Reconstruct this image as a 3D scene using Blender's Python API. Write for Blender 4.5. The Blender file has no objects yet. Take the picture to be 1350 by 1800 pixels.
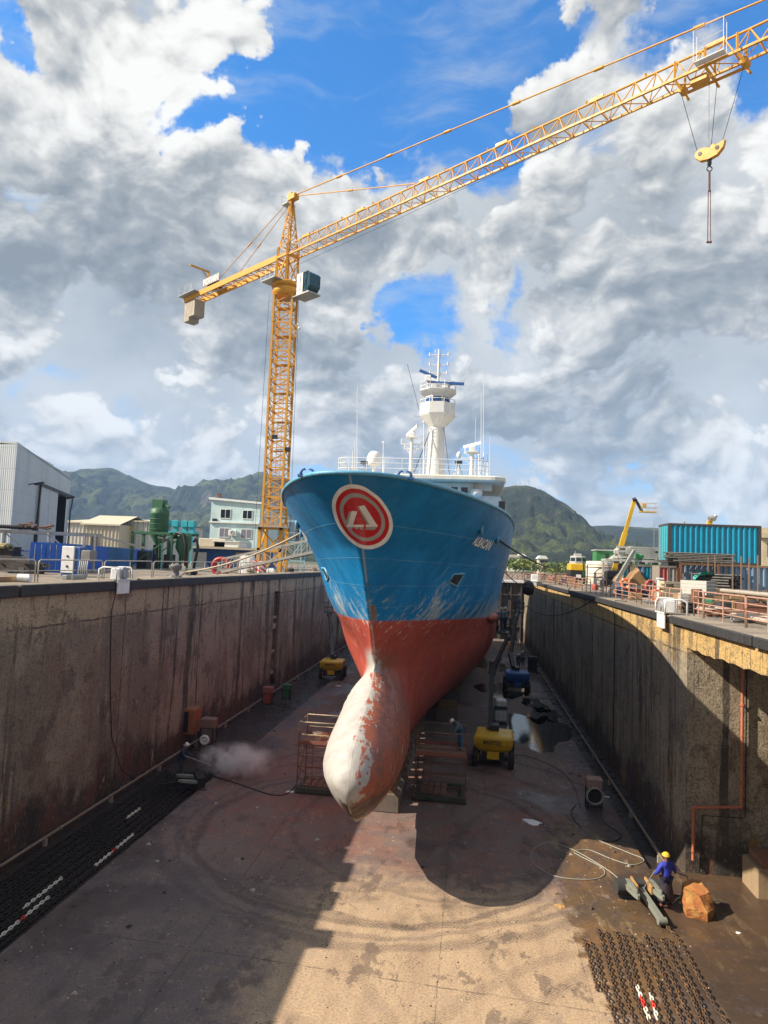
import bpy, bmesh, math, random
import numpy as np
from mathutils import Vector, Matrix
from mathutils.bvhtree import BVHTree
random.seed(7); rng = np.random.default_rng(7)
SC = bpy.context.scene; COL = SC.collection
R = math.radians
PI = math.pi
# ------------------------------------------------------------------ camera frame (also used to take bearings on site)
F_PX = 1200.0; EYE = Vector((0, 0, 11.5))
def cam_basis(yaw=7.4, pitch=4.2, roll=2.3):
    y, p, r = R(yaw), R(pitch), R(roll)
    fw = Vector((-math.sin(y)*math.cos(p), math.cos(y)*math.cos(p), math.sin(p)))
    rt = Vector((math.cos(y), math.sin(y), 0)); up = rt.cross(fw)
    return rt*math.cos(r)+up*math.sin(r), -rt*math.sin(r)+up*math.cos(r), fw
CRT, CUP, CFW = cam_basis()
def ray(u, v): return CRT*((u-675)/F_PX) + CUP*((900-v)/F_PX) + CFW
def atz(u, v, z): d = ray(u, v); return EYE + d*((z-EYE.z)/d.z)
def aty(u, v, Y): d = ray(u, v); return EYE + d*(Y/d.y)
def atx(u, v, X): d = ray(u, v); return EYE + d*(X/d.x)

# ------------------------------------------------------------------ node helper
class NT:
    def __init__(s, tree): s.t = tree; s.t.nodes.clear()
    def n(s, typ, ins=None, **kw):
        nd = s.t.nodes.new(typ)
        for k, v in kw.items(): setattr(nd, k, v)
        for k, v in (ins or {}).items(): s.set(nd.inputs[k], v)
        return nd
    def set(s, sock, v):
        if isinstance(v, bpy.types.NodeSocket): s.t.links.new(v, sock)
        elif v is not None:
            if sock.type == 'RGBA' and len(v) == 3: v = (*v, 1)
            sock.default_value = v
    def m(s, op, a, b=None, c=None, clamp=False):
        nd = s.n('ShaderNodeMath', operation=op, use_clamp=clamp); s.set(nd.inputs[0], a)
        if b is not None: s.set(nd.inputs[1], b)
        if c is not None: s.set(nd.inputs[2], c)
        return nd.outputs[0]
    def v(s, op, a, b=None, out=0):
        nd = s.n('ShaderNodeVectorMath', operation=op); s.set(nd.inputs[0], a)
        if b is not None: s.set(nd.inputs[3 if op == 'SCALE' else 1], b)
        return nd.outputs['Value'] if op in ('DOT_PRODUCT', 'LENGTH', 'DISTANCE') else nd.outputs[0]
    def mix(s, f, a, b, mode='MIX'):
        nd = s.n('ShaderNodeMix', data_type='RGBA', blend_type=mode); nd.clamp_factor = True
        s.set(nd.inputs[0], f); s.set(nd.inputs[6], a); s.set(nd.inputs[7], b); return nd.outputs[2]
    def noise(s, vec, scale, detail=4, rough=.55, typ='FBM', dist=0, lac=2):
        nd = s.n('ShaderNodeTexNoise', noise_type=typ); s.set(nd.inputs['Vector'], vec)
        for k, v in (('Scale', scale), ('Detail', detail), ('Roughness', rough), ('Distortion', dist), ('Lacunarity', lac)): nd.inputs[k].default_value = v
        return nd.outputs['Fac']
    def vor(s, vec, scale, feature='F1', detail=0, rough=.5):
        nd = s.n('ShaderNodeTexVoronoi', feature=feature); s.set(nd.inputs['Vector'], vec); nd.inputs['Scale'].default_value = scale
        if 'Detail' in nd.inputs: nd.inputs['Detail'].default_value = detail; nd.inputs['Roughness'].default_value = rough
        return nd.outputs['Distance']
    def smooth(s, x, lo, hi, a=0., b=1.):
        nd = s.n('ShaderNodeMapRange', interpolation_type='SMOOTHSTEP'); s.set(nd.inputs['Value'], x)
        for k, v in (('From Min', lo), ('From Max', hi), ('To Min', a), ('To Max', b)): s.set(nd.inputs[k], v)
        return nd.outputs[0]
    def scale(s, vec, sc):
        nd = s.n('ShaderNodeMapping'); s.set(nd.inputs['Vector'], vec); nd.inputs['Scale'].default_value = sc; return nd.outputs[0]
    def rot(s, vec, r, sc=(1, 1, 1)):
        nd = s.n('ShaderNodeMapping'); s.set(nd.inputs['Vector'], vec); nd.inputs['Rotation'].default_value = r; nd.inputs['Scale'].default_value = sc; return nd.outputs[0]
    def xyz(s, vec):
        nd = s.n('ShaderNodeSeparateXYZ'); s.set(nd.inputs[0], vec); return nd.outputs
    def obj(s): return s.n('ShaderNodeTexCoord').outputs['Object']
    def pos(s): return s.n('ShaderNodeNewGeometry').outputs['Position']
    def bump(s, h, strength=.3, dist=.02):
        nd = s.n('ShaderNodeBump'); s.set(nd.inputs['Height'], h); nd.inputs['Strength'].default_value = strength; nd.inputs['Distance'].default_value = dist
        return nd.outputs[0]
    def out(s, col, rough=.7, metal=0., normal=None, spec=None):
        b = s.n('ShaderNodeBsdfPrincipled'); s.set(b.inputs['Base Color'], col); s.set(b.inputs['Roughness'], rough); s.set(b.inputs['Metallic'], metal)
        if normal is not None: s.set(b.inputs['Normal'], normal)
        if spec is not None: s.set(b.inputs['Specular IOR Level'], spec)
        o = s.n('ShaderNodeOutputMaterial'); s.t.links.new(b.outputs[0], o.inputs[0]); return b
def newmat(name):
    m = bpy.data.materials.new(name); m.use_nodes = True; return m, NT(m.node_tree)
_mc = {}
def mat(name, col, rough=.6, metal=0., dirt=.35, dcol=(.05, .04, .03), rust=0., scale=2.5, streak=True, bump=.15, rcol=(.17, .06, .025)):
    """weathered paint / metal / wood: mottled base, dirt streaks running down, rust blotches"""
    if name in _mc: return _mc[name]
    m, t = newmat(name); p = t.pos()
    a = t.noise(p, scale, 5, .6); b = t.noise(t.scale(p, (3, 3, .35)) if streak else p, scale*1.7, 5, .65)
    c = t.mix(t.smooth(a, .3, .7, 0, .5), col, tuple(x*.68 for x in col))
    c = t.mix(t.smooth(b, .5, .78, 0, dirt), c, dcol)
    g = t.noise(p, scale*9, 3, .6)
    c = t.mix(t.smooth(g, .35, .75, 0, .22), c, tuple(min(1, x*1.25+.015) for x in col))
    if rust:
        k = t.noise(p, scale*2.3, 7, .7); rm = t.smooth(t.m('ADD', k, t.m('MULTIPLY', t.m('SUBTRACT', b, .5), .4)), .66-rust*.3, .74-rust*.3)
        c = t.mix(rm, c, t.mix(g, rcol, tuple(x*.45 for x in rcol)))
    t.out(c, t.smooth(a, .2, .8, max(.05, rough-.12), min(1, rough+.12)), metal, t.bump(g, bump, .01))
    _mc[name] = m; return m

# ------------------------------------------------------------------ mesh builder
class MB:
    def __init__(s): s.v = []; s.f = []; s.mi = []; s.sm = []; s.cur = 0
    def add(s, vs, fs, smooth=False):
        o = len(s.v); s.v.extend([tuple(x) for x in vs]); s.f.extend([tuple(i+o for i in f) for f in fs])
        s.mi.extend([s.cur]*len(fs)); s.sm.extend([smooth]*len(fs)); return s
    def mat(s, i): s.cur = i; return s
    def box(s, x0, x1, y0, y1, z0, z1):
        return s.add([(x0,y0,z0),(x1,y0,z0),(x1,y1,z0),(x0,y1,z0),(x0,y0,z1),(x1,y0,z1),(x1,y1,z1),(x0,y1,z1)],
                     [(0,3,2,1),(4,5,6,7),(0,1,5,4),(1,2,6,5),(2,3,7,6),(3,0,4,7)])
    def bbox(s, x0, x1, y0, y1, z0, z1, b=.03):
        """box with chamfered edges"""
        vs = []; 
        for z, k in ((z0, b), (z0+b, 0), (z1-b, 0), (z1, b)):
            xa, xb, ya, yb = x0+k, x1-k, y0+k, y1-k
            vs += [(xa+b,ya,z),(xb-b,ya,z),(xb,ya+b,z),(xb,yb-b,z),(xb-b,yb,z),(xa+b,yb,z),(xa,yb-b,z),(xa,ya+b,z)]
        fs = [tuple(range(7,-1,-1)), tuple(range(24,32))]
        for l in range(3):
            for i in range(8): j = (i+1)%8; fs.append((l*8+i, l*8+j, l*8+8+j, l*8+8+i))
        return s.add(vs, fs)
    def obox(s, c, ax, ay, az):
        c, ax, ay, az = Vector(c), Vector(ax), Vector(ay), Vector(az); vs = []
        for z in (-1, 1):
            for x, y in ((-1,-1),(1,-1),(1,1),(-1,1)): vs.append(c+ax*x+ay*y+az*z)
        return s.add(vs, [(0,3,2,1),(4,5,6,7),(0,1,5,4),(1,2,6,5),(2,3,7,6),(3,0,4,7)])
    def beam(s, a, b, w, h=None, up=(0, 0, 1)):
        a, b = Vector(a), Vector(b); d = (b-a); L = d.length
        if L < 1e-6: return s
        d /= L; u = Vector(up); sd = d.cross(u)
        if sd.length < 1e-3: sd = d.cross(Vector((1, 0, 0)))
        sd.normalize(); u = sd.cross(d); h = h or w
        return s.obox((a+b)/2, sd*(w/2), d*(L/2), u*(h/2))
    def tube(s, a, b, r, n=6, r2=None, cap=True):
        a, b = Vector(a), Vector(b); d = b-a
        if d.length < 1e-6: return s
        d.normalize(); x = d.cross(Vector((0, 0, 1)))
        if x.length < 1e-3: x = Vector((1, 0, 0))
        x.normalize(); y = d.cross(x); r2 = r if r2 is None else r2; vs = []
        for i in range(n):
            q = 2*PI*i/n; vs.append(a+(x*math.cos(q)+y*math.sin(q))*r)
        for i in range(n):
            q = 2*PI*i/n; vs.append(b+(x*math.cos(q)+y*math.sin(q))*r2)
        fs = [(i, (i+1)%n, n+(i+1)%n, n+i) for i in range(n)]
        s.add(vs, fs, n > 5)
        if cap: s.add(vs, [tuple(range(n-1,-1,-1)), tuple(range(n, 2*n))])
        return s
    def path(s, pts, r, n=6, closed=False):
        P = [Vector(p) for p in pts]; m = len(P); vs = []; x = None
        for i, p in enumerate(P):
            d = (P[(i+1)%m]-P[i-1]) if closed else (P[min(i+1, m-1)]-P[max(i-1, 0)])
            if d.length < 1e-9: d = Vector((0, 0, 1))
            d.normalize()
            if x is None:
                x = d.cross(Vector((0, 0, 1)))
                if x.length < 1e-3: x = d.cross(Vector((1, 0, 0)))
            x = x-d*x.dot(d); x.normalize(); y = d.cross(x)
            rr = r[i] if isinstance(r, (list, tuple)) else r
            for k in range(n):
                q = 2*PI*k/n; vs.append(p+(x*math.cos(q)+y*math.sin(q))*rr)
        fs = []
        for i in range(m if closed else m-1):
            j = (i+1)%m
            for k in range(n): fs.append((i*n+k, i*n+(k+1)%n, j*n+(k+1)%n, j*n+k))
        if not closed: fs += [tuple(range(n-1,-1,-1)), tuple(range((m-1)*n, m*n))]
        return s.add(vs, fs, True)
    def lathe(s, prof, c=(0, 0, 0), n=20, axis='Z', smooth=True):
        vs = []
        for r, z in prof:
            for k in range(n):
                q = 2*PI*k/n; x, y = r*math.cos(q), r*math.sin(q)
                p = (x, y, z) if axis == 'Z' else ((z, x, y) if axis == 'X' else (x, z, y)); vs.append((c[0]+p[0], c[1]+p[1], c[2]+p[2]))
        m = len(prof); fs = []
        for i in range(m-1):
            for k in range(n): fs.append((i*n+k, i*n+(k+1)%n, (i+1)*n+(k+1)%n, (i+1)*n+k))
        s.add(vs, fs, smooth)
        s.add(vs[:n], [tuple(range(n-1,-1,-1))]); s.add(vs[-n:], [tuple(range(n))]); return s
    def prism(s, poly, d, origin=(0, 0, 0), ex=(1, 0, 0), ey=(0, 0, 1), ez=(0, 1, 0)):
        """polygon (2-D) in the plane ex,ey extruded along ez by d"""
        o, ex, ey, ez = Vector(origin), Vector(ex), Vector(ey), Vector(ez); n = len(poly)
        vs = [o+ex*a+ey*b for a, b in poly]+[o+ex*a+ey*b+ez*d for a, b in poly]
        return s.add(vs, [tuple(range(n-1,-1,-1)), tuple(range(n, 2*n))]+[(i, (i+1)%n, n+(i+1)%n, n+i) for i in range(n)])
    def ball(s, c, r, n=10, sc=(1, 1, 1)):
        vs = []; fs = []; m = n
        for i in range(1, m):
            th = PI*i/m
            for k in range(2*m//2*2): 
                q = 2*PI*k/(2*m//2*2); vs.append((c[0]+r*sc[0]*math.sin(th)*math.cos(q), c[1]+r*sc[1]*math.sin(th)*math.sin(q), c[2]+r*sc[2]*math.cos(th)))
        w = 2*m//2*2
        for i in range(m-2):
            for k in range(w): fs.append((i*w+k, (i+1)*w+k, (i+1)*w+(k+1)%w, i*w+(k+1)%w))
        vs += [(c[0], c[1], c[2]+r*sc[2]), (c[0], c[1], c[2]-r*sc[2])]
        for k in range(w): fs.append((len(vs)-2, k, (k+1)%w)); fs.append((len(vs)-1, (m-2)*w+(k+1)%w, (m-2)*w+k))
        return s.add(vs, fs, True)
    def torus(s, c, Rr, r, n=24, k=8, ax='Z'):
        pts = []
        for i in range(n):
            q = 2*PI*i/n; a, b = Rr*math.cos(q), Rr*math.sin(q)
            pts.append((c[0]+a, c[1]+b, c[2]) if ax == 'Z' else ((c[0]+a, c[1], c[2]+b) if ax == 'Y' else (c[0], c[1]+a, c[2]+b)))
        return s.path(pts, r, k, True)
    def sheet(s, pts): return s.add(pts, [tuple(range(len(pts)))])
    def build(s, name, mats, parent=None, loc=None):
        me = bpy.data.meshes.new(name)
        o = Vector(loc) if loc is not None else (Vector(parent['_o']) if parent is not None and '_o' in parent else Vector((0, 0, 0)))
        vs = np.array(s.v, dtype=float)-np.array(o)
        me.from_pydata(vs.tolist(), [], s.f)
        if not isinstance(mats, (list, tuple)): mats = [mats]
        for q in mats: me.materials.append(q)
        me.polygons.foreach_set('material_index', [min(i, len(mats)-1) for i in s.mi]); me.polygons.foreach_set('use_smooth', s.sm)
        me.update(); ob = bpy.data.objects.new(name, me); COL.objects.link(ob)
        if parent is not None:
            ob.parent = parent
            if loc is not None: ob.location = o-Vector(parent['_o'])
        else: ob.location = o
        ob['_o'] = tuple(o); return ob
def tag(o, label=None, cat=None, group=None, kind=None):
    for k, v in (('label', label), ('category', cat), ('group', group), ('kind', kind)):
        if v: o[k] = v
    return o
def thing(name, loc, label, cat, group=None):
    o = bpy.data.objects.new(name, None); COL.objects.link(o); o.location = loc; o['_o'] = tuple(loc); o.empty_display_size = .3
    return tag(o, label, cat, group)
def solo(mb, name, mats, loc, label, cat, group=None): return tag(mb.build(name, mats, None, loc), label, cat, group)
def struct(mb, name, mats, loc=(0, 0, 0)): return tag(mb.build(name, mats, None, loc), kind='structure')
def dup(root, loc, rz=None, label=None, group=None, cat=None):
    r = root.copy(); COL.objects.link(r); r.location = loc; r['_o'] = tuple(loc)
    if rz is not None: r.rotation_euler = (0, 0, rz)
    tag(r, label, cat, group)
    for ch in root.children:
        c = ch.copy(); COL.objects.link(c); c.parent = r
        for g in ch.children:
            d = g.copy(); COL.objects.link(d); d.parent = c
    return r
def text_mesh(body, size=1., shear=0., bold=0.):
    """vertices/faces of a lettering in its own plane, origin bottom left, width returned"""
    cu = bpy.data.curves.new('lettering', 'FONT'); cu.body = body; cu.size = size; cu.shear = shear; cu.offset = bold; cu.resolution_u = 3
    ob = bpy.data.objects.new('lettering', cu); COL.objects.link(ob)
    me = bpy.data.meshes.new_from_object(ob.evaluated_get(bpy.context.evaluated_depsgraph_get()))
    bpy.data.objects.remove(ob); bpy.data.curves.remove(cu)
    v = np.array([x.co[:2] for x in me.vertices]); f = [tuple(p.vertices) for p in me.polygons]; bpy.data.meshes.remove(me)
    v -= v.min(0); return v, f, v[:, 0].max(), v[:, 1].max()
def lettering(name, body, origin, ex, ey, width, height, mt, parent, lift=(0, 0, 0)):
    v, f, w, h = text_mesh(body, bold=.02); o = Vector(origin)+Vector(lift); ex = Vector(ex); ey = Vector(ey); b = MB()
    b.add([o+ex*(a/w*width)+ey*(c/h*height) for a, c in v], f); return b.build(name, mt, parent)

# ------------------------------------------------------------------ common materials
YEL = mat('crane_yellow_paint', (.62, .30, .02), .5, dirt=.3, rust=.12)
WHITE = mat('white_ship_paint', (.72, .72, .70), .45, dirt=.4, dcol=(.25, .17, .09), rust=.08)
WHITE2 = mat('white_metal_paint', (.75, .76, .76), .5, dirt=.3, rust=.05)
DARK = mat('black_rubber', (.012, .012, .013), .75, dirt=.2, dcol=(.06, .055, .05))
STEEL = mat('galvanised_steel', (.36, .36, .35), .45, .6, dirt=.3, rust=.15)
RUSTY = mat('rusted_steel', (.16, .07, .04), .85, 0, dirt=.5, rust=.4)
RAILP = mat('rust_pink_rail_paint', (.42, .24, .18), .7, dirt=.4, rust=.35)
GREYP = mat('grey_rail_paint', (.42, .41, .38), .6, dirt=.4, rust=.3)
BLACKM = mat('black_steel', (.02, .02, .022), .5, .2, dirt=.3, rust=.15)
WOOD = mat('weathered_timber', (.30, .19, .10), .85, dirt=.5)
GLASS = mat('dark_window_glass', (.012, .018, .025), .08, dirt=.1, bump=0)
ORANGE = mat('orange_plastic', (.75, .13, .03), .55, dirt=.3)
REDP = mat('red_machine_paint', (.33, .06, .04), .6, dirt=.5, rust=.2)
GREENP = mat('green_machine_paint', (.03, .12, .055), .55, dirt=.4, rust=.15)
BLUEP = mat('blue_machine_paint', (.02, .10, .32), .5, dirt=.4, rust=.1)
MYEL = mat('machine_yellow_paint', (.66, .40, .01), .4, dirt=.35, rust=.08)
ROPE = mat('dark_mooring_rope', (.035, .03, .027), .95, dirt=.2)
PALEROPE = mat('pale_mooring_rope', (.42, .36, .27), .95, dirt=.3)
HOSE = mat('black_hose', (.015, .015, .016), .6, dirt=.2)
PALEHOSE = mat('grey_hose', (.36, .37, .33), .6, dirt=.3)
CONC = mat('pale_concrete', (.36, .32, .26), .9, dirt=.6, scale=1.5)
BLK = mat('black_lettering', (.008, .008, .008), .6, dirt=0)
# ================================================================== world: sky with clouds, sun
SUNV = Vector((-1.23, -.40, 1)).normalized()
w = bpy.data.worlds.new("World"); SC.world = w; w.use_nodes = True
t = NT(w.node_tree)
sky = t.n('ShaderNodeTexSky', sky_type='NISHITA', sun_disc=False)
sky.sun_elevation = math.asin(SUNV.z); sky.sun_rotation = math.atan2(SUNV.x, SUNV.y)
sky.air_density = 1.0; sky.dust_density = .6; sky.ozone_density = 3.0; sky.altitude = 10
dirv = t.v('NORMALIZE', t.n('ShaderNodeTexCoord').outputs['Generated'])
dx, dy, dz = t.xyz(dirv)
# a cloud deck seen in perspective: stretch towards the horizon
w2 = t.n('ShaderNodeTexNoise', ins={'Vector': dirv, 'Scale': 5.5, 'Detail': 6.0, 'Roughness': .62})
bwv = t.v('ADD', dirv, t.v('SCALE', t.v('SUBTRACT', w2.outputs['Color'], (.5, .5, .5)), .30))
def blob(u, v, ru, amp, soft=1.0):
    c = ray(u, v).normalized(); d = t.v('DISTANCE', bwv, tuple(c)); r = ru/F_PX
    return t.m('MULTIPLY', t.smooth(d, r*soft, 0.0), amp)
warp = t.n('ShaderNodeTexNoise', ins={'Vector': dirv, 'Scale': 5.0, 'Detail': 3.0, 'Roughness': .5})
wv = t.v('SCALE', t.v('SUBTRACT', warp.outputs['Color'], (.5, .5, .5)), .10)
base = t.v('ADD', dirv, wv)
low = t.smooth(dz, .45, .0)                        # finer, flatter clouds near the horizon
field = [  # u, v, radius, amount  (clouds +, clear sky -)
 (230, 20, 170, .4), (40, 200, 190, .45), (330, 270, 230, .5), (150, 400, 300, .3), (520, 350, 230, .3), (1030, 100, 150, .35), (1200, 110, 130, .2), (1000, 420, 330, .25), (1280, 300, 260, .35),
 (410, 100, 150, -.85), (570, 130, 200, -.72), (710, 90, 220, -.72), (650, 250, 130, -.55), (830, 150, 210, -.68), (880, 280, 120, -.3), (240, 145, 120, -.8), (30, 60, 90, -.55), (900, 30, 170, -.68), (1200, 0, 90, -.6), (1300, 30, 90, -.62), (1345, 110, 80, -.6),
 (750, 525, 110, -.75), (905, 545, 90, -.75), (690, 552, 70, -.6), (1320, 740, 90, -.55), (290, 735, 80, -.38), (60, 690, 60, -.3), (1000, 880, 80, -.4), (1290, 870, 80, -.4), (570, 560, 60, -.25)]
acc = None
for b in field:
    q = blob(*b); acc = q if acc is None else t.m('ADD', acc, q)
def stretched(vec):
    x, y, z = t.xyz(vec); c = t.n('ShaderNodeCombineXYZ'); t.set(c.inputs[0], x); t.set(c.inputs[1], y)
    t.set(c.inputs[2], t.m('MULTIPLY', z, 1.5)); return c.outputs[0]
def billow(vec): return t.vor(t.v('ADD', vec, (3.1, 1.7, 5.2)), 8.0, 'F1', 4, .52)
def density(vec):
    a = t.noise(vec, 4.2, 10, .575); b = billow(vec)
    return t.m('ADD', a, t.m('MULTIPLY', t.m('SUBTRACT', .40, b), .30)), b
sb = stretched(base)
d0, b0 = density(sb)
d1, b1 = density(stretched(t.v('ADD', base, (-.011, -.002, .013))))
d2 = t.noise(stretched(t.v('ADD', base, (-.06, 0, .08))), 3.2, 4, .5); d3 = t.noise(sb, 3.2, 4, .5)
dens = t.m('ADD', t.m('ADD', t.m('MULTIPLY', d0, 1.35), t.smooth(dz, .55, .25, .27, .335)), t.m('MULTIPLY', acc, .46))
cov = t.smooth(dens, .595, .70)
thick = t.smooth(dens, .66, 1.15)
fine = t.m('SUBTRACT', d0, d1); big = t.m('SUBTRACT', d3, d2)
lit = t.m('ADD', .72, t.m('ADD', t.m('MULTIPLY', fine, 2.7), t.m('MULTIPLY', big, 1.1)))
lit = t.m('ADD', lit, t.m('MULTIPLY', t.m('SUBTRACT', .42, b0), .32))
lit = t.m('SUBTRACT', lit, t.m('MULTIPLY', thick, .24))
bright = None
for b in [(330, 220, 200, .26), (40, 190, 170, .30), (480, 270, 110, .2), (250, 40, 200, .14), (650, 300, 130, .12), (1060, 60, 150, .24), (1310, 230, 160, .30), (1330, 330, 120, .2), (950, 660, 120, .24), (900, 590, 45, .35), (1230, 640, 170, .14),
          (200, 770, 170, .2), (680, 750, 90, .25), (500, 780, 150, .14), (1250, 830, 170, .2), (850, 520, 60, .18), (70, 620, 140, .12), (1050, 330, 160, .08),
          (350, 420, 220, -.16), (180, 520, 260, -.18), (600, 600, 230, -.20), (1180, 500, 330, -.24), (1000, 720, 180, -.12), (850, 700, 130, -.12), (130, 430, 160, -.12), (1100, 760, 150, -.12)]:
    q = blob(*b); bright = q if bright is None else t.m('ADD', bright, q)
lit = t.m('ADD', lit, bright, clamp=True)
cr = t.n('ShaderNodeValToRGB'); t.set(cr.inputs[0], lit); e = cr.color_ramp.elements
e[0].position = 0.0; e[0].color = (.25, .275, .29, 1); e[1].position = 1.0; e[1].color = (1.0, .985, .93, 1)
for p_, c_ in ((.28, (.375, .395, .40)), (.52, (.58, .58, .56)), (.76, (.85, .83, .78))):
    k = e.new(p_); k.color = (*c_, 1)
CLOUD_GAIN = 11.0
cloud = t.v('SCALE', cr.outputs[0], t.smooth(dz, .62, .85, CLOUD_GAIN, CLOUD_GAIN*1.3))  # clouds high above the view are brightened to add ambient light
skyc = t.mix(1.0, sky.outputs[0], (.20, .88, 1.38), 'MULTIPLY')
skyc = t.v('SCALE', skyc, 2.0)
wisp = t.m('MULTIPLY', t.smooth(t.noise(t.rot(base, (0, R(38), 0), (2.2, 2.2, 9)), 1.6, 7, .62), .46, .78), .75)
vis = t.smooth(dz, -.03, .02)
c1 = t.mix(wisp, skyc, t.v('SCALE', (.72, .80, .88), CLOUD_GAIN*.8))
v0 = t.noise(sb, 2.3, 7, .55, dist=.3)
dv = t.m('ADD', t.m('ADD', t.m('ADD', t.m('MULTIPLY', v0, 1.5), -.25), t.smooth(dz, .6, .25, .12, .31)), t.m('MULTIPLY', acc, .40)); cov2 = t.smooth(dv, .56, .74, 0, .95)
vl = t.m('ADD', t.m('ADD', .50, t.m('MULTIPLY', t.m('SUBTRACT', t.noise(sb, 3.6, 8, .6), .5), 1.1)), bright, clamp=True)
veil = t.v('SCALE', t.mix(vl, (.33, .36, .375), (.86, .85, .80)), t.smooth(dz, .62, .85, CLOUD_GAIN, CLOUD_GAIN*1.2))  # veil overhead, out of view, also brightened for more ambient light
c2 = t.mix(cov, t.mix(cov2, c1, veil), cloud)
hz = t.smooth(dz, .10, .0, 0, .35)
c3 = t.mix(hz, c2, t.v('SCALE', (.62, .68, .70), CLOUD_GAIN*.85))
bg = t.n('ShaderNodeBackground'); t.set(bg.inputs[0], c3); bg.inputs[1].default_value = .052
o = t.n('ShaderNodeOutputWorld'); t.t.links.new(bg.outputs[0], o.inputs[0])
w.cycles.sampling_method = 'MANUAL'; w.cycles.sample_map_resolution = 512
sl = bpy.data.lights.new('sun', 'SUN'); sl.energy = 5.0; sl.angle = R(.5); sl.color = (1, .88, .71)
so = bpy.data.objects.new('sun', sl); COL.objects.link(so); so.rotation_euler = (-SUNV).to_track_quat('-Z', 'Y').to_euler(); so.location = (-40, 0, 60)
# camera
cd = bpy.data.cameras.new('camera'); cam = bpy.data.objects.new('camera', cd); COL.objects.link(cam); SC.camera = cam
cd.sensor_fit = 'VERTICAL'; cd.sensor_height = 36; cd.lens = 36*F_PX/1800; cd.clip_start = .1; cd.clip_end = 12000
cam.matrix_world = Matrix((( CRT.x, CUP.x, -CFW.x, EYE.x), (CRT.y, CUP.y, -CFW.y, EYE.y), (CRT.z, CUP.z, -CFW.z, EYE.z), (0, 0, 0, 1)))
SC.view_settings.view_transform = 'Standard'; SC.view_settings.look = 'None'; SC.view_settings.exposure = 0.88; SC.view_settings.gamma = 1
SC.cycles.max_bounces = 6; SC.cycles.diffuse_bounces = 3; SC.cycles.glossy_bounces = 3; SC.cycles.transparent_max_bounces = 8; SC.cycles.volume_bounces = 2
SC.cycles.use_denoising = True
# ================================================================== the dock: floor, walls, quays
XL, XR, ZQL, ZQR, ZC = -17.0, 8.6, 9.5, 9.7, 10.06
YE = 112.0
# --- floor material
fm, t = newmat('dock_floor_concrete'); p = t.pos(); x, y, z = t.xyz(p)
n1 = t.noise(p, .35, 5, .6); n2 = t.noise(p, 1.6, 6, .65); n3 = t.noise(p, 14, 4, .7); n4 = t.noise(t.rot(p, (0, 0, R(35)), (1, .18, 1)), 1.4, 6, .65)
c = t.mix(t.smooth(n1, .3, .7), (.185, .137, .122), (.122, .099, .096))
c = t.mix(t.smooth(n2, .42, .72, 0, .6), c, (.235, .165, .13))
c = t.mix(t.smooth(n4, .5, .75, 0, .55), c, (.07, .055, .055))
# dry sandy area in front of the bulb, towards the dock head
dsand = t.m('ADD', t.m('MULTIPLY', t.smooth(y, 31, 22), t.m('MULTIPLY', t.smooth(x, 6.2, 3.2), t.smooth(x, -8.5, -3.5))), t.m('MULTIPLY', t.m('SUBTRACT', n2, .5), .9))
sand = t.mix(t.smooth(n4, .35, .7), (.48, .345, .215), (.375, .26, .165))
c = t.mix(t.smooth(dsand, .35, .95, 0, .9), c, sand)
# reddish run-off around the middle
red = t.m('MULTIPLY', t.smooth(y, 24, 29), t.m('MULTIPLY', t.smooth(y, 52, 32), t.smooth(t.m('ADD', n1, t.m('MULTIPLY', n2, .5)), .62, .95)))
c = t.mix(t.m('MULTIPLY', red, .6), c, (.27, .10, .065))
# wet ochre area at the right, by the anchor and the chain
wl = t.m('ADD', t.smooth(x, 2.3, 4.6), t.m('MULTIPLY', t.m('SUBTRACT', n2, .5), 1.5))
wl = t.m('SUBTRACT', wl, t.smooth(y, 23.5, 18, 0, .38))
wl = t.m('MULTIPLY', wl, t.smooth(y, 37, 30)); wet = t.smooth(wl, .5, .75)
c = t.mix(t.m('MULTIPLY', wet, .95), c, t.mix(t.smooth(n1, .35, .65), (.16, .085, .028), (.085, .052, .022)))
c = t.mix(t.m('MULTIPLY', wet, t.smooth(n4, .56, .62, 0, .5)), c, (.30, .22, .11))
# tyre tracks: wide arcs swept on the floor
def arc(cx, cy, r0, wdt, a):
    d = t.v('DISTANCE', p, (cx, cy, 0)); d = t.m('ADD', d, t.m('MULTIPLY', t.m('SUBTRACT', n1, .5), 1.2))
    k = t.m('ABSOLUTE', t.m('SUBTRACT', d, r0)); return t.m('MULTIPLY', t.smooth(k, wdt, wdt*.3), a)
arcs = None
for q in [(-3.5, 30, 7.6, .28, .75), (-3.5, 30, 8.3, .2, .5), (-3.2, 31, 9.8, .35, .5), (-2.4, 33, 10.4, .22, .6), (-1, 31, 6.4, .22, .45), (-6, 40, 15.5, .3, .3), (12, 27, 12.6, .25, .35), (10, 14, 9.5, .3, .35), (9, 12, 11.4, .3, .3), (-12, 14, 11, .35, .3)]:
    k = arc(*q); arcs = k if arcs is None else t.m('MAXIMUM', arcs, k)
tread = t.n('ShaderNodeTexWave', ins={'Vector': t.rot(p, (0, 0, R(52))), 'Scale': 5.0, 'Distortion': 6.0, 'Detail': 2.0, 'Detail Scale': 1.2}).outputs['Fac']
arcs = t.m('MULTIPLY', arcs, t.smooth(t.m('MULTIPLY', tread, n2), .06, .36))
c = t.mix(t.m('MULTIPLY', arcs, 1.25, clamp=True), c, (.05, .038, .038))
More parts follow.
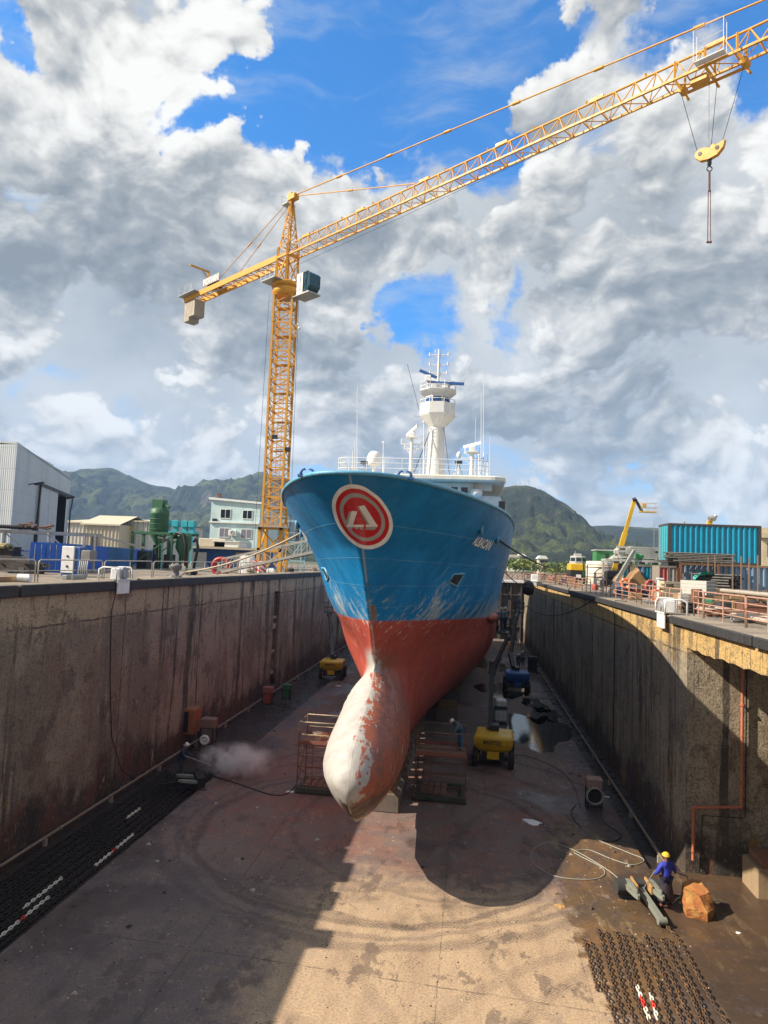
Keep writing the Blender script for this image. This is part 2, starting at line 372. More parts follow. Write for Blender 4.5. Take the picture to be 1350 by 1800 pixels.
# faint foot and tread prints in the dust
pr = t.m('MULTIPLY', t.smooth(t.noise(p, .9, 3, .6), .52, .66), t.m('MULTIPLY', t.smooth(t.n('ShaderNodeTexWave', ins={'Vector': t.rot(p, (0, 0, R(-28))), 'Scale': 2.6, 'Distortion': 9.0, 'Detail': 3.0, 'Detail Scale': 2.0}).outputs['Fac'], .70, .95), t.smooth(n3, .4, .6)))
c = t.mix(t.m('MULTIPLY', pr, .55), c, (.11, .08, .06))
# spatters, white marks, joints
sp = t.smooth(t.vor(t.scale(p, (1.3, 1, 1)), 1.35), .075, .04); c = t.mix(t.m('MULTIPLY', sp, .8), c, (.05, .04, .035))
wm = t.m('MULTIPLY', t.smooth(t.noise(t.rot(p, (0, 0, R(-20)), (.6, 1.6, 1)), 2.6, 8, .75), .69, .73), t.smooth(t.noise(p, .22, 2), .5, .6)); c = t.mix(t.m('MULTIPLY', wm, .75), c, (.55, .53, .5))
def line(coord, at, wd, sl=None):
    q = coord if sl is None else t.m('ADD', coord, t.m('MULTIPLY', sl[0], sl[1]))
    q = t.m('ADD', q, t.m('MULTIPLY', t.m('SUBTRACT', n2, .5), .12))
    return t.smooth(t.m('ABSOLUTE', t.m('SUBTRACT', q, at)), wd, wd*.4)
jn = None
for q in [(y, 19.6, .045, (x, .06)), (y, 34.8, .04, (x, .02)), (y, 27.3, .025, None), (y, 45, .05, None), (y, 58, .06, None), (x, -7.8, .03, None), (x, -.55, .025, None), (x, -12.35, .03, None), (x, 3.6, .025, None)]:
    k = line(*q); jn = k if jn is None else t.m('MAXIMUM', jn, k)
c = t.mix(t.m('MULTIPLY', jn, t.smooth(n2, .38, .6, .12, .55)), c, (.035, .03, .03))
c = t.mix(t.smooth(n3, .4, .68, 0, .42), c, (.04, .033, .033)); c = t.mix(t.smooth(t.noise(p, 5, 6, .7), .56, .68, 0, .45), c, (.33, .25, .2))
sh_ = t.noise(t.rot(p, (0, 0, R(15)), (1, .6, 1)), .75, 9, .72); c = t.mix(t.smooth(sh_, .565, .595, 0, .55), c, (.07, .05, .045)); c = t.mix(t.smooth(sh_, .405, .385, 0, .4), c, (.30, .22, .17))
crk = t.m('MULTIPLY', t.smooth(t.vor(t.v('ADD', p, t.v('SCALE', t.n('ShaderNodeTexNoise', ins={'Vector': p, 'Scale': 1.5, 'Detail': 5.0}).outputs['Color'], .6)), .22, 'DISTANCE_TO_EDGE'), .004, .0015), t.smooth(n1, .5, .6)); c = t.mix(t.m('MULTIPLY', crk, .45), c, (.03, .025, .025))
# damp film around the hull and the gutters
damp = t.smooth(t.m('ADD', t.noise(p, .16, 5, .6), t.m('ADD', t.smooth(x, 4, 7.3, 0, .12), t.smooth(x, -9.5, -12.9, 0, .10))), .54, .64)
c = t.mix(t.m('MULTIPLY', damp, .55), c, (.035, .028, .03))
rough = t.m('SUBTRACT', t.smooth(n2, .3, .7, .72, .9), t.m('MAXIMUM', t.m('MULTIPLY', wet, t.smooth(n2, .45, .6, .30, .12)), t.m('MULTIPLY', damp, .40)))
t.out(c, rough, 0, t.bump(t.m('ADD', n3, t.m('MULTIPLY', n2, 1.5)), .25, .02), .4)
# --- gutter material
gm, t = newmat('wet_gutter_concrete'); p = t.pos(); n2 = t.noise(p, 1.3, 7, .7); n3 = t.noise(p, 9, 4)
c = t.mix(t.smooth(n2, .4, .7), (.022, .018, .018), (.055, .04, .032)); c = t.mix(t.smooth(t.noise(p, 3.2, 6, .75), .70, .73), c, (.4, .38, .35))
t.out(c, t.smooth(n2, .45, .55, .5, .25), 0, t.bump(n3, .5, .03))
def grid_sheet(x0, x1, y0, y1, z, nx, ny, amp=0.):
    b = MB(); xs = np.linspace(x0, x1, nx+1); ys = np.linspace(y0, y1, ny+1)
    vs = [(a, q, z+amp*math.sin(a*1.7+q*.6)*math.cos(q*.9)) for q in ys for a in xs]
    fs = [(j*(nx+1)+i, j*(nx+1)+i+1, (j+1)*(nx+1)+i+1, (j+1)*(nx+1)+i) for j in range(ny) for i in range(nx)]
    return b.add(vs, fs)
b = grid_sheet(-12.9, 7.25, 3, YE, 0, 20, 40); b.box(7.0, 7.25, 28.7, YE, -.25, -.004); b.box(-12.9, -12.65, 3, YE, -.25, -.004)
b.box(7.2501, 26, 3, 28.7, -.3, -.001)
struct(b, 'dock_floor', fm)
b = MB(); b.box(7.25, 8.65, 28.7, YE, -.32, -.2); b.box(-17.1, -12.9, 3, YE, -.32, -.2)
struct(b, 'drain_gutter', gm)

# --- wall material
def wall_mat(name, warm):
    """old cast concrete: warm = base dark, base mid, red brown, pale top colour"""
    m, t = newmat(name); p = t.pos(); x, y, z = t.xyz(p)
    n0 = t.noise(p, .22, 6, .62); n2 = t.noise(p, .8, 8, .68); n3 = t.noise(p, 5, 6, .72); n5 = t.noise(p, 14, 4, .75)
    dr = t.noise(t.scale(p, (1, 1, .055)), 1.05, 7, .66); dr2 = t.noise(t.scale(p, (1, 1, .035)), 3.4, 5, .65); pt = t.noise(t.scale(p, (1, 1, .42)), .75, 9, .70)
    c = t.mix(t.smooth(n0, .40, .60), warm[0], warm[1])
    c = t.mix(t.smooth(pt, .53, .57, 0, .75), c, warm[2])
    top = t.smooth(t.m('ADD', z, t.m('ADD', t.m('MULTIPLY', t.m('SUBTRACT', dr2, .5), 1.6), t.m('MULTIPLY', t.m('SUBTRACT', n2, .5), 2.4))), 8.0, 8.7)
    c = t.mix(t.m('MULTIPLY', top, .85), c, warm[3])
    pale = t.m('MULTIPLY', t.smooth(t.noise(t.scale(p, (1, 1, .35)), 1.3, 9, .75), .585, .62), t.smooth(n0, .40, .55)); c = t.mix(t.m('MULTIPLY', pale, .65), c, (.40, .35, .28))
    blk = t.smooth(t.m('ADD', dr, t.m('MULTIPLY', t.m('SUBTRACT', n2, .5), .16)), .545, .585); c = t.mix(t.m('MULTIPLY', blk, t.smooth(n0, .36, .6, .2, .85)), c, (.032, .027, .023))
    c = t.mix(t.m('MULTIPLY', t.smooth(dr2, .60, .68), t.smooth(n2, .42, .6, 0, .55)), c, (.05, .038, .03)); c = t.mix(t.smooth(t.noise(p, .55, 9, .72), .55, .585, 0, .5), c, (.075, .058, .046))
    # tide band: red brown, black and ochre flakes low down
    zz = t.m('ADD', z, t.m('ADD', t.m('MULTIPLY', t.m('SUBTRACT', n2, .5), 4.0), t.m('MULTIPLY', t.m('SUBTRACT', n0, .5), 5.0)))
    lo = t.smooth(zz, 1.9, .6); c = t.mix(t.m('MULTIPLY', lo, .85), c, t.mix(t.smooth(pt, .47, .53), (.095, .030, .017), (.020, .017, .015)))
    fl = t.m('MULTIPLY', t.smooth(t.noise(t.scale(p, (1, 1, .5)), 1.0, 8, .72), .595, .62), t.m('MULTIPLY', t.smooth(z, 4.6, 2.2), t.smooth(n0, .44, .52))); c = t.mix(t.m('MULTIPLY', fl, .85), c, (.34, .185, .05))
    wt = t.m('MULTIPLY', t.smooth(t.noise(t.scale(p, (1, 1, .3)), 1.5, 8, .72), .62, .645), t.smooth(z, 5.5, 3)); c = t.mix(t.m('MULTIPLY', wt, .7), c, (.40, .34, .27))
    # coarse grain
    c = t.mix(t.smooth(n5, .50, .60, 0, .6), c, (.028, .025, .023)); c = t.mix(t.smooth(n3, .56, .63, 0, .26), c, (.36, .31, .25)); c = t.mix(t.smooth(n3, .44, .38, 0, .5), c, (.04, .032, .028))
    jy = t.m('ABSOLUTE', t.m('SUBTRACT', t.m('FRACT', t.m('DIVIDE', t.m('ADD', y, t.m('MULTIPLY', n2, .25)), 9.3)), .5)); jl = t.smooth(jy, .007, .003)
    jz = t.smooth(t.m('ABSOLUTE', t.m('SUBTRACT', t.m('ADD', z, t.m('MULTIPLY', n2, .3)), 8.52)), .07, .02)
    c = t.mix(t.m('MULTIPLY', t.m('MAXIMUM', jl, jz), t.smooth(n2, .4, .55, .15, .75)), c, (.018, .016, .015))
    t.out(c, t.smooth(n2, .3, .7, .75, .95), 0, t.bump(t.m('ADD', n3, t.m('ADD', t.m('MULTIPLY', n5, .5), t.m('MULTIPLY', pt, 1.5))), 1.0, .07)); return m
WALL_L = wall_mat('left_wall_concrete', [(.215, .172, .130), (.36, .295, .22), (.22, .148, .105), (.50, .39, .26)])
WALL_R = wall_mat('right_wall_concrete', [(.25, .215, .165), (.36, .30, .215), (.22, .165, .11), (.60, .39, .13)])
qm, t = newmat('quay_concrete'); p = t.pos(); n2 = t.noise(p, .5, 6, .65); n3 = t.noise(p, 5, 5, .7)
c = t.mix(t.smooth(n2, .35, .65), (.28, .235, .18), (.17, .14, .11)); c = t.mix(t.smooth(n3, .5, .72, 0, .6), c, (.05, .042, .035))
t.out(c, .9, 0, t.bump(n3, .5, .03))
FEND = mat('fender_black', (.028, .029, .032), .7, dirt=.45, dcol=(.10, .085, .07), scale=1.2)

def wall_grid(b, X, y0, y1, z0, z1, thick, sgn, holes=()):
    """vertical wall face on X with thickness behind; holes: (ya, yb, za, zb) niches"""
    ys = sorted({y0, y1, *[h[0] for h in holes], *[h[1] for h in holes]})
    for a, e in zip(ys[:-1], ys[1:]):
        hh = [h for h in holes if h[0] <= a and h[1] >= e]
        xa, xb = sorted((X, X+sgn*thick))
        if not hh: b.box(xa, xb, a, e, z0, z1)
        else:
            h = hh[0]
            if h[2] > z0: b.box(xa, xb, a, e, z0, h[2])
            if h[3] < z1: b.box(xa, xb, a, e, h[3], z1)
            k = X+sgn*h[4]; xa2, xb2 = sorted((k, X+sgn*thick)); b.box(xa2, xb2, a, e, h[2], h[3])
# left wall: one thing with coping, fender strips and the ladder niche's steps
tl = thing('dock_wall', (XL, 60, 0), 'long dark streaked concrete dock wall in shade on the left of the ship', 'wall')
b = MB(); wall_grid(b, XL, 2, YE, -.3, 9.62, 3.0, -1, [(58.6, 60.4, 0.2, 8.55, 1.6), (88, 89.6, .2, 8.5, 1.2)]); b.build('wall_face', WALL_L, tl)
b = MB(); b.bbox(-19.6, -16.98, 2, YE, 9.64, ZC, .05); b.build('coping', qm, tl)
for ya, yb in ((2, 23.9), (24.1, 48.5), (48.7, 80), (80.2, YE)):
    b = MB(); b.bbox(XL+.005, XL+.16, ya, yb, 9.62, ZC+.02, .04); b.build('fender_strip', FEND, tl)
for zz, h_ in ((1.2, .3), (3.1, .22), (5.2, .45), (6.1, .2)):
    b = MB(); b.box(-18.55, -17.25, 58.62, 60.38, zz, zz+h_); b.build('niche_step', CONC, tl)
b = MB()
for k in range(6): b.path([(-17.9+.2*math.sin(k*2.1+q), 59.0+.2*k+.1*math.cos(q*2), 7.9-q*.25) for q in range(9)], .05, 5)
b.build('hanging_rope', PALEROPE, tl)
# right wall
tr = thing('dock_wall', (XR, 70, 0), 'tall ochre topped concrete dock wall with fender strips on the right of the ship', 'wall')
b = MB(); wall_grid(b, XR, 28.7, YE, -.3, 9.36, 18, 1, [(66, 66.9, .2, 8.4, .5), (72, 72.8, .2, 8.4, .5), (80, 81, .2, 8.5, .5), (98, 99.5, .2, 8.6, .7)])
b.build('wall_face', WALL_R, tr)
b = MB(); vs = []
ys = np.linspace(3, 28.698, 60)
zs = [8.62+.035*math.sin(q*5.1)+.03*math.sin(q*13.7)+.02*math.sin(q*31) for q in ys]
for q, zz in zip(ys, zs): vs += [(XR+.002, q, 9.36), (XR+.002, q, zz), (XR+.75, q, zz), (XR+.75, q, 8.95), (26, q, 8.95), (26, q, 9.36)]
fs = [(6*i+k, 6*i+(k+1)%6, 6*i+6+(k+1)%6, 6*i+6+k) for i in range(59) for k in range(6)]
b.add(vs, fs); b.build('deck_beam', WALL_R, tr)
b = MB(); b.bbox(XR-.02, 26, 3, YE, 9.38, 9.72, .06); b.build('coping', qm, tr)
for ya, yb in ((3, 21.9), (22.1, 30.6), (32.6, 44.3), (44.5, 61.5), (61.7, YE)):
    b = MB(); b.bbox(XR-.17, XR-.025, ya, yb, 9.40, 9.73, .03)
    for q in np.arange(ya+.4, yb, 1.2): b.tube((XR-.185, q, 9.5), (XR-.165, q, 9.5), .025, 6); b.tube((XR-.185, q, 9.64), (XR-.165, q, 9.64), .025, 6)
    b.build('fender_strip', FEND, tr)
# head wall under the camera, end gate far behind the ship
b = MB(); b.box(-19.6, 26, .6, 2.0, -.3, 9.6); solo(b, 'dock_wall', WALL_L, (0, 1.3, 0), 'concrete head wall closing the near end of the dock', 'wall')
tg = thing('dock_gate', (-4, YE, 0), 'dark steel caisson gate closing the far end of the dock behind the ship', 'gate')
b = MB(); b.box(-17, 8.6, YE, YE+3, -.3, 9.0)
for q in np.arange(-16, 8.5, 1.6): b.box(q, q+.2, YE-.35, YE, 0, 8.9)
for q in (2, 4.5, 7, 8.6): b.box(-17, 8.6, YE-.3, YE-.02, q, q+.18)
b.build('gate_body', mat('gate_dark_steel', (.05, .048, .05), .7, dirt=.5, rust=.3), tg)
b = MB(); b.box(-17, 8.6, YE-.6, YE+3.2, 9.05, 9.35); b.build('walkway', mat('pale_walkway', (.6, .6, .58), .7), tg)
b = MB()
for q in np.arange(-16, 8.6, 2.0): b.tube((q, YE-.45, 9.35), (q, YE-.45, 10.4), .035, 5)
for zz in (9.9, 10.4): b.tube((-17, YE-.45, zz), (8.6, YE-.45, zz), .03, 5)
b.build('handrail', RAILP, tg)
# lime drips ladder: white rung marks on the gate
# quay ground and land to the horizon (one sheet with the dock cut out)
gmz, t = newmat('yard_ground'); p = t.pos(); x, y, z = t.xyz(p); n1 = t.noise(p, .02, 6, .6); n2 = t.noise(p, .4, 6, .65); n3 = t.noise(p, 4, 4, .7)
yard = t.mix(t.smooth(n2, .35, .65), (.24, .20, .155), (.12, .10, .085)); yard = t.mix(t.smooth(n3, .5, .75, 0, .5), yard, (.05, .045, .04))
grass = t.mix(t.smooth(t.noise(p, .012, 8, .7), .4, .62), (.055, .09, .025), (.13, .12, .06))
far = t.smooth(t.v('LENGTH', p), 190, 330); c = t.mix(far, yard, grass)
t.out(c, .95, 0, t.bump(n3, .4, .03))
b = MB(); E_ = 9000
b.add([(-E_, -60, ZQL), (-19.6, -60, ZQL), (-19.6, YE+3, ZQL), (-E_, YE+3, ZQL)], [(0, 1, 2, 3)])
b.add([(25.9, -60, 9.45), (E_, -60, 9.45), (E_, YE+3, 9.45), (25.9, YE+3, 9.45)], [(0, 1, 2, 3)])
b.add([(-E_, YE+3, ZQL-.05), (E_, YE+3, ZQL-.05), (E_, 9000, ZQL-.05), (-E_, 9000, ZQL-.05)], [(0, 1, 2, 3)])
b.add([(-19.6, -60, ZQL), (25.9, -60, ZQL), (25.9, .6, ZQL), (-19.6, .6, ZQL)], [(0, 1, 2, 3)])
struct(b, 'ground', gmz)

# puddles: shallow water lying on the floor right of the ship
wm_, t = newmat('puddle_water'); p = t.pos(); nn = t.noise(t.scale(p, (1, .5, 1)), 5, 4, .65)
t.out((.012, .012, .014), .04, 0, t.bump(nn, .35, .008), .8)
def puddle(cx, cy, rx, ry, seed, z=.004, n=150):
    r_ = random.Random(seed); ph = [r_.uniform(0, 6.28) for _ in range(7)]; b = MB(); vs = [(cx, cy, z)]
    for i in range(n):
        a = 2*PI*i/n; k = 1+sum(math.sin(a*(j+2)+ph[j%7]*(j+1))*.30/(j+1.2)**1.15 for j in range(14)); vs.append((cx+rx*k*math.cos(a), cy+ry*k*math.sin(a), z))
    return b.add(vs, [(0, 1+i, 1+(i+1)%n) for i in range(n)])
b = MB()
for i, q in enumerate([(4.9, 50.5, 1.8, 6.4, 3), (3.4, 66, 1.9, 5, 8), (2.5, 82, 1.7, 5, 12), (5.8, 60, .9, 3, 9), (6.0, 56, 1.0, 3.4, 21)]):
    k = puddle(*q); b.add(k.v, k.f)
struct(b, 'puddle', wm_)
fo, t = newmat('dried_scum'); p = t.pos(); n2 = t.noise(p, 3.5, 8, .75)
bs = t.out((.42, .41, .38), .8)
# floor pipes along both gutters
PIPE = mat('dock_floor_pipe', (.22, .17, .12), .6, .2, dirt=.5, rust=.3)
for X, y0, lab in ((-16.35, 20, 'long thin pipe running along the foot of the left dock wall'), (7.95, 28.9, 'long thin pipe running in the gutter at the foot of the right dock wall')):
    tp = thing('floor_pipe', (X, y0, .1), lab, 'pipe')
    b = MB(); b.tube((X, y0, .12), (X, YE-1, .12), .06, 8)
    for q in np.arange(y0+2, YE-1, 5): b.tube((X, q-.06, .12), (X, q+.06, .12), .095, 8)
    b.build('pipe_run', PIPE, tp)
    for q in np.arange(y0+1, YE-1, 5): b = MB(); b.box(X-.08, X+.08, q-.05, q+.05, -.2, .07); b.build('pipe_support', CONC, tp)
# right side chamber: orange pipe on its far wall, concrete blocks
OP = mat('salmon_pipe_paint', (.48, .15, .08), .55, dirt=.4, rust=.25)
A = [aty(*q, 28.55) for q in ((1306, 1180), (1303, 1419), (1219, 1419), (1218, 1512))]
b = MB(); b.tube((A[0].x, 28.55, 8.9), A[1], .055, 10); b.path([A[1]+Vector((0, 0, .06)), A[1], A[1]+Vector((-.06, 0, 0))], .056, 10); b.tube(A[1], A[2], .055, 10); b.tube(A[2], A[3], .055, 10)
b.ball(A[1], .062, 5); b.ball(A[2], .062, 5)
tp = thing('wall_pipe', tuple(A[3]), 'salmon painted pipe with two bends on the chamber wall behind the worker in blue', 'pipe')
b.build('pipe_run', OP, tp)
for q in (A[0].lerp(A[1], .25), A[0].lerp(A[1], .8), A[2].lerp(A[3], .55)): b = MB(); b.tube(q+Vector((0, 0, -.04)), q+Vector((0, 0, .04)), .09, 10); b.box(q.x-.02, q.x+.02, q.y, 28.72, q.z-.02, q.z+.02); b.build('flange', OP, tp)
b = MB(); b.path([(XL+.2, 31.0, ZC), (XL+.19, 31.0, 9.5), (XL+.04, 31.0, 8.6), (XL+.04, 31.3, 5.5), (XL+.05, 31.8, 2.6), (XL+.25, 32.6, .8), (XL+.8, 33.5, -.12), (XL+1.6, 34.4, -.15)], .022, 6)
solo(b, 'cable', HOSE, (XL+.2, 31, ZC), 'black cable hanging down the left dock wall from the white fairlead bracket', 'cable')
b = MB(); b.path([(9.3, 42.4, 9.75), (8.6, 42.3, 9.78), (8.38, 42.2, 9.5), (8.55, 42.2, 8.8), (8.55, 42.1, 5), (8.54, 42.1, 1.2)], .022, 6)
solo(b, 'cable', HOSE, (8.6, 42.3, 9.75), 'thin black cable hanging straight down the right dock wall', 'cable')
b = MB(); q0 = A[1]+Vector((.16, 0, 0)); b.path([(A[0].x+.17, 28.6, 8.9), (q0.x, 28.6, q0.z-.35), (q0.x-.15, 28.6, q0.z-.42), (A[2].x+.35, 28.6, A[2].z-.3), (A[2].x+.25, 28.6, .05)], .022, 6)
solo(b, 'cable', HOSE, tuple(q0), 'thin dark cable hanging beside the salmon pipe on the chamber wall', 'cable')
CBL = mat('stained_block_concrete', (.30, .215, .13), .9, dirt=.7, dcol=(.06, .035, .02), scale=1.3)
tb = thing('concrete_block', (11.5, 27.9, 0), 'big stained concrete block topped with planks inside the side chamber', 'block')
b = MB(); b.bbox(10.55, 12.9, 27.0, 28.4, -.05, 1.02, .05); b.build('block', CBL, tb)
b = MB(); b.bbox(10.75, 11.5, 27.1, 28.3, 1.02, 1.28, .02); b.build('plank_stack', mat('red_timber', (.25, .12, .07), .85, dirt=.4), tb)
b = MB(); b.bbox(11.7, 12.7, 27.1, 28.3, 1.02, 1.26, .02); b.build('plank_stack', mat('red_timber', (.25, .12, .07)), tb)
# ================================================================== the ship
X0 = -3.8
PROF = np.array([(31,1.45),(27,1.62),(25,2.15),(23.8,2.8),(23.1,3.35),(22.8,3.9),(22.95,4.5),(23.6,5.1),(24.8,5.6),(26.2,6.05),(27.4,6.5),(28.1,7.0),(28.25,7.4),(27.9,7.9),(26.7,9.2),(25.3,10.5),(23.8,12),(22.3,13),(20.6,14.2)])
TZ = np.array([1.45,2.2,4,6,7.5,9.2,11,12.5,14.2])
TT = np.array([0,.15,.5,1.5,3,5,8,12,17,23,30,45,80])
TH = np.array([
[.1,.1,.1,.12,.15,.2,.3,.45,.7,1,1.3,1.8,2.2],
[.1,.1,.12,.2,.3,.5,.75,1.1,1.7,2.5,3.4,4.4,5],
[.1,.12,.15,.3,.55,.9,1.45,2.2,3.2,4.4,5.2,5.8,6],
[.1,.14,.2,.4,.75,1.2,2.0,3.1,4.3,5.4,6.0,6.3,6.4],
[.1,.15,.25,.55,.95,1.5,2.4,3.5,4.7,5.6,6.1,6.4,6.4],
[.1,.15,.33,.82,1.42,2.14,3.12,4.15,5.1,5.8,6.2,6.4,6.5],
[.1,.18,.42,.95,1.55,2.25,3.3,4.4,5.3,6.0,6.4,6.5,6.5],
[.1,.32,.66,1.25,1.9,2.68,3.7,4.75,5.65,6.3,6.5,6.5,6.5],
[.1,.75,1.25,1.95,2.68,3.45,4.35,5.3,5.95,6.4,6.6,6.6,6.6]])
def prof_Y(z): return np.interp(z, PROF[:, 1], PROF[:, 0])
def Yh(z): return 28.25+(7.4-z)*.3 if z < 7.4 else float(prof_Y(z))
def herm(rows, xs, x, nat=True):
    n = len(xs); mm = np.gradient(rows, xs, axis=0)
    i = np.clip(np.searchsorted(xs, x)-1, 0, n-2); d = xs[i+1]-xs[i]; f = np.clip((x-xs[i])/d, 0, 1)
    return (2*f**3-3*f**2+1), i, d, f, mm
def row_at(z):
    a, i, d, f, mm = herm(TH, TZ, float(np.clip(z, TZ[0], TZ[-1])))
    return a*TH[i]+(f**3-2*f**2+f)*d*mm[i]+(1-a)*TH[i+1]+(f**3-f**2)*d*mm[i+1]
def at_t(row, t_):
    s_ = np.sqrt(TT); a, i, d, f, mm = herm(row, s_, np.sqrt(np.maximum(t_, 0)))
    return a*row[i]+(f**3-2*f**2+f)*d*mm[i]+(1-a)*row[i+1]+(f**3-f**2)*d*mm[i+1]
LOW = PROF[:6][::-1]; UPP = PROF[5:12]
def bulb(Y, z):
    zl = np.interp(Y, LOW[:, 0], LOW[:, 1]); zh = np.where(Y > 28.1, 7.0, np.interp(Y, UPP[:, 0], UPP[:, 1])); zc = 4.05
    up = z > zc; s_ = np.clip((z-zc)/np.maximum(zh-zc, 1e-3) if up else (zc-z)/np.maximum(zc-zl, 1e-3), 0, 1)
    a = np.where(Y < 27, 1.5*np.sqrt(np.clip(1-((27-Y)/4.2)**2, 0, 1)), 1.5)*np.clip(1-(Y-29)/9, 0, 1)**.5
    return a*((1-s_**1.9)**.62 if up else (1-s_**1.42)**.80)
def half(Y, z):
    t_ = Y-Yh(z); hh = np.where(t_ > 0, at_t(row_at(z), t_), 0); hb = bulb(Y, z) if z < 7.0 else 0*Y
    return (hh**3+hb**3)**(1/3)
seg = np.r_[0, np.cumsum(np.hypot(np.diff(PROF[:, 0]), np.diff(PROF[:, 1])))]
ZL = np.interp(np.linspace(0, seg[-1], 112), seg, PROF[:, 1])
TC = np.r_[0, np.linspace(.02, 1, 34)**2*78]
def sheer(z, Y): return z-np.clip((z-9.5)/4.7, 0, 1)*.011*np.clip(Y-20, 0, 60)
rows = []
for z in ZL:
    Y = float(prof_Y(z))+TC; h = half(Y, z); h[0] = 0
    zz = sheer(z, Y); rows.append([(X0-h[i], Y[i], zz[i]) for i in range(len(Y)-1, 0, -1)]+[(X0+h[i], Y[i], zz[i]) for i in range(len(Y))])
NC = len(rows[0]); MID = len(TC)-1
hm, t = newmat('ship_hull_paint'); p = t.pos(); x, y, z = t.xyz(p)
n1 = t.noise(p, .5, 5, .6); n2 = t.noise(p, 2.2, 7, .68); n3 = t.noise(p, 11, 4, .7)
zb = t.m('SUBTRACT', 9.2, t.m('MULTIPLY', t.m('SUBTRACT', y, 26.5), .052))
hgt = t.m('SUBTRACT', z, zb)                                         # height above the boot line
cc = t.n('ShaderNodeCombineXYZ'); t.set(cc.inputs[0], t.m('MULTIPLY', t.m('ADD', t.m('MULTIPLY', y, .75), z), .16)); t.set(cc.inputs[1], t.m('SUBTRACT', t.m('MULTIPLY', z, .9), y)); t.set(cc.inputs[2], x)
diag = cc.outputs[0]
sc1 = t.noise(diag, 1.5, 7, .68); sc2 = t.noise(diag, 5.0, 6, .7)
blue = t.mix(t.smooth(n1, .35, .65), (.004, .160, .40), (.008, .215, .51))
blue = t.mix(t.smooth(sc1, .42, .7, 0, .5), blue, (.025, .24, .46))
blue = t.mix(t.smooth(n2, .52, .75, 0, .35), blue, (.006, .07, .18))
# scraped, chalky paint towards the waterline and along the ship's shoulder
scr = t.m('ADD', t.smooth(hgt, 2.6, 0, 0, .17), t.m('ADD', t.smooth(y, 34, 50, 0, .14), t.smooth(t.v('DISTANCE', p, (-1.0, 31.5, 10.2)), 2.6, .3, 0, .14)))
scr = t.m('ADD', scr, t.smooth(t.v('DISTANCE', p, (-6.7, 31.5, 10.2)), 2.6, .3, 0, .14))
pm = t.smooth(t.m('ADD', sc1, t.m('ADD', scr, t.m('MULTIPLY', t.m('SUBTRACT', n2, .5), .3))), .66, .80)
blue = t.mix(t.m('MULTIPLY', pm, .6), blue, t.mix(n2, (.33, .40, .42), (.46, .45, .38)))
pm2 = t.smooth(t.m('ADD', sc2, t.m('MULTIPLY', scr, .75)), .74, .78); blue = t.mix(t.m('MULTIPLY', pm2, .8), blue, (.62, .64, .60))
rsp = t.m('MULTIPLY', t.smooth(t.noise(t.scale(p, (1, 1, .45)), 2.6, 6, .7), .68, .71), t.smooth(t.noise(p, .35, 2), .48, .6)); blue = t.mix(t.m('MULTIPLY', rsp, .7), blue, (.24, .13, .06))
# weld seams of the plating
def seam(coord, at, wd): return t.smooth(t.m('ABSOLUTE', t.m('SUBTRACT', coord, at)), wd, wd*.3)
zs_ = t.m('ADD', z, t.m('MULTIPLY', y, .012)); sm = None
for at, wd in ((13.05, .022), (11.9, .02), (10.9, .02), (10.05, .018), (7.6, .02), (5.9, .02)):
    k = seam(zs_, at, wd); sm = k if sm is None else t.m('MAXIMUM', sm, k)
fy = seam(t.m('FRACT', t.m('DIVIDE', y, 2.6)), .5, .006)
blue = t.mix(t.m('MULTIPLY', sm, t.smooth(n1, .3, .6, .2, .8)), blue, (.12, .30, .46)); blue = t.mix(t.m('MULTIPLY', fy, .22), blue, (.004, .08, .19))
red = t.mix(t.smooth(n1, .35, .68), (.42, .082, .055), (.34, .062, .048)); red = t.mix(t.smooth(sc1, .45, .7, 0, .5), red, (.52, .11, .06))
red = t.mix(t.smooth(n2, .5, .78, 0, .45), red, (.12, .03, .028))
fl = t.smooth(t.m('ADD', t.noise(diag, 3.4, 6, .66), t.smooth(hgt, -1.2, 0, 0, .06)), .635, .665); red = t.mix(t.m('MULTIPLY', fl, .85), red, (.60, .55, .50))
red = t.mix(t.m('MULTIPLY', sm, .3), red, (.45, .2, .15)); red = t.mix(t.m('MULTIPLY', fy, .25), red, (.1, .02, .02))
# the bulb: scraped back to grey-white primer, bare brown steel at the nose
bm = t.m('MULTIPLY', t.smooth(y, 31.6, 28.8), t.smooth(t.m('ADD', z, t.m('MULTIPLY', t.m('ABSOLUTE', t.m('SUBTRACT', x, X0)), .6)), 8.3, 7.6))
lat = t.m('SUBTRACT', X0-.28, x)
wmk = t.m('ADD', t.m('MULTIPLY', t.m('SUBTRACT', X0+.42, x), 1.0), t.m('ADD', t.m('MULTIPLY', t.m('SUBTRACT', t.noise(diag, 3.0, 7, .7), .5), 1.9), t.m('MULTIPLY', t.m('SUBTRACT', n2, .5), 1.6)))
wmk = t.m('SUBTRACT', wmk, t.smooth(z, 3.7, 3.2, 0, .55)); wmk = t.m('SUBTRACT', wmk, t.m('MULTIPLY', t.smooth(z, 5.0, 5.6), .30))
wmk = t.m('MAXIMUM', wmk, t.smooth(t.noise(diag, 4.2, 6, .68), .61, .66, -1, .5))
prim = t.mix(t.smooth(n2, .3, .7), (.45, .44, .415), (.34, .32, .305)); prim = t.mix(t.smooth(n3, .55, .75, 0, .3), prim, (.2, .13, .1))
bc = t.mix(t.smooth(wmk, -.10, .06), t.mix(t.smooth(n2, .4, .65), (.33, .095, .055), (.20, .085, .065)), prim)
nose = t.m('MULTIPLY', t.smooth(t.m('ADD', z, t.m('MULTIPLY', t.m('SUBTRACT', n2, .5), 1.6)), 3.55, 3.3), t.smooth(y, 25.6, 24.8)); bc = t.mix(t.m('MULTIPLY', nose, t.smooth(x, X0-.55, X0-.2)), bc, (.10, .055, .042))
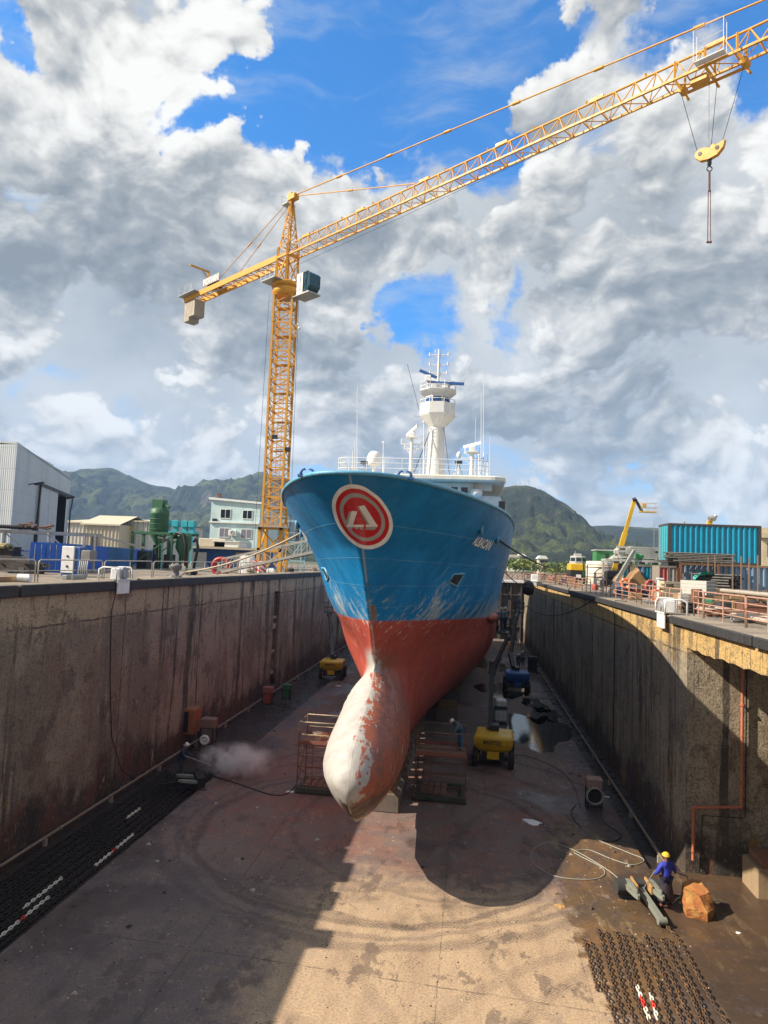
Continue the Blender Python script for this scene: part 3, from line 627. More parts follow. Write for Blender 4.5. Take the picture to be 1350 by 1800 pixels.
bc = t.mix(t.m('MULTIPLY', nose, t.smooth(t.m('ADD', z, t.m('MULTIPLY', n2, .8)), 3.0, 2.75)), bc, (.44, .37, .26))
ln = t.m('MAXIMUM', seam(x, X0+.02, .022), t.m('MAXIMUM', seam(z, 3.35, .02), seam(t.m('ADD', x, t.m('MULTIPLY', y, .12)), X0+.85+24*.12, .02)))
bc = t.mix(t.m('MULTIPLY', ln, .55), bc, (.10, .09, .08))
red = t.mix(bm, red, bc)
wav = t.m('ADD', hgt, t.m('MULTIPLY', t.m('SUBTRACT', sc2, .5), .35))
c = t.mix(t.smooth(wav, -.03, .03), red, blue)
stemrust = t.m('MULTIPLY', t.m('MULTIPLY', t.smooth(x, X0+.0, X0+.03), t.smooth(t.m('ADD', x, t.m('MULTIPLY', n2, .1)), X0+.27, X0+.24)), t.m('MULTIPLY', t.smooth(z, 9.2, 9.25), t.smooth(t.m('ADD', z, t.m('MULTIPLY', n2, .2)), 9.95, 9.9))); c = t.mix(t.m('MULTIPLY', stemrust, .85), c, (.23, .14, .055))
stml = t.m('MULTIPLY', seam(x, X0, .05), t.smooth(t.noise(t.scale(p, (1, 1, .4)), 1.2, 4), .4, .55)); c = t.mix(t.m('MULTIPLY', stml, .6), c, (.5, .5, .48))
hb = t.bump(t.m('ADD', t.m('MULTIPLY', t.noise(t.scale(p, (1, 1, .8)), .55, 2, .4), 5.0), t.m('ADD', t.m('MULTIPLY', sm, .35), t.m('ADD', t.m('MULTIPLY', fy, -.3), t.m('MULTIPLY', n3, .12)))), .35, .06)
t.out(c, t.smooth(t.m('ADD', n2, t.m('MULTIPLY', pm, .3)), .3, .8, .36, .62), 0, hb, .3)
ship = thing('ship', (X0, 60, 0), 'large blue and red ship with a bulbous bow standing on blocks in the dry dock', 'ship')
b = MB(); NR = len(rows)
b.add([q for r_ in rows for q in r_], [(i*NC+k, i*NC+k+1, (i+1)*NC+k+1, (i+1)*NC+k) for i in range(NR-1) for k in range(NC-1)], True)
b.sheet([rows[i][0] for i in range(NR)]+[rows[i][-1] for i in range(NR-1, -1, -1)])        # transom
dk = [q for q in rows[NR-9]]
for i in range(MID): b.add([dk[i], dk[i+1], dk[NC-2-i], dk[NC-1-i]], [(0, 1, 2, 3)])
for i in range(MID): b.add([rows[0][i], rows[0][i+1], rows[0][NC-2-i], rows[0][NC-1-i]], [(0, 1, 2, 3)])
hull = b.build('hull', hm, ship)
bv = BVHTree.FromPolygons([Vector(q) for r_ in rows for q in r_], [(i*NC+k, i*NC+k+1, (i+1)*NC+k+1, (i+1)*NC+k) for i in range(NR-1) for k in range(NC-1)])
def onhull(u, v, lift=.012):
    d = ray(u, v).normalized(); h_, n_, _, _ = bv.ray_cast(EYE, d)
    if h_ is None: return None
    if n_.dot(d) > 0: n_ = -n_
    return h_+n_*lift
BR = mat('bulwark_cap', (.10, .33, .5), .5, dirt=.5, rust=.2)
top = [Vector(q)+Vector((0, 0, .02)) for q in rows[-1]]
b = MB(); b.path(top, .075, 6); b.build('bulwark_rail', BR, ship)
b = MB(); inn = [Vector(q) for q in rows[-5]]
for i in range(NC-1): b.add([top[i]+(Vector((X0, top[i].y+3, top[i].z))-top[i]).normalized()*.16, top[i+1]+(Vector((X0, top[i+1].y+3, top[i+1].z))-top[i+1]).normalized()*.16, top[i+1], top[i]], [(0, 1, 2, 3)])
b.build('bulwark_top', mat('bulwark_white', (.5, .52, .5), .6, dirt=.6), ship)
# emblem painted across the stem: white, red and grey rings, red field, white device with grey shading
OUTL = [(425,217),(462,221),(500,235),(540,262),(575,290),(606,330),(630,370),(642,408),(645,440),(641,472),(630,500),(614,524),(590,545),(556,561),(520,568),(488,565),(460,555),(428,534),(400,510),(373,476),(350,440),(333,400),(322,360),(319,335),(320,310),(329,280),(345,255),(362,238),(385,225),(404,219)]
OUTL = [(480+a/3.068, 780+q/3.068) for a, q in OUTL]
ec = (480+482/3.068, 780+398/3.068)
def plain(name, col): return mat(name, col, .45, dirt=.12, dcol=(.2, .2, .2))
EW, ER, EG = plain('emblem_white', (.93, .92, .89)), plain('emblem_red', (.62, .008, .014)), plain('emblem_grey', (.42, .42, .41))
def smooth_loop(P, k=3):
    out = []
    n = len(P)
    for i in range(n):
        p0, p1, p2, p3 = (np.array(P[(i+j-1)%n]) for j in range(4))
        for s_ in range(k):
            f = s_/k; out.append(tuple(.5*((2*p1)+(-p0+p2)*f+(2*p0-5*p1+4*p2-p3)*f*f+(-p0+3*p1-3*p2+p3)*f**3)))
    return out
LP = smooth_loop(OUTL)
def ring(name, k0, k1, mt, lift):
    b = MB(); ks = np.linspace(k0, k1, max(3, int(abs(k1-k0)*26)+1)); n = len(LP); vs = []; ok = True
    for k in ks:
        for a, q in LP:
            h_ = onhull(ec[0]+(a-ec[0])*k, ec[1]+(q-ec[1])*k, lift); vs.append(h_ if h_ is not None else Vector((X0, 22, 13)))
    b.add(vs, [(i*n+j, i*n+(j+1)%n, (i+1)*n+(j+1)%n, (i+1)*n+j) for i in range(len(ks)-1) for j in range(n)], True)
    return b.build(name, mt, emb)
emb = MB(); 
emb_root = None
def patch(quad, n, mt, lift, name, par):
    b = MB(); A, B_, C_, D_ = [np.array(q, float) for q in quad]; vs = []
    for j in range(n+1):
        for i in range(n+1):
            f, g = i/n, j/n; q = A*(1-f)*(1-g)+B_*f*(1-g)+C_*f*g+D_*(1-f)*g; h_ = onhull(q[0], q[1], lift); vs.append(h_ if h_ is not None else Vector((X0, 23, 12)))
    b.add(vs, [(j*(n+1)+i, j*(n+1)+i+1, (j+1)*(n+1)+i+1, (j+1)*(n+1)+i) for j in range(n) for i in range(n)], True)
    return b.build(name, mt, par)
emb = bpy.data.objects.new('emblem', None); COL.objects.link(emb); emb.parent = ship; emb['_o'] = ship['_o']
ring('outer_ring', 1, .87, EW, .012); ring('red_ring', .875, .735, ER, .016); ring('grey_ring', .74, .615, EG, .020); ring('red_field', .62, .02, ER, .024)
def zq(*P): return [(480+a/3.068, 780+q/3.068) for a, q in P]
dev = [('grey', zq((388,440),(402,446),(425,362),(412,362))), ('grey', zq((402,446),(405,455),(545,462),(560,446))), ('grey', zq((456,336),(468,330),(522,432),(508,432))),
       ('w', zq((402,444),(428,446),(455,360),(425,358))), ('w', zq((398,446),(404,432),(560,432),(563,444))), ('w', zq((463,334),(492,327),(562,440),(524,440)))]
for i, (k, q) in enumerate(dev): patch(q, 6, EG if k == 'grey' else EW, .028 if k == 'grey' else .033, 'device_shadow' if k == 'grey' else 'device_stroke', emb)
# the name on both bows
v_, f_, wv_, hv_ = text_mesh('ALBACAN', shear=.2, bold=.03)
me = bmesh.new(); bvs = [me.verts.new((a, q, 0)) for a, q in v_]
for f in f_:
    try: me.faces.new([bvs[i] for i in f])
    except ValueError: pass
bmesh.ops.triangulate(me, faces=me.faces[:]); me.verts.ensure_lookup_table()
NQ = [(837,941.5),(868,951),(858.5,968),(828.5,957)]
def nm(flip):
    A, B_, C_, D_ = [np.array(q, float) for q in NQ]; b = MB(); vs = []
    for vv in me.verts:
        f, g = vv.co.x/wv_, 1-vv.co.y/hv_
        if flip: f = 1-f
        q = A*(1-f)*(1-g)+B_*f*(1-g)+C_*f*g+D_*(1-f)*g; h_ = onhull(q[0], q[1], .02)
        if flip: h_ = Vector((2*X0-h_.x, h_.y, h_.z))
        vs.append(h_)
    b.add(vs, [tuple(x_.index for x_ in f.verts) for f in me.faces]); b.build('ship_name', EW, ship)
me.verts.index_update(); nm(False); nm(True); me.free()
# hawse pockets, both bows: flat dark patch paints the recess shade, raised lip
HQ = [(796.5,1009),(815,1008.5),(802,1031),(788,1023)]
pk = [onhull(*q, -.02) for q in HQ]
for sgn in (1, -1):
    P = [Vector((X0+sgn*(q.x-X0), q.y, q.z)) for q in pk]; cen = sum(P, Vector())/4; nrm = (P[1]-P[0]).cross(P[3]-P[0]).normalized()
    if nrm.y > 0: nrm = -nrm
    b = MB(); P2 = [q+nrm*.05 for q in P]; Pi = [cen+(q-cen)*.86-nrm*.0 for q in P]
    b.add([q+nrm*.035 for q in P], [(0, 1, 2, 3)])
    hp = b.build('hawse_pocket', mat('hawse_painted_shade', (.012, .02, .03), .7, dirt=.5, rust=.1), ship)
    b = MB(); b.path([q+nrm*.02 for q in P]+[P[0]+nrm*.02], .06, 6); b.build('pocket_lip', BR, hp)
# rubbing strakes from the waterline bumps aft, side fairleads, bow horns
for sgn in (1, -1):
    b = MB(); pts = []
    for Y in np.linspace(45.5, 92, 24):
        zz = 9.0-(Y-26.5)*.045; pts.append((X0+sgn*(float(half(np.array([Y]), zz)[0])+.05), Y, zz))
    b.path(pts, [.10]+[.32]*23, 10); b.build('rubbing_strake', mat('strake_red', (.34, .09, .06), .6, dirt=.4, rust=.1), ship)
    for u, v in ((846, 931), (874, 948)):
        q = onhull(u, v, .02)
        q = Vector((X0+sgn*(q.x-X0), q.y, q.z)); b = MB(); b.torus(q, .19, .075, 14, 6, 'X'); b.ball(q, .15, 5, (.5, 1, 1)); b.build('fairlead', BR, ship)
for u, v in ((703, 838), (551, 833)):
    i = min(range(NC), key=lambda k: abs((top[k].x)-aty(u, v, 22.2).x)+abs(top[k].y-22.2)*.2); q = top[i]+Vector((0, .15, .03)); b = MB()
    for sg in (-1, 1): b.path([(q.x+sg*.2, q.y, q.z), (q.x+sg*.21, q.y, q.z+.09), (q.x+sg*.17, q.y, q.z+.17), (q.x+sg*.09, q.y, q.z+.21), (q.x+sg*.06, q.y, q.z+.17)], [.055, .05, .042, .034, .025], 8)
    b.box(q.x-.3, q.x+.3, q.y-.08, q.y+.08, q.z-.06, q.z+.02); b.build('bow_fairlead', BLUEP, ship)
# --- superstructure
CREAM = mat('superstructure_cream', (.66, .63, .54), .5, dirt=.45, dcol=(.28, .19, .1), rust=.1)
YB = 46.0
xl, xr = aty(600, 850, YB).x, aty(833, 850, YB).x; rl, rr = aty(591, 840, YB).x, aty(889, 850, YB).x
zr0, zr1 = aty(740, 846, YB).z, aty(740, 838, YB).z
b = MB(); b.bbox(xl, xr, YB, YB+12, 12.8, zr0, .08); house = b.build('wheelhouse', CREAM, ship)
zw0, zw1 = zr0-.95, zr0-.28
nw = int((xr-xl-.3)/.68)
for i in range(nw):
    wx = xr-.35-i*.68
    b = MB(); b.box(wx-.54, wx, YB-.025, YB+.03, zw0, zw1); wd = b.build('window', WHITE, house)
    b = MB(); b.bbox(wx-.50, wx-.04, YB-.035, YB-.02, zw0+.05, zw1-.05, .004); b.build('pane', GLASS, wd)
def rrect(x0, x1, y0, y1, r_, n=6):
    P = []
    for cx, cy, a0 in ((x1-r_, y0+r_, -90), (x1-r_, y1-r_, 0), (x0+r_, y1-r_, 90), (x0+r_, y0+r_, 180)):
        for k in range(n+1): a = R(a0+90*k/n); P.append((cx+r_*math.cos(a), cy+r_*math.sin(a)))
    return P
b = MB(); PR = rrect(rl, rr, YB-1.0, YB+11, 1.0); 
lay = [(zr0-.02, .12), (zr0+.08, 0), (zr1-.02, 0), (zr1+.05, .1)]
vs = []
cxr = (rl+rr)/2
for zz, k in lay: vs += [(cxr+(a-cxr)*(1-k*.12), YB+5+(q-YB-5)*(1-k*.12), zz) for a, q in PR]
n = len(PR); b.add(vs, [tuple(range(n-1, -1, -1)), tuple(range(3*n, 4*n))]+[(l*n+i, l*n+(i+1)%n, l*n+n+(i+1)%n, l*n+n+i) for l in range(3) for i in range(n)])
roof = b.build('bridge_roof', CREAM, ship)
b = MB(); b.box(xr+.02, rr-.9, YB+.3, YB+.75, zr0-.5, zr0-.03); b.beam((rr-1.2, YB+.4, zr0-.05), (xr+.05, YB+.4, zr0-1.0), .1); b.build('wing_bracket', CREAM, ship)
b = MB(); b.beam((rr-1.2, YB+3, zr0-.05), (xr+.05, YB+3, zr0-1.0), .1); b.build('wing_bracket', CREAM, ship)
b = MB(); b.prism([(xr-.6, 12.5), (aty(886, 900, YB).x, 12.5), (aty(889, 900, YB).x, 15.4), (aty(880, 872, YB).x, 16.25), (xr-.6, 16.3)], 9, (0, YB+.8, 0)); sh = b.build('side_house', WHITE, ship)
q = aty(885, 892, YB+.8); b = MB(); b.bbox(q.x-.32, q.x+.1, YB+.75, YB+.85, q.z-.42, q.z+.42, .01); b.build('window', GLASS, sh)
b = MB(); q = aty(837, 867, YB); b.lathe([(.05, -.3), (.36, -.28), (.42, 0), (.36, .22), (.05, .26)], (q.x, YB-.3, q.z), 12); b.build('life_raft', WHITE, ship)
# roof railing
b = MB(); zt = zr1+.05
RP = rrect(rl+.1, rr-1.2, YB-.8, YB+10, .9, 4)
for hh in (.36, .72, 1.05): b.path([(a, q, zt+hh) for a, q in RP], .022 if hh < 1 else .03, 5, True)
for i in range(len(RP)):
    A, B_ = Vector(RP[i]), Vector(RP[(i+1)%len(RP)]); n = max(1, int((B_-A).length/1.15))
    for k in range(n): q = A.lerp(B_, k/n); b.tube((q.x, q.y, zt), (q.x, q.y, zt+1.05), .022, 5)
b.build('roof_railing', WHITE2, ship)
# satellite dome
q = aty(658, 806, 49); b = MB(); b.lathe([(.12, -1.15), (.12, -.62), (.3, -.55), (.45, -.5), (.52, -.3), (.53, 0), (.5, .2), (.4, .4), (.25, .52), (.02, .56)], q, 18); b.build('satellite_dome', WHITE2, ship)
# roof masts with radar scanners
def lightmast(u, v0, v1, Y, bar, arms):
    a, e = aty(u, v0, Y), aty(u, v1, Y); b = MB(); b.tube((e.x, Y, e.z), (e.x, Y, a.z-.25), .16, 8, .11)
    for dz_, hw in arms: b.tube((e.x-hw, Y, e.z+dz_), (e.x+hw, Y, e.z+dz_), .04, 6); b.tube((e.x-hw, Y, e.z+dz_), (e.x-hw, Y, e.z+dz_+.4), .035, 6); b.tube((e.x+hw, Y, e.z+dz_), (e.x+hw, Y, e.z+dz_+.4), .035, 6); b.beam((e.x-hw*.8, Y, e.z+dz_), (e.x, Y, e.z+dz_-.5), .05)
    b.box(e.x-.42, e.x+.42, Y-.4, Y+.4, a.z-.55, a.z-.5)
    mm = b.build('radar_mast', WHITE, ship)
    b = MB(); b.bbox(e.x-.2, e.x+.2, Y-.2, Y+.2, a.z-.5, a.z-.1, .04); b.beam(Vector((e.x, Y, a.z))-Vector(bar), Vector((e.x, Y, a.z))+Vector(bar), .14, .2); b.build('radar_scanner', WHITE2, mm)
lightmast(722, 757, 832, 48.5, (.45, -.9, .18), ((2.1, .75), (1.75, .5)))
lightmast(829, 782, 836, 47.5, (.62, -.2, .13), ((1.2, .8), (1.55, .5)))
for u, v0, v1, Y, w_ in ((628, 680, 832, 49, .028), (620, 792, 832, 49, .035), (624, 775, 832, 49.5, .03), (674, 778, 832, 47.5, .05), (850, 674, 835, 48, .03), (846, 690, 835, 48.4, .03), (836, 735, 835, 49, .022), (861, 765, 835, 49, .02), (842, 800, 836, 47.2, .06), (857, 796, 836, 47.8, .04), (655, 735, 735, 51, .02), (745, 742, 830, 47, .05)):
    a, e = aty(u, v0, Y), aty(u, v1, Y)
    if v0 == v1: continue
    b = MB(); b.tube((e.x, Y, zt-.02), (a.x, Y, a.z), w_*1.25, 6, w_*.6)
    if w_ >= .05: b.ball(a, .09, 4)
    b.build('whip_antenna', WHITE2, ship)
for u in (640, 806):
    q = aty(u, 813, 45.3); b = MB(); b.bbox(q.x-.26, q.x+.26, 45.2, 45.5, q.z-.1, q.z+.12, .02); b.tube((q.x-.3, 45.4, zt), (q.x, 45.4, q.z), .025, 5); b.tube((q.x+.3, 45.4, zt), (q.x, 45.4, q.z), .025, 5); f_l = b.build('floodlight', STEEL, ship)
    b = MB(); b.box(q.x-.22, q.x+.22, 45.185, 45.199, q.z-.06, q.z+.08); b.build('lens', GLASS, f_l)
q = aty(807, 800, 46); b = MB(); b.lathe([(.05, -1.3), (.05, -.2), (.14, -.18), (.17, 0), (.14, .18), (.03, .24)], q, 12); b.build('gps_dome', WHITE2, ship)
# main mast tower with the lookout gallery
YM = 52.0
mz = lambda v: aty(767, v, YM).z
mx = aty(767, 780, YM).x
mt_ = bpy.data.objects.new('mast_tower', None); COL.objects.link(mt_); mt_.parent = ship; mt_['_o'] = ship['_o']
b = MB(); b.lathe([(.78, zr1), (.66, mz(800)), (.56, mz(745)), (.56, mz(742))], (mx, YM, 0), 14)
for k in (0, 1): b.tube((mx-.9+.18*k, YM-.72, zr1), (mx-.62+.18*k, YM-.6, mz(752)), .03, 5)
for k in range(16): zz = zr1+.3*k+.2; b.tube((mx-.9+.02*k, YM-.7, zz), (mx-.7+.02*k, YM-.7, zz), .018, 4)
b.build('mast_column', WHITE, mt_)
def octo(r_, yk=1.0): return [(r_*math.cos(R(22.5+45*k)), r_*yk*math.sin(R(22.5+45*k))) for k in range(8)]
b = MB(); vs = []
prof_g = [(.6, mz(752)), (1.36, mz(734)), (1.44, mz(731)), (1.44, mz(712)), (1.38, mz(712)), (1.38, mz(730))]
for r_, zz in prof_g: vs += [(mx+a, YM+q, zz) for a, q in octo(r_)]
b.add(vs, [(l*8+i, l*8+(i+1)%8, l*8+8+(i+1)%8, l*8+8+i) for l in range(5) for i in range(8)]+[tuple(range(40, 48)), tuple(range(7, -1, -1))])
for k in range(8):
    a, q = octo(1.42)[k]; b.tube((mx+a, YM+q, mz(712)), (mx+a, YM+q, mz(706)), .03, 5)
b.path([(mx+a, YM+q, mz(706)) for a, q in octo(1.42)], .028, 5, True)
b.build('lookout_gallery', WHITE, mt_)
b = MB(); vs = []
for r_, zz in ((1.0, mz(730)), (1.0, mz(699)), (1.4, mz(692)), (1.5, mz(690)), (1.5, mz(688))): vs += [(mx+a, YM+q, zz) for a, q in octo(r_)]
b.add(vs, [(l*8+i, l*8+(i+1)%8, l*8+8+(i+1)%8, l*8+8+i) for l in range(4) for i in range(8)]+[tuple(range(32, 40)), tuple(range(7, -1, -1))])
cab = b.build('lookout_cabin', WHITE, mt_)
BG = mat('blue_tinted_glass', (.015, .07, .22), .12, dirt=.1, bump=0)
o8 = octo(1.015)
for k in (4, 5, 6, 7):
    A, B_ = Vector(o8[k]), Vector(o8[(k+1)%8]); b = MB(); a, e = A.lerp(B_, .08), A.lerp(B_, .92)
    b.add([(mx+a.x, YM+a.y, mz(712)), (mx+e.x, YM+e.y, mz(712)), (mx+e.x*1.0, YM+e.y, mz(701)), (mx+a.x, YM+a.y, mz(701))], [(0, 1, 2, 3)]); b.build('window', BG, cab)
b = MB(); o9 = octo(1.45)
for hh in (mz(682), mz(675)): b.path([(mx+a, YM+q, hh) for a, q in o9], .024, 5, True)
for a, q in o9: b.tube((mx+a, YM+q, mz(689)), (mx+a, YM+q, mz(675)), .026, 5)
b.build('upper_railing', WHITE2, mt_)
b = MB(); tx = aty(771, 650, YM).x; tz0 = mz(689)
b.tube((tx, YM, tz0), (tx, YM, mz(614)), .13, 8, .08)
for v, hw in ((624, .72), (641, .70), (656, .66)):
    b.tube((tx-hw, YM, mz(v)), (tx+hw, YM, mz(v)), .04, 6); b.beam((tx-hw*.6, YM, mz(v)), (tx, YM, mz(v)-.25), .05); b.beam((tx+hw*.6, YM, mz(v)), (tx, YM, mz(v)-.25), .05)
    for sg in (-1, 1): b.tube((tx+sg*hw, YM, mz(v)-.1), (tx+sg*hw, YM, mz(v)+.18), .055, 6)
b.tube((tx-.3, YM, mz(614)), (tx-.3, YM, mz(620)), .03, 5); b.build('signal_mast', WHITE, mt_)
for A, B_, bx in (((738, 651), (768, 664), (752, 668)), ((751, 672), (816, 675), (782, 680))):
    a, e = aty(*A, YM-1), aty(*B_, YM-1); m0 = (a+e)/2; b = MB(); b.beam(a, e, .16, .2); sc_ = b.build('radar_scanner', BLUEP, mt_)
    b = MB(); b.bbox(m0.x-.22, m0.x+.22, YM-1.2, YM-.8, m0.z-.55, m0.z-.1, .04); b.tube((m0.x, YM-1, tz0), (m0.x, YM-1, m0.z-.5), .09, 8); b.build('scanner_gearbox', WHITE2, sc_)
b = MB()
q = aty(790, 682, YM); b.tube((q.x, YM-.8, tz0), (q.x, YM-.8, q.z), .08, 6); b.ball((q.x, YM-.8, q.z+.1), .2, 6)
b.bbox(mx-.5, mx+.5, YM-.5, YM+.4, tz0, tz0+.5, .04); b.build('antenna_base', WHITE2, mt_)
b = MB(); a = aty(650, 572*.0+732, YM)
b.tube((aty(729, 733, YM).x, YM, mz(733)), (aty(804, 733, YM).x, YM, mz(733)), .025, 5); b.build('yard_arm', STEEL, mt_)
b = MB()
for A, B_ in (((758, 752), (728, 830)), ((780, 752), (790, 834))): b.tube(aty(*A, YM-.4), aty(*B_, YM-2), .03, 5)
b.tube(aty(716, 640, YM), aty(737, 722, YM), .014, 4); b.build('stay_wire', BLACKM, mt_)
# keel blocks and bilge timbers under the ship
kb = None
KB = mat('keel_block_concrete', (.16, .13, .11), .9, dirt=.6); TB = mat('keel_block_timber', (.20, .13, .075), .85, dirt=.5)
first = None; kg = 'keel blocks in a row under the ship'
def block(loc, label):
    k = thing('keel_block', loc, label, 'keel block', kg); b = MB(); x_, y_, _ = loc
    b.bbox(x_-.85, x_+.85, y_-.4, y_+.4, 0, .85, .04); b.build('concrete_base', KB, k); b = MB(); b.box(x_-.7, x_+.7, y_-.35, y_+.35, .85, 1.15); b.box(x_-.6, x_+.6, y_-.3, y_+.3, 1.152, 1.44); b.build('timber_cap', TB, k); return k
first = block((X0, 32.6, 0), 'foremost keel block with a bright timber cap just behind the bulb')
for i, Y in enumerate(np.arange(34.0, 92, 1.4)): dup(first, (X0, float(Y), 0), None, 'concrete keel block with timber cap, in the dark row under the ship', kg)
for sg in (-1, 1):
    for Y in (52, 60, 68, 76, 84):
        dup(first, (X0+sg*2.4, Y, 0), None, 'side block with timber cap under the turn of the ship bottom', 'side blocks under the ship')
b = MB(); q = atz(672, 1408, .3)
b.prism([(-.75, 0), (.7, 0), (.85, .35), (.55, .75), (-.2, .85), (-.6, .5)], .25, (q.x-.1, q.y+.5, .002)); solo(b, 'timber_wedge', mat('fresh_timber', (.52, .34, .14), .8, dirt=.3), (q.x, q.y+.6, 0), 'bright broken timber wedge lying under the nose of the bulb', 'timber')
# ================================================================== tower crane
PX, PY, ZJ = -20.75, 70.0, 44.0
crane = thing('tower_crane', (PX, PY, ZQL), 'tall yellow lattice tower crane with its long jib reaching over the dock', 'crane')
def lattice(b, x0, x1, y0, y1, z0, z1, n, leg=.11, br=.055):
    cs = [(x0, y0), (x1, y0), (x1, y1), (x0, y1)]; zs = np.linspace(z0, z1, n+1)
    for x_, y_ in cs: b.beam((x_, y_, z0), (x_, y_, z1), leg*2, leg*2, (0, 1, 0))
    for k in range(n):
        for i in range(4):
            a, e = cs[i], cs[(i+1)%4]; b.beam((*a, zs[k]), (*e, zs[k]), br*1.6)
            m_ = ((a[0]+e[0])/2, (a[1]+e[1])/2)
            if k % 2 == 0: b.beam((*a, zs[k]), (*e, zs[k+1]), br*1.5)
            else: b.beam((*e, zs[k]), (*a, zs[k+1]), br*1.5)
    for i in range(4): b.beam((*cs[i], z1), (*cs[(i+1)%4], z1), br*1.8)
W2 = 1.0
zsec = np.linspace(ZQL+5.2, ZJ-4.3, 9)
for k in range(8):
    b = MB(); lattice(b, PX-W2, PX+W2, PY-W2, PY+W2, zsec[k]+.02, zsec[k+1]-.02, 3)
    zz = zsec[k]
    for q in range(8): b.tube((PX-.25, PY+.3, zz+q*.4), (PX+.25, PY+.3, zz+q*.4), .025, 4)
    b.tube((PX-.25, PY+.3, zz), (PX-.25, PY+.3, zsec[k+1]), .03, 4); b.tube((PX+.25, PY+.3, zz), (PX+.25, PY+.3, zsec[k+1]), .03, 4)
    b.box(PX-.9, PX+.9, PY-.1, PY+.9, zz+1.9, zz+1.96)
    b.build('mast_section', YEL, crane)
b = MB(); lattice(b, PX-1.15, PX+1.15, PY-1.15, PY+1.15, ZQL, ZQL+5.2, 2, .17, .11)
for z_ in (ZQL+2.6, ZQL+4.9): b.box(PX-1.3, PX+1.3, PY-1.32, PY-1.17, z_, z_+.35); b.box(PX+1.17, PX+1.32, PY-1.3, PY+1.3, z_, z_+.35)
b.build('mast_base', YEL, crane)
b = MB(); b.box(PX-1.6, PX+2.2, PY-2.2, PY-1.35, ZQL+5.1, ZQL+5.2)
for q in np.arange(PX-1.6, PX+2.3, .95): b.tube((q, PY-2.2, ZQL+5.2), (q, PY-2.2, ZQL+6.2), .03, 5)
b.tube((PX-1.6, PY-2.2, ZQL+6.2), (PX+2.2, PY-2.2, ZQL+6.2), .03, 5); b.build('access_platform', STEEL, crane)
# slewing unit
b = MB(); zt = ZJ-4.3; b.lathe([(1.25, zt), (1.5, zt+.25), (1.5, zt+.75), (1.1, zt+.85), (1.1, zt+1.0), (1.6, zt+1.05), (1.6, zt+1.35), (1.0, zt+1.4)], (PX, PY, 0), 20); b.build('slewing_ring', YEL, crane)
JD = Vector((.804, -.595, 0)); JS = Vector((.595, .804, 0)); JP = Vector((PX, PY, 0))
def jp(s, q, z): return JP+JD*s+JS*q+Vector((0, 0, z))
b = MB()
for s_, q in ((-.9, -.8), (.9, -.8), (.9, .8), (-.9, .8)):
    b.beam(jp(s_, q, zt+1.35), jp(s_*.9, q*.9, ZJ+1.2), .24)
for s_ in (-.9, .9): b.beam(jp(s_, -.8, ZJ), jp(s_, .8, ZJ), .2); b.beam(jp(s_, -.8, zt+1.5), jp(s_, .8, ZJ-.2), .1); b.beam(jp(s_, .8, zt+1.5), jp(s_, -.8, ZJ-.2), .1)
for q in (-.8, .8): b.beam(jp(-.9, q, zt+1.5), jp(.9, q, ZJ-.2), .1); b.beam(jp(-.9, q, ZJ), jp(.9, q, ZJ), .2)
b.build('slewing_frame', YEL, crane)
b = MB(); b.obox(jp(-.3, -1.6, zt+1.35), JD*1.2, JS*.7, (0, 0, .05))
for s_ in (-1.5, -.7, .1, .9): b.tube(jp(s_, -2.3, zt+1.4), jp(s_, -2.3, zt+2.4), .03, 5)
b.tube(jp(-1.5, -2.3, zt+2.4), jp(.9, -2.3, zt+2.4), .03, 5); b.tube(jp(-1.5, -2.3, zt+1.9), jp(.9, -2.3, zt+1.9), .025, 5); b.build('slew_platform', STEEL, crane)
# tower head (cathead)
ZK = aty(512, 352, PY).z
b = MB(); n = 6
def hd(k, s_, q): f = k/n; return jp(s_*(1-f)+.25*f, q*(1-.8*f), ZJ+.3+(ZK-ZJ-.3)*f)
for s_, q in ((-.85, -.75), (.85, -.75), (.85, .75), (-.85, .75)): b.beam(hd(0, s_, q), hd(n, s_, q), .14)
for k in range(n):
    L = [(-.85, -.75), (.85, -.75), (.85, .75), (-.85, .75)]
    for i in range(4):
        a, e = L[i], L[(i+1)%4]; b.beam(hd(k, *a), hd(k, *e), .07)
        b.beam(hd(k, *(a if k%2 else e)), hd(k+1, *(e if k%2 else a)), .07)
b.obox(jp(.4, 0, ZK+.15), JD*.6, JS*.35, (0, 0, .28)); b.tube(jp(.2, -.35, ZK+.5), jp(.2, .35, ZK+.5), .28, 12); b.build('tower_head', YEL, crane)
b = MB()
for k in range(14): f = k/14; c_ = hd(f*n, -.85, 0)-JD*.25; b.path([c_+JS*(.32*math.cos(a))-JD*(.32*math.sin(a)) for a in np.linspace(0, PI, 5)], .02, 4)
b.obox(jp(-.35, 0, ZK-.5), JD*.5, JS*.6, (0, 0, .03))
for q in (-.6, .6): b.tube(jp(-.85, q, ZK-.5), jp(-.85, q, ZK+.5), .025, 4)
b.tube(jp(-.85, -.6, ZK+.5), jp(-.85, .6, ZK+.5), .025, 4); b.tube(jp(-.85, .6, ZK+.5), jp(.2, .6, ZK+.5), .025, 4); b.build('head_platform', STEEL, crane)
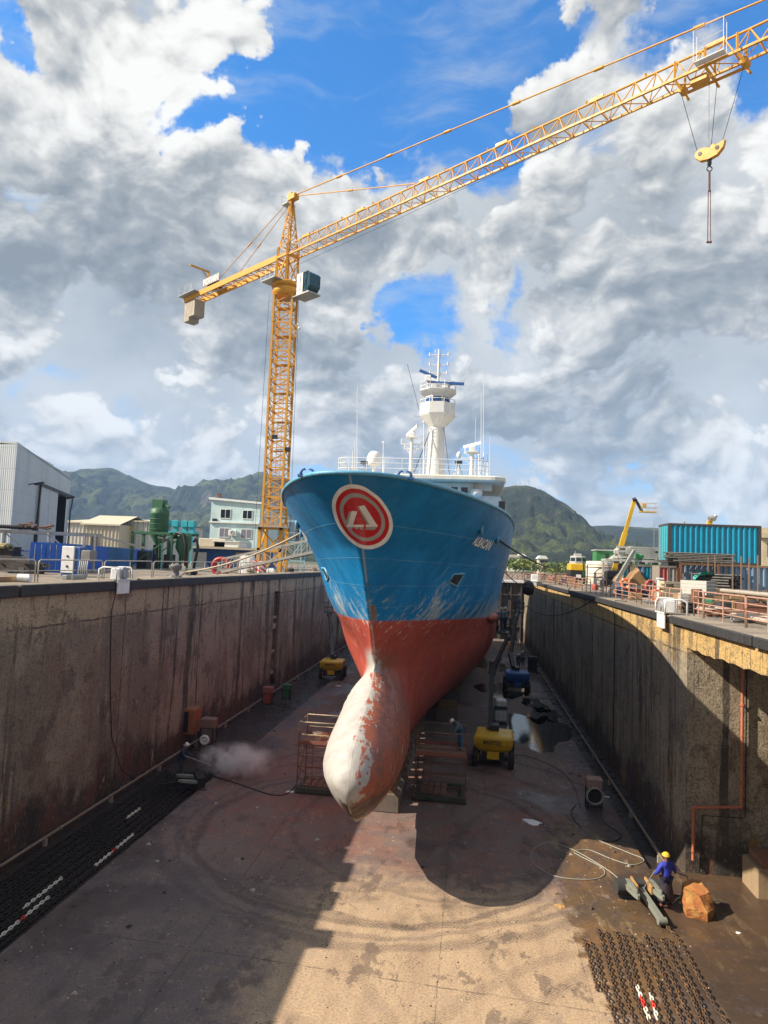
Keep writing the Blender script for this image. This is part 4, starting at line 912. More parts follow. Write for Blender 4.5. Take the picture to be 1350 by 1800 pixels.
# jib
LJ = 60.0; NP_ = 40; hJ = 1.55; wJ = .62
b = MB()
for q in (-wJ, wJ): b.beam(jp(.9, q, ZJ), jp(LJ, q, ZJ), .15)
b.tube(jp(1.1, 0, ZJ+hJ), jp(LJ-.5, 0, ZJ+hJ), .085, 7)
dl = (LJ-1.2)/NP_
for k in range(NP_):
    s0, s1, sm_ = 1.2+k*dl, 1.2+(k+1)*dl, 1.2+(k+.5)*dl
    for q in (-wJ, wJ):
        b.tube(jp(s0, q, ZJ), jp(sm_, 0, ZJ+hJ), .042, 5); b.tube(jp(sm_, 0, ZJ+hJ), jp(s1, q, ZJ), .042, 5)
    b.tube(jp(s0, -wJ, ZJ), jp(s0, wJ, ZJ), .04, 5); b.tube(jp(s0, -wJ if k%2 else wJ, ZJ), jp(s1, wJ if k%2 else -wJ, ZJ), .035, 5)
    if k % 3 == 1: b.box(*(lambda c_: (c_.x-.07, c_.x+.07, c_.y-.07, c_.y+.07, c_.z+.0, c_.z+.3))(jp(s1, 0, ZJ+hJ)))
b.build('jib', YEL, crane)
b = MB()
for k in np.arange(3, LJ, 8.2):
    b.obox(jp(k, 0, ZJ+hJ+.12), JD*.55, JS*.1, (0, 0, .13))
b.build('jib_joint', YEL, crane)
def along(u, v, z):
    q = atz(u, v, z); return (q-JP).dot(JD)
sI = along(735, 328, ZJ+hJ)
def tie(name, A, B_, r_=.05):
    b = MB(); b.tube(A, B_, r_, 6); n = max(2, int((B_-A).length/6.5))
    for k in range(1, n): c_ = A.lerp(B_, k/n); d = (B_-A).normalized(); b.tube(c_-d*.35, c_+d*.35, r_*2.1, 6)
    return b.build(name, YEL, crane)
tie('jib_tie', jp(.8, 0, ZK+.2), jp(sI, 0, ZJ+hJ+.15)); tie('jib_tie', jp(.8, 0, ZK+.35), jp(57, 0, ZJ+hJ+.6), .06)
# counter jib with deck, rail, ballast, winch, sign
LC = 20.5
b = MB()
for q in (-.75, .75): b.obox(jp(-LC/2-.4, q, ZJ+.05), JD*(LC/2-.5), JS*.09, (0, 0, .32))
for k in range(17):
    s_ = -1.6-k*(LC-2)/16; b.beam(jp(s_, -.75, ZJ-.1), jp(s_, .75, ZJ-.1), .09)
    if k < 16: b.beam(jp(s_, -.75 if k%2 else .75, ZJ-.1), jp(s_-(LC-2)/16, .75 if k%2 else -.75, ZJ-.1), .07)
b.build('counter_jib', YEL, crane)
b = MB(); b.obox(jp(-LC/2-.6, 1.2, ZJ+.32), JD*(LC/2-.9), JS*.4, (0, 0, .03)); b.obox(jp(-LC+1.8, -1.15, ZJ+.32), JD*1.9, JS*.4, (0, 0, .04))
for k in range(14):
    s_ = -1.5-k*1.45; b.tube(jp(s_, -1.55 if s_ < -17 else 1.6, ZJ+.3), jp(s_, -1.55 if s_ < -17 else 1.6, ZJ+1.4), .025, 5)
for zz in (.85, 1.38): b.tube(jp(-1.5, 1.6, ZJ+zz), jp(-LC, 1.6, ZJ+zz), .022, 5); b.tube(jp(-17, -1.55, ZJ+zz), jp(-LC, -1.55, ZJ+zz), .022, 5); b.tube(jp(-LC, -1.55, ZJ+zz), jp(-LC, 1.6, ZJ+zz), .022, 5)
b.build('counter_jib_walkway', STEEL, crane)
for k in range(4):
    b = MB(); s_ = -LC+.55+k*.62; b.obox(jp(s_, 0, ZJ-1.35-(.25 if k < 2 else 0)), JD*.29, JS*.72, (0, 0, 1.05+(.25 if k < 2 else 0))); b.build('ballast_block', CONC, crane)
b = MB(); b.tube(jp(-LC+5.5, -.5, ZJ+.8), jp(-LC+5.5, .5, ZJ+.8), .42, 14); b.obox(jp(-LC+6.6, 0, ZJ+.65), JD*.5, JS*.5, (0, 0, .35)); b.build('hoist_winch', BLACKM, crane)
b = MB(); b.beam(jp(-LC+2.6, 1.0, ZJ+.3), jp(-LC+2.6, 1.0, ZJ+3.6), .2); b.beam(jp(-LC+2.9, 1.0, ZJ+3.6), jp(-LC+.6+2.0, -1.6, ZJ+3.75), .2); b.beam(jp(-LC+2.6, 1.0, ZJ+2.9), jp(-LC+2.6, .2, ZJ+3.6), .1); b.build('davit_post', YEL, crane)
A = jp(-LC+4.9, -.95, ZJ+.55)
b = MB(); b.obox(A+JD*1.75+Vector((0, 0, .42)), JD*1.8, JS*.03, (0, 0, .46)); sg = b.build('sign_board', mat('sign_grey', (.30, .29, .27), .6), crane)
lettering('sign_lettering', 'POTAIN', A-JS*.05+JD*.1, JD, (0, 0, 1), 3.3, .8, plain('sign_white', (.8, .8, .78)), sg)
for q, s_ in ((-.7, -13.6), (.7, -12.4)): tie('counter_jib_tie', jp(.1, q*.25, ZK), jp(s_, q, ZJ+.35), .045)
# cab
cb = aty(543, 500, PY-1.6); b = MB(); CO = cb+Vector((0, 0, -1.05))
def cp(a, q, z): return CO+JD*a+JS*q+Vector((0, 0, z))
def cabbox(b, a0, a1, q0, q1, z0, z1, cut=.5):
    P = [(a0, z0), (a1-cut, z0), (a1, z0+cut*1.1), (a1, z1-cut*.6), (a1-cut*.7, z1), (a0, z1)]
    b.prism(P, q1-q0, cp(0, q0, 0), JD, (0, 0, 1), JS)
cabbox(b, -1.1, -.1, -.75, .75, 0, 2.15, .05); cb_ = b.build('operator_cab', WHITE2, crane)
b = MB(); cabbox(b, -.08, 1.0, -.72, .72, .1, 2.1, .45); b.build('cab_window', mat('cab_teal_glass', (.012, .06, .085), .07, dirt=.15, bump=0), cb_)
b = MB()
for z_ in (.12, 2.1): b.beam(cp(-.08, -.75, z_), cp(.75, -.75, z_), .06)
for a_ in (-.08, .45): b.beam(cp(a_, -.75, .1), cp(a_, -.75, 2.1), .05)
b.beam(cp(-.08, -.75, .3), cp(.6, -.75, 1.9), .04); b.build('cab_frame', BLACKM, cb_)
lettering('cab_lettering', 'POTAIN', cp(-.35, -.76, .35), (0, 0, 1), -JD, 1.5, .3, BLK, cb_)
b = MB(); b.obox(cp(-.3, 0, -.15), JD*1.3, JS*.85, (0, 0, .08)); b.beam(cp(-1.5, 0, -.1), (PX, PY, CO.z-.1), .25); b.beam(cp(-1.4, 0, 2.0), jp(0, 0, CO.z+2.0), .15); b.build('cab_platform', STEEL, crane)
# flood lights and camera on the mast, thin service cables
for u, v, Y in ((483, 768, 68.9), (506, 790, 68.9)):
    q = aty(u, v, Y); b = MB(); b.bbox(q.x-.3, q.x+.3, Y-.2, Y+.1, q.z-.22, q.z+.22, .04); b.tube((q.x, Y, q.z), (PX, PY-.9, q.z), .04, 5); b.build('floodlight', BLACKM, crane)
q = aty(526, 577, 69); b = MB(); b.path([(PX+1, 69.5, q.z+.4), (q.x-.2, 69, q.z+.5), (q.x, 69, q.z+.2)], .035, 5); b.ball((q.x, 69, q.z), .16, 6); b.build('camera_arm', WHITE2, crane)
b = MB(); b.tube((PX-1.7, PY-.5, zt), (PX-1.9, PY-.5, ZQL+.1), .018, 4); b.tube((PX+1.6, PY-.5, zt), (PX+1.9, PY-.5, ZQL+4), .018, 4); b.tube(jp(2, 0, ZJ-1.2), jp(34, 0, ZJ-.55), .016, 4); b.tube(jp(34, 0, ZJ-.55), jp(44, .0, ZJ-.2), .016, 4); b.build('service_cable', BLACKM, crane)
# trolley with maintenance cage and hoist ropes
sT = along(1240, 112, ZJ); b = MB()
for s_ in (-1.9, .0, 1.9):
    for q in (-.9, .9): b.beam(jp(sT+s_, q, ZJ+1.0), jp(sT+s_, q, ZJ-.25), .12); b.beam(jp(sT+s_, q, ZJ-.25), jp(sT+s_+.35, q*.7, ZJ-.95), .12)
    b.beam(jp(sT+s_, -.9, ZJ-.25), jp(sT+s_, .9, ZJ-.25), .12)
for q in (-.9, .9): b.beam(jp(sT-2.1, q, ZJ-.22), jp(sT+2.1, q, ZJ-.22), .14)
for s_ in (-1.9, 1.9): b.tube(jp(sT+s_+.2, -.3, ZJ-.55), jp(sT+s_+.2, .3, ZJ-.55), .26, 10)
b.obox(jp(sT-.6, 0, ZJ-.45), JD*.5, JS*.35, (0, 0, .2)); b.build('trolley', YEL, crane)
b = MB(); b.obox(jp(sT+.4, -1.25, ZJ-.1), JD*.9, JS*.26, (0, 0, .02))
for s_ in (-.5, 1.3):
    for q in (-1.55, -.95): b.tube(jp(sT+s_, q, ZJ-.1), jp(sT+s_, q, ZJ+2.0), .02, 5)
    b.tube(jp(sT+s_, -1.55, ZJ+2.0), jp(sT+s_, -.95, ZJ+2.0), .02, 5)
for z_ in (.6, 1.1, 2.0): b.tube(jp(sT-.5, -1.55, ZJ+z_), jp(sT+1.3, -1.55, ZJ+z_), .016, 5)
b.build('trolley_cage', WHITE2, crane)
hk = jp(sT, 0, 0); hz = aty(1240, 268, hk.y).z
b = MB()
for s_, e in ((-1.9, -.75), (-.15, -.05), (.35, .1), (1.9, .75)): b.tube(jp(sT+s_+.1, 0, ZJ-.8), jp(sT+e, 0, hz+.35), .018, 4)
b.build('hoist_rope', BLACKM, crane)
hb_ = thing('hook_block', (hk.x, hk.y, hz), 'yellow crane hook block with a long chain sling hanging below the jib', 'hook block')
b = MB(); b.prism([(-.85, -.1), (-.55, -.42), (.0, -.5), (.5, -.38), (.85, -.02), (.95, .42), (.45, .28), (.2, .42), (.05, .2), (-.3, .38), (-.6, .38), (-.85, .2)], .32, jp(sT, -.16, hz), JD, (0, 0, 1), JS); b.build('sheave_case', YEL, hb_)
b = MB(); b.tube(jp(sT-.55, -.2, hz+.05), jp(sT-.55, .2, hz+.05), .13, 8); b.tube(jp(sT+.5, -.2, hz+.05), jp(sT+.5, .2, hz+.05), .13, 8); b.box(hk.x-.1, hk.x+.1, hk.y-.1, hk.y+.1, hz-.85, hz-.45); b.torus((hk.x, hk.y, hz-1.1), .16, .035, 14, 6, 'Y'); b.build('hook', BLACKM, hb_)
zl = aty(1235, 427, hk.y).z; b = MB()
b.tube((hk.x, hk.y, hz-1.25), (hk.x, hk.y, hz-2.6), .07, 6)
for s_ in (-.06, .06): b.tube((hk.x+s_, hk.y, hz-2.5), (hk.x+s_*1.4, hk.y, zl+.1), .03, 5); b.ball((hk.x+s_*1.4, hk.y, zl+.05), .09, 5)
b.build('chain_sling', mat('sling_brown', (.12, .05, .04), .7), hb_)
# ================================================================== left quay
def corr_panel(b, P, U, V, L, Hh, pitch=.36, dep=.09):
    """trapezoid-corrugated sheet from P along U (length L), up V (height), pushed along the outward normal"""
    P, U, V = Vector(P), Vector(U).normalized(), Vector(V).normalized(); N = U.cross(V); n = max(1, round(L/pitch)); pt = L/n; xs = []
    for k in range(n): xs += [(k*pt, 0), (k*pt+pt*.25, 0), (k*pt+pt*.38, -dep), (k*pt+pt*.87, -dep)]
    xs.append((L, 0)); m_ = len(xs)
    vs = [P+U*a+N*d for a, d in xs]+[P+U*a+N*d+V*Hh for a, d in xs]
    b.add(vs, [(i, i+1, m_+i+1, m_+i) for i in range(m_-1)])
def container(P, U, L, Wd, Hh, mt, label, group=None, pitch=.36, frame=None, door=True, dcol=None):
    """P near bottom corner, U along the long side (unit, horizontal), width to the left of U"""
    P, U = Vector(P), Vector(U).normalized(); Z = Vector((0, 0, 1)); N = Z.cross(U)
    r_ = thing('shipping_container', tuple(P), label, 'container', group); fr = frame or mt
    b = MB(); k = .07
    corr_panel(b, P+U*k+Z*.12-N*0, U, Z, L-2*k, Hh-.24, pitch); corr_panel(b, P+U*(L-k)+N*Wd+Z*.12, -U, Z, L-2*k, Hh-.24, pitch)
    corr_panel(b, P+U*L+N*k+Z*.12, N, Z, Wd-2*k, Hh-.24, pitch)
    b.add([P+Z*(Hh-.03), P+U*L+Z*(Hh-.03), P+U*L+N*Wd+Z*(Hh-.03), P+N*Wd+Z*(Hh-.03)], [(0, 1, 2, 3)])
    b.add([P+U*.05+Z*.1, P+U*.05+N*Wd+Z*.1, P+U*.05+N*Wd+Z*(Hh-.1), P+U*.05+Z*(Hh-.1)], [(0, 1, 2, 3)])
    b.build('body', mt, r_)
    b = MB()
    for a in (0, L):
        for q in (0, Wd): b.obox(P+U*(a+(.08 if a == 0 else -.08))+N*(q+(.08 if q == 0 else -.08))+Z*(Hh/2), U*.085, N*.085, Z*(Hh/2))
    for z_ in (.07, Hh-.06):
        for q in (.05, Wd-.05): b.beam(P+U*.1+N*q+Z*z_, P+U*(L-.1)+N*q+Z*z_, .12, .14)
        for a in (.05, L-.05): b.beam(P+U*a+N*.1+Z*z_, P+U*a+N*(Wd-.1)+Z*z_, .12, .14)
    b.build('corner_frame', fr, r_)
    if door:
        for s_ in (0, 1):
            b = MB(); a0 = .1+s_*(Wd/2-.08); corr_panel(b, P+N*(a0+Wd/2-.14)-U*.03+Z*.15, -N, Z, Wd/2-.14, Hh-.3, .42, .04); d = b.build('door', dcol or mt, r_)
            b = MB()
            for q in (.3, .75): b.tube(P+N*(a0+q*(Wd/2-.14))-U*.08+Z*.15, P+N*(a0+q*(Wd/2-.14))-U*.08+Z*(Hh-.15), .03, 5)
            b.build('lock_rod', STEEL, d)
    return r_
CB = mat('container_blue', (.018, .14, .62), .45, dirt=.35, rust=.06); CB2 = mat('container_steel_blue', (.025, .17, .46), .5, dirt=.4, rust=.08); CT = mat('container_turquoise', (.012, .26, .40), .45, dirt=.3, rust=.05)
k_ = ray(108, 980); A, B_ = Vector((k_.x/k_.y*54, 54, ZQL)), Vector((-60, 126, ZQL)); U = (B_-A).normalized()
def on_line(u):
    d = ray(u, 980); k = Vector((d.x, d.y)); k = k/k.y   # X = kx*Y
    s_ = (k.x*A.y-A.x)/(U.x-k.x*U.y); return max(0, s_)
bs = [0]+[on_line(u) for u in (151, 190, 227, 257, 283)]
labs = ['bright blue container nearest the camera in the left row, standing behind the white electric cabinet', 'blue container between the cabinet container and the duller one', 'duller steel blue container in the middle of the left row', 'blue container just left of the green silo plant', 'last blue container of the row, beside the green plant ladder']
for i in range(5):
    container(A+U*(bs[i]+.1), U, bs[i+1]-bs[i]-.2, 2.5, 2.5, CB2 if i == 2 else CB, labs[i], 'row of blue containers on the left quay', .42)
# electric cabinet
q = Vector((-29.3, 47.6, ZQL)); ec_ = thing('electric_cabinet', tuple(q), 'white and blue electric cabinet with a grey cover in front of the blue containers', 'cabinet')
b = MB(); b.bbox(q.x-1.0, q.x+.0, q.y, q.y+1.1, q.z+.25, q.z+2.25, .04); b.build('door_panel', WHITE2, ec_)
b = MB(); b.bbox(q.x+.02, q.x+.42, q.y+.1, q.y+1.1, q.z+.1, q.z+2.2, .03); b.box(q.x-1.0, q.x+.0, q.y+.1, q.y+1.0, q.z, q.z+.24); b.build('side_housing', BLUEP, ec_)
b = MB(); b.bbox(q.x+.45, q.x+1.25, q.y+.1, q.y+1.0, q.z+1.15, q.z+2.0, .06); b.build('canvas_cover', mat('grey_canvas', (.22, .21, .21), .9), ec_)
b = MB()
for k in range(5): b.path([(q.x+.5+k*.15, q.y+.05, q.z+1.2), (q.x+.52+k*.15, q.y-.05, q.z+.6), (q.x+.45+k*.17, q.y, q.z+.05)], .05, 5)
b.build('cable_bundle', mat('cable_grey', (.35, .35, .36), .7), ec_)
for z_ in (.75, 1.5): b = MB(); b.ball((q.x-.5, q.y-.02, q.z+z_), .1, 5, (1, .4, 1)); b.build('knob', BLACKM, ec_)
# guard rails on the coping, left
def rail_section(X, y0, y1, z, h=.95, mt=None, posts=3, rails=(.5, 1), r_=.028, bend=.14):
    b = MB()
    b.path([(X, y0, z), (X, y0, z+h-bend), (X, y0+bend*.3, z+h-bend*.3), (X, y0+bend, z+h), (X, y1-bend, z+h), (X, y1-bend*.3, z+h-bend*.3), (X, y1, z+h-bend), (X, y1, z)], r_, 6)
    for k in range(1, posts-1): yy = y0+(y1-y0)*k/(posts-1); b.tube((X, yy, z), (X, yy, z+h), r_, 6)
    for f in rails[:-1]: b.tube((X, y0, z+h*f), (X, y1, z+h*f), r_*.85, 6)
    return b
gl = 'grey guard rails along the left dock edge'
yy = 17.4
while yy < 108:
    L = 5.2+.25*math.sin(yy)
    if abs(yy-39.6) < .8: yy += 1.1
    lb = 'grey tubular guard rail section along the left dock edge'
    if 27 < yy < 30: lb = 'grey guard rail section in front of the electric cabinet on the left quay'
    elif 21.5 < yy < 24.5: lb = 'grey guard rail section at the left edge of the photo, before the dark steel racks'
    elif 33 < yy < 36: lb = 'grey guard rail section just behind the white fairlead bracket'
    solo(rail_section(-18.5, yy, yy+L-.2, ZC), 'guard_rail', GREYP, (-18.5, yy, ZC), lb, 'railing', gl); yy += L
# white fairlead bracket hung over the edge (left, right)
def edge_bracket(X, Y, z, sg, label):
    r_ = thing('edge_fairlead', (X, Y, z), label, 'fairlead'); x0, x1 = sorted((X, X-sg*.45))
    b = MB(); b.bbox(min(X+sg*.03, X+sg*.09), max(X+sg*.03, X+sg*.09), Y-.55, Y+.6, z-.62, z+.06, .01); b.build('hanging_plate', WHITE2, r_)
    b = MB(); b.bbox(x0, x1, Y-.35, Y+.35, z+.03, z+.62, .05); b.build('housing', WHITE2, r_)
    b = MB(); b.tube((X+sg*.05, Y+.1, z+.32), (X-sg*.4, Y+.1, z+.32), .36, 16); b.tube((X+sg*.12, Y+.1, z+.32), (X+sg*.05, Y+.1, z+.32), .22, 14); b.build('sheave', mat('sheave_grey', (.4, .4, .4), .5, .3), r_)
    b = MB()
    for yq in (-.75, .75): b.path([(X-sg*.8, Y+yq, z), (X-sg*.8, Y+yq, z+.55), (X-sg*.6, Y+yq, z+.65), (X+sg*.0, Y+yq, z+.65), (X+sg*.1, Y+yq, z+.5), (X+sg*.1, Y+yq, z+.03)], .04, 6)
    b.beam((X+sg*.1, Y-.75, z+.05), (X+sg*.1, Y+.75, z+.05), .06); b.build('side_frame', WHITE2, r_)
edge_bracket(XL+.16, 31.6, ZC+.02, 1, 'white fairlead bracket with a sheave hung over the left dock edge')
edge_bracket(XR-.17, 31.6, 9.74, -1, 'white fairlead bracket with a grey wheel hung over the right dock edge')
# bollard, rope to the ship, hose reel, small cabinet, gangway
def bollard(loc, label, mt=None):
    b = MB(); b.lathe([(.42, 0), (.42, .06), (.24, .1), (.22, .42), (.36, .55), (.4, .7), (.3, .8), (.05, .83)], loc, 14); return solo(b, 'bollard', mt or mat('bollard_grey', (.14, .14, .145), .6), loc, label, 'bollard')
bollard((-18.0, 40.2, ZC), 'grey iron bollard on the left coping between two guard rails')
def rope(name, pts, r_, mt, label, cat='rope', sag=0, n=14):
    P = []
    for i in range(len(pts)-1):
        a, e = Vector(pts[i]), Vector(pts[i+1])
        for k in range(n): f = k/n; P.append(a.lerp(e, f)-Vector((0, 0, sag*4*f*(1-f))))
    P.append(Vector(pts[-1])); b = MB(); b.path(P, r_, 6); return solo(b, name, mt, tuple(P[0]), label, cat)
fl_ = Vector((2*X0-onhull(874, 948, .1).x, onhull(874, 948, .1).y, onhull(874, 948, .1).z))
rope('mooring_rope', [fl_, (-17.6, 41, ZC+.35), (-16.9, 33.2, ZC+.1)], .05, PALEROPE, 'pale mooring rope running from the port bow down to the left coping', sag=.35)
RX = mat('reel_red', (.42, .03, .02), .5, dirt=.3)
hr = thing('hose_reel', (-21.4, 57, ZQL), 'red hose reel on a stand behind the left guard rail', 'hose reel')
b = MB(); b.torus((-21.4, 56.8, ZQL+1.05), .7, .16, 20, 8, 'Y'); b.torus((-21.4, 57.3, ZQL+1.05), .7, .16, 20, 8, 'Y'); b.build('hose_drum', RX, hr)
b = MB(); b.tube((-21.4, 56.6, ZQL+1.05), (-21.4, 57.5, ZQL+1.05), .2, 10)
for k in range(6): a = k*PI/3; b.tube((-21.4, 56.75, ZQL+1.05), (-21.4+.68*math.cos(a), 56.75, ZQL+1.05+.68*math.sin(a)), .03, 5)
for yq in (56.6, 57.5): b.beam((-21.9, yq, ZQL), (-21.4, yq, ZQL+1.05), .08); b.beam((-20.9, yq, ZQL), (-21.4, yq, ZQL+1.05), .08)
b.build('stand', STEEL, hr)
for i, (X, Y, mt, lab) in enumerate(((-21.6, 64, BLUEP, 'white and blue pump cabinet near the foot of the gangway'), (-20.5, 61.5, WHITE2, 'plain white cabinet beside the hose reel'))):
    c_ = thing('machine_cabinet', (X, Y, ZQL), lab, 'cabinet'); b = MB(); b.bbox(X-.5, X+.5, Y-.4, Y+.4, ZQL+.1, ZQL+2.1, .05); b.build('housing', WHITE2, c_)
    b = MB(); b.box(X+.1, X+.35, Y-.425, Y-.402, ZQL+.3, ZQL+1.9); b.box(X-.5, X+.5, Y-.38, Y+.38, ZQL, ZQL+.098); b.build('stripe_panel', mt, c_)
gw = thing('gangway', (-20, 55, ZC), 'long grey lattice gangway sloping up from the left quay to the ship', 'gangway')
G0, G1 = Vector((-20.6, 55.5, ZC+.1)), Vector((-10.3, 55.5, 12.75)); gd = (G1-G0).normalized(); GU = Vector((0, 0, 1))
b = MB(); b.obox((G0+G1)/2, (G1-G0)/2, (0, .5, 0), (0, 0, .06)); b.build('deck', STEEL, gw)
b = MB()
for sy in (-.52, .52):
    a, e = G0+Vector((0, sy, 0)), G1+Vector((0, sy, 0)); b.beam(a, e, .1, .22); b.beam(a+GU*1.1, e+GU*1.1, .09)
    for k in range(11):
        f = k/10; c_ = a.lerp(e, f); b.beam(c_, c_+GU*1.1, .05)
        if k < 10: d_ = a.lerp(e, f+.1); b.beam(c_+GU*(1.1 if k%2 else 0), d_+GU*(0 if k%2 else 1.1), .04)
b.build('truss_side', mat('gangway_grey', (.4, .38, .34), .6, dirt=.4, rust=.2), gw)
# barrels with red stripes, drums
STR, t = newmat('red_white_stripes'); p = t.obj(); x, y, z = t.xyz(p)
k = t.m('GREATER_THAN', t.m('FRACT', t.m('MULTIPLY', t.m('ADD', z, t.m('MULTIPLY', x, .8)), 2.4)), .5); t.out(t.mix(k, (.6, .05, .04), (.7, .68, .64)), .6)
for i, X in enumerate((-19.9, -19.2)):
    b = MB(); b.lathe([(.42, 0), (.44, .05), (.44, 1.05), (.42, 1.1), (.02, 1.1)], (X, 61.5, ZC-.02), 16); o_ = solo(b, 'striped_barrel', STR, (X, 61.5, ZC-.02), ('left' if i == 0 else 'right')+'-hand red and white striped barrel on the left coping near the gangway', 'barrel', 'striped barrels')
# green silo plant
gx, gy = aty(278, 950, 80).x, 80.0
gp_ = thing('silo_plant', (gx, gy, ZQL), 'dark green blasting silo plant with a tank, top hopper and ladder', 'silo plant')
zz = lambda v: aty(278, v, gy).z
b = MB()
for sx in (-2.6, 2.4):
    for sy in (-1.4, 1.4): b.beam((gx+sx, gy+sy, ZQL), (gx+sx, gy+sy, zz(937)), .3, .3, (0, 1, 0))
for sy in (-1.4, 1.4): b.beam((gx-2.7, gy+sy, zz(938)), (gx+4.6, gy+sy, zz(938)), .3); b.beam((gx-2.6, gy+sy, ZQL+.4), (gx+2.4, gy+sy, zz(942)), .14)
for sx in (-2.6, 2.4): b.beam((gx+sx, gy-1.4, zz(938)), (gx+sx, gy+1.4, zz(938)), .3)
b.beam((gx+4.5, gy-1.4, ZQL), (gx+4.5, gy-1.4, zz(938)), .25, .25, (0, 1, 0)); b.build('frame', GREENP, gp_)
b = MB(); r_ = 1.12; b.lathe([(.3, zz(958)), (r_, zz(938)), (r_, zz(905)), (r_*1.04, zz(904)), (r_*1.04, zz(902)), (r_, zz(901)), (r_, zz(896)), (.75, zz(893))], (gx, gy, 0), 20)
for v in (913, 922, 931): b.torus((gx, gy, zz(v)), r_+.02, .05, 24, 5)
b.build('tank', GREENP, gp_)
b = MB(); b.prism([(-.6, zz(895)), (.6, zz(895)), (.72, zz(879)), (-.72, zz(879))], 1.3, (gx-.1, gy-.65, 0)); b.tube((gx+.6, gy-.3, zz(886)), (gx+1.35, gy-.4, zz(892)), .22, 8); b.build('top_hopper', GREENP, gp_)
b = MB(); b.lathe([(.12, ZQL+1.2), (.95, zz(962)), (.95, zz(940)), (.7, zz(936))], (gx+3.4, gy-.2, 0), 16); b.build('cyclone', GREENP, gp_)
b = MB()
for sx in (-.25, .25): b.beam((gx+1.35+sx, gy-1.75, ZQL), (gx+1.15+sx, gy-1.75, zz(935)), .07)
for k in range(14): z_ = ZQL+.3+k*.32; b.tube((gx+1.1, gy-1.75, z_), (gx+1.6, gy-1.75, z_), .025, 4)
b.build('ladder', GREENP, gp_)
b = MB(); b.path([(gx+2.6, gy-1, zz(945)), (gx+3.0, gy-1.6, zz(936)), (gx+3.9, gy-1.7, zz(938)), (gx+4.3, gy-1.7, zz(955)), (gx+4.4, gy-1.6, ZQL+.6)], .17, 7); b.path([(gx+4.8, gy-.5, zz(950)), (gx+5.3, gy-.9, zz(944)), (gx+5.6, gy-1, zz(960)), (gx+5.2, gy-1, ZQL+.3)], .17, 7); b.path([(gx+.6, gy-1.3, zz(945)), (gx+2.0, gy-1.5, zz(950)), (gx+2.2, gy-1.5, ZQL+.8)], .2, 7); b.build('suction_hose', HOSE, gp_)
b = MB(); b.tube((gx+.1, gy-.3, ZQL), (gx+.1, gy-.3, zz(958)), .5, 10); b.bbox(gx-2.2, gx-.9, gy-.9, gy+.6, ZQL, ZQL+2.2, .06); b.bbox(gx+1.0, gx+2.0, gy-.4, gy+.9, ZQL, ZQL+1.9, .06); b.build('pump_unit', BLACKM, gp_)
b = MB()
for sx in (-1.6, 0, 1.3): b.tube((gx-1.4+sx*.1, gy-1.3+sx*.7, zz(938)), (gx-1.4+sx*.1, gy-1.3+sx*.7, zz(917)), .04, 5)
b.tube((gx-1.6, gy-2.3, zz(917)), (gx-1.3, gy-.4, zz(917)), .03, 5); b.build('platform_rail', GREENP, gp_)
TQ = mat('turquoise_unit', (.03, .38, .45), .5, dirt=.3)
tx_ = aty(315, 930, 92).x; tp_ = thing('filter_platform', (tx_, 92, ZQL), 'turquoise filter boxes on a railed platform behind the green plant', 'filter platform')
z1_ = aty(315, 934, 92).z
b = MB(); b.box(tx_-2.2, tx_+2.6, 91, 93, z1_-.35, z1_)
for sx in (-2, 2.4):
    for sy in (91.1, 92.9): b.beam((tx_+sx, sy, ZQL), (tx_+sx, sy, z1_-.36), .16, .16, (0, 1, 0))
b.build('platform', TQ, tp_)
for k, sx in enumerate((-1.7, -.4, 1.0, 2.0)):
    b = MB(); b.bbox(tx_+sx-.45, tx_+sx+.45, 91.3, 92.5, z1_+.6, z1_+1.5, .05); b.box(tx_+sx-.3, tx_+sx+.3, 91.5, 92.2, z1_+.002, z1_+.6); b.build('filter_box', TQ, tp_)
# sheds and buildings
SHM, t = newmat('pale_sheet_cladding'); p = t.pos(); x, y, z = t.xyz(p); n2 = t.noise(t.scale(p, (1, 1, .2)), .6, 5, .6); n3 = t.noise(p, .25, 4)
wv = t.n('ShaderNodeTexWave', ins={'Vector': t.rot(p, (0, 0, R(40))), 'Scale': 1.6, 'Distortion': 0.0}).outputs['Fac']
hl = t.smooth(t.m('ABSOLUTE', t.m('SUBTRACT', t.m('FRACT', t.m('DIVIDE', z, 2.4)), .5)), .018, .006)
c = t.mix(t.smooth(n2, .35, .7), (.50, .545, .58), (.41, .45, .49)); c = t.mix(t.m('MULTIPLY', hl, .4), c, (.2, .24, .28)); t.out(c, .5, .1, t.bump(wv, .5, .05))
# hangar at far left: faces given by its corners on the ground
hc = [(-51.6, 71.0), (-62.4, 99.0), (-95, 99.0), (-95, 71.0)]; ht = 23.2; hl_ = 23.2
hg = thing('hangar', (hc[0][0], hc[0][1], ZQL), 'big pale blue sheet metal hangar with a half open sliding door at far left', 'hangar')
b = MB(); n4 = 4
def wallq(b, P, Q, z0, z1, th=.3): d = (Vector((*Q, 0))-Vector((*P, 0))); b.add([(*P, z0), (*Q, z0), (*Q, z1), (*P, z1)], [(0, 1, 2, 3)])
P, Q = Vector(hc[0]), Vector(hc[1])
f0, f1 = .60, .93                                       # door opening along the visible side
zd = ZQL+10.0
pa, pb = P.lerp(Q, f0), P.lerp(Q, f1)
wallq(b, P, pa, ZQL, ht); wallq(b, pb, Q, ZQL, ht-1.0); b.add([(*pa, zd), (*pb, zd), (*pb, ht-.2), (*pa, ht-.2)], [(0, 1, 2, 3)]); b.add([(*pb, ht-1), (*Q, ht-1), (*Q.lerp(pb, .35), ht-.25), (*pb, ht-.2)], [(0, 1, 2, 3)]); b.add([(*pa, ht-.2), (*pa, ht), (*P, ht)], [(0, 1, 2)])
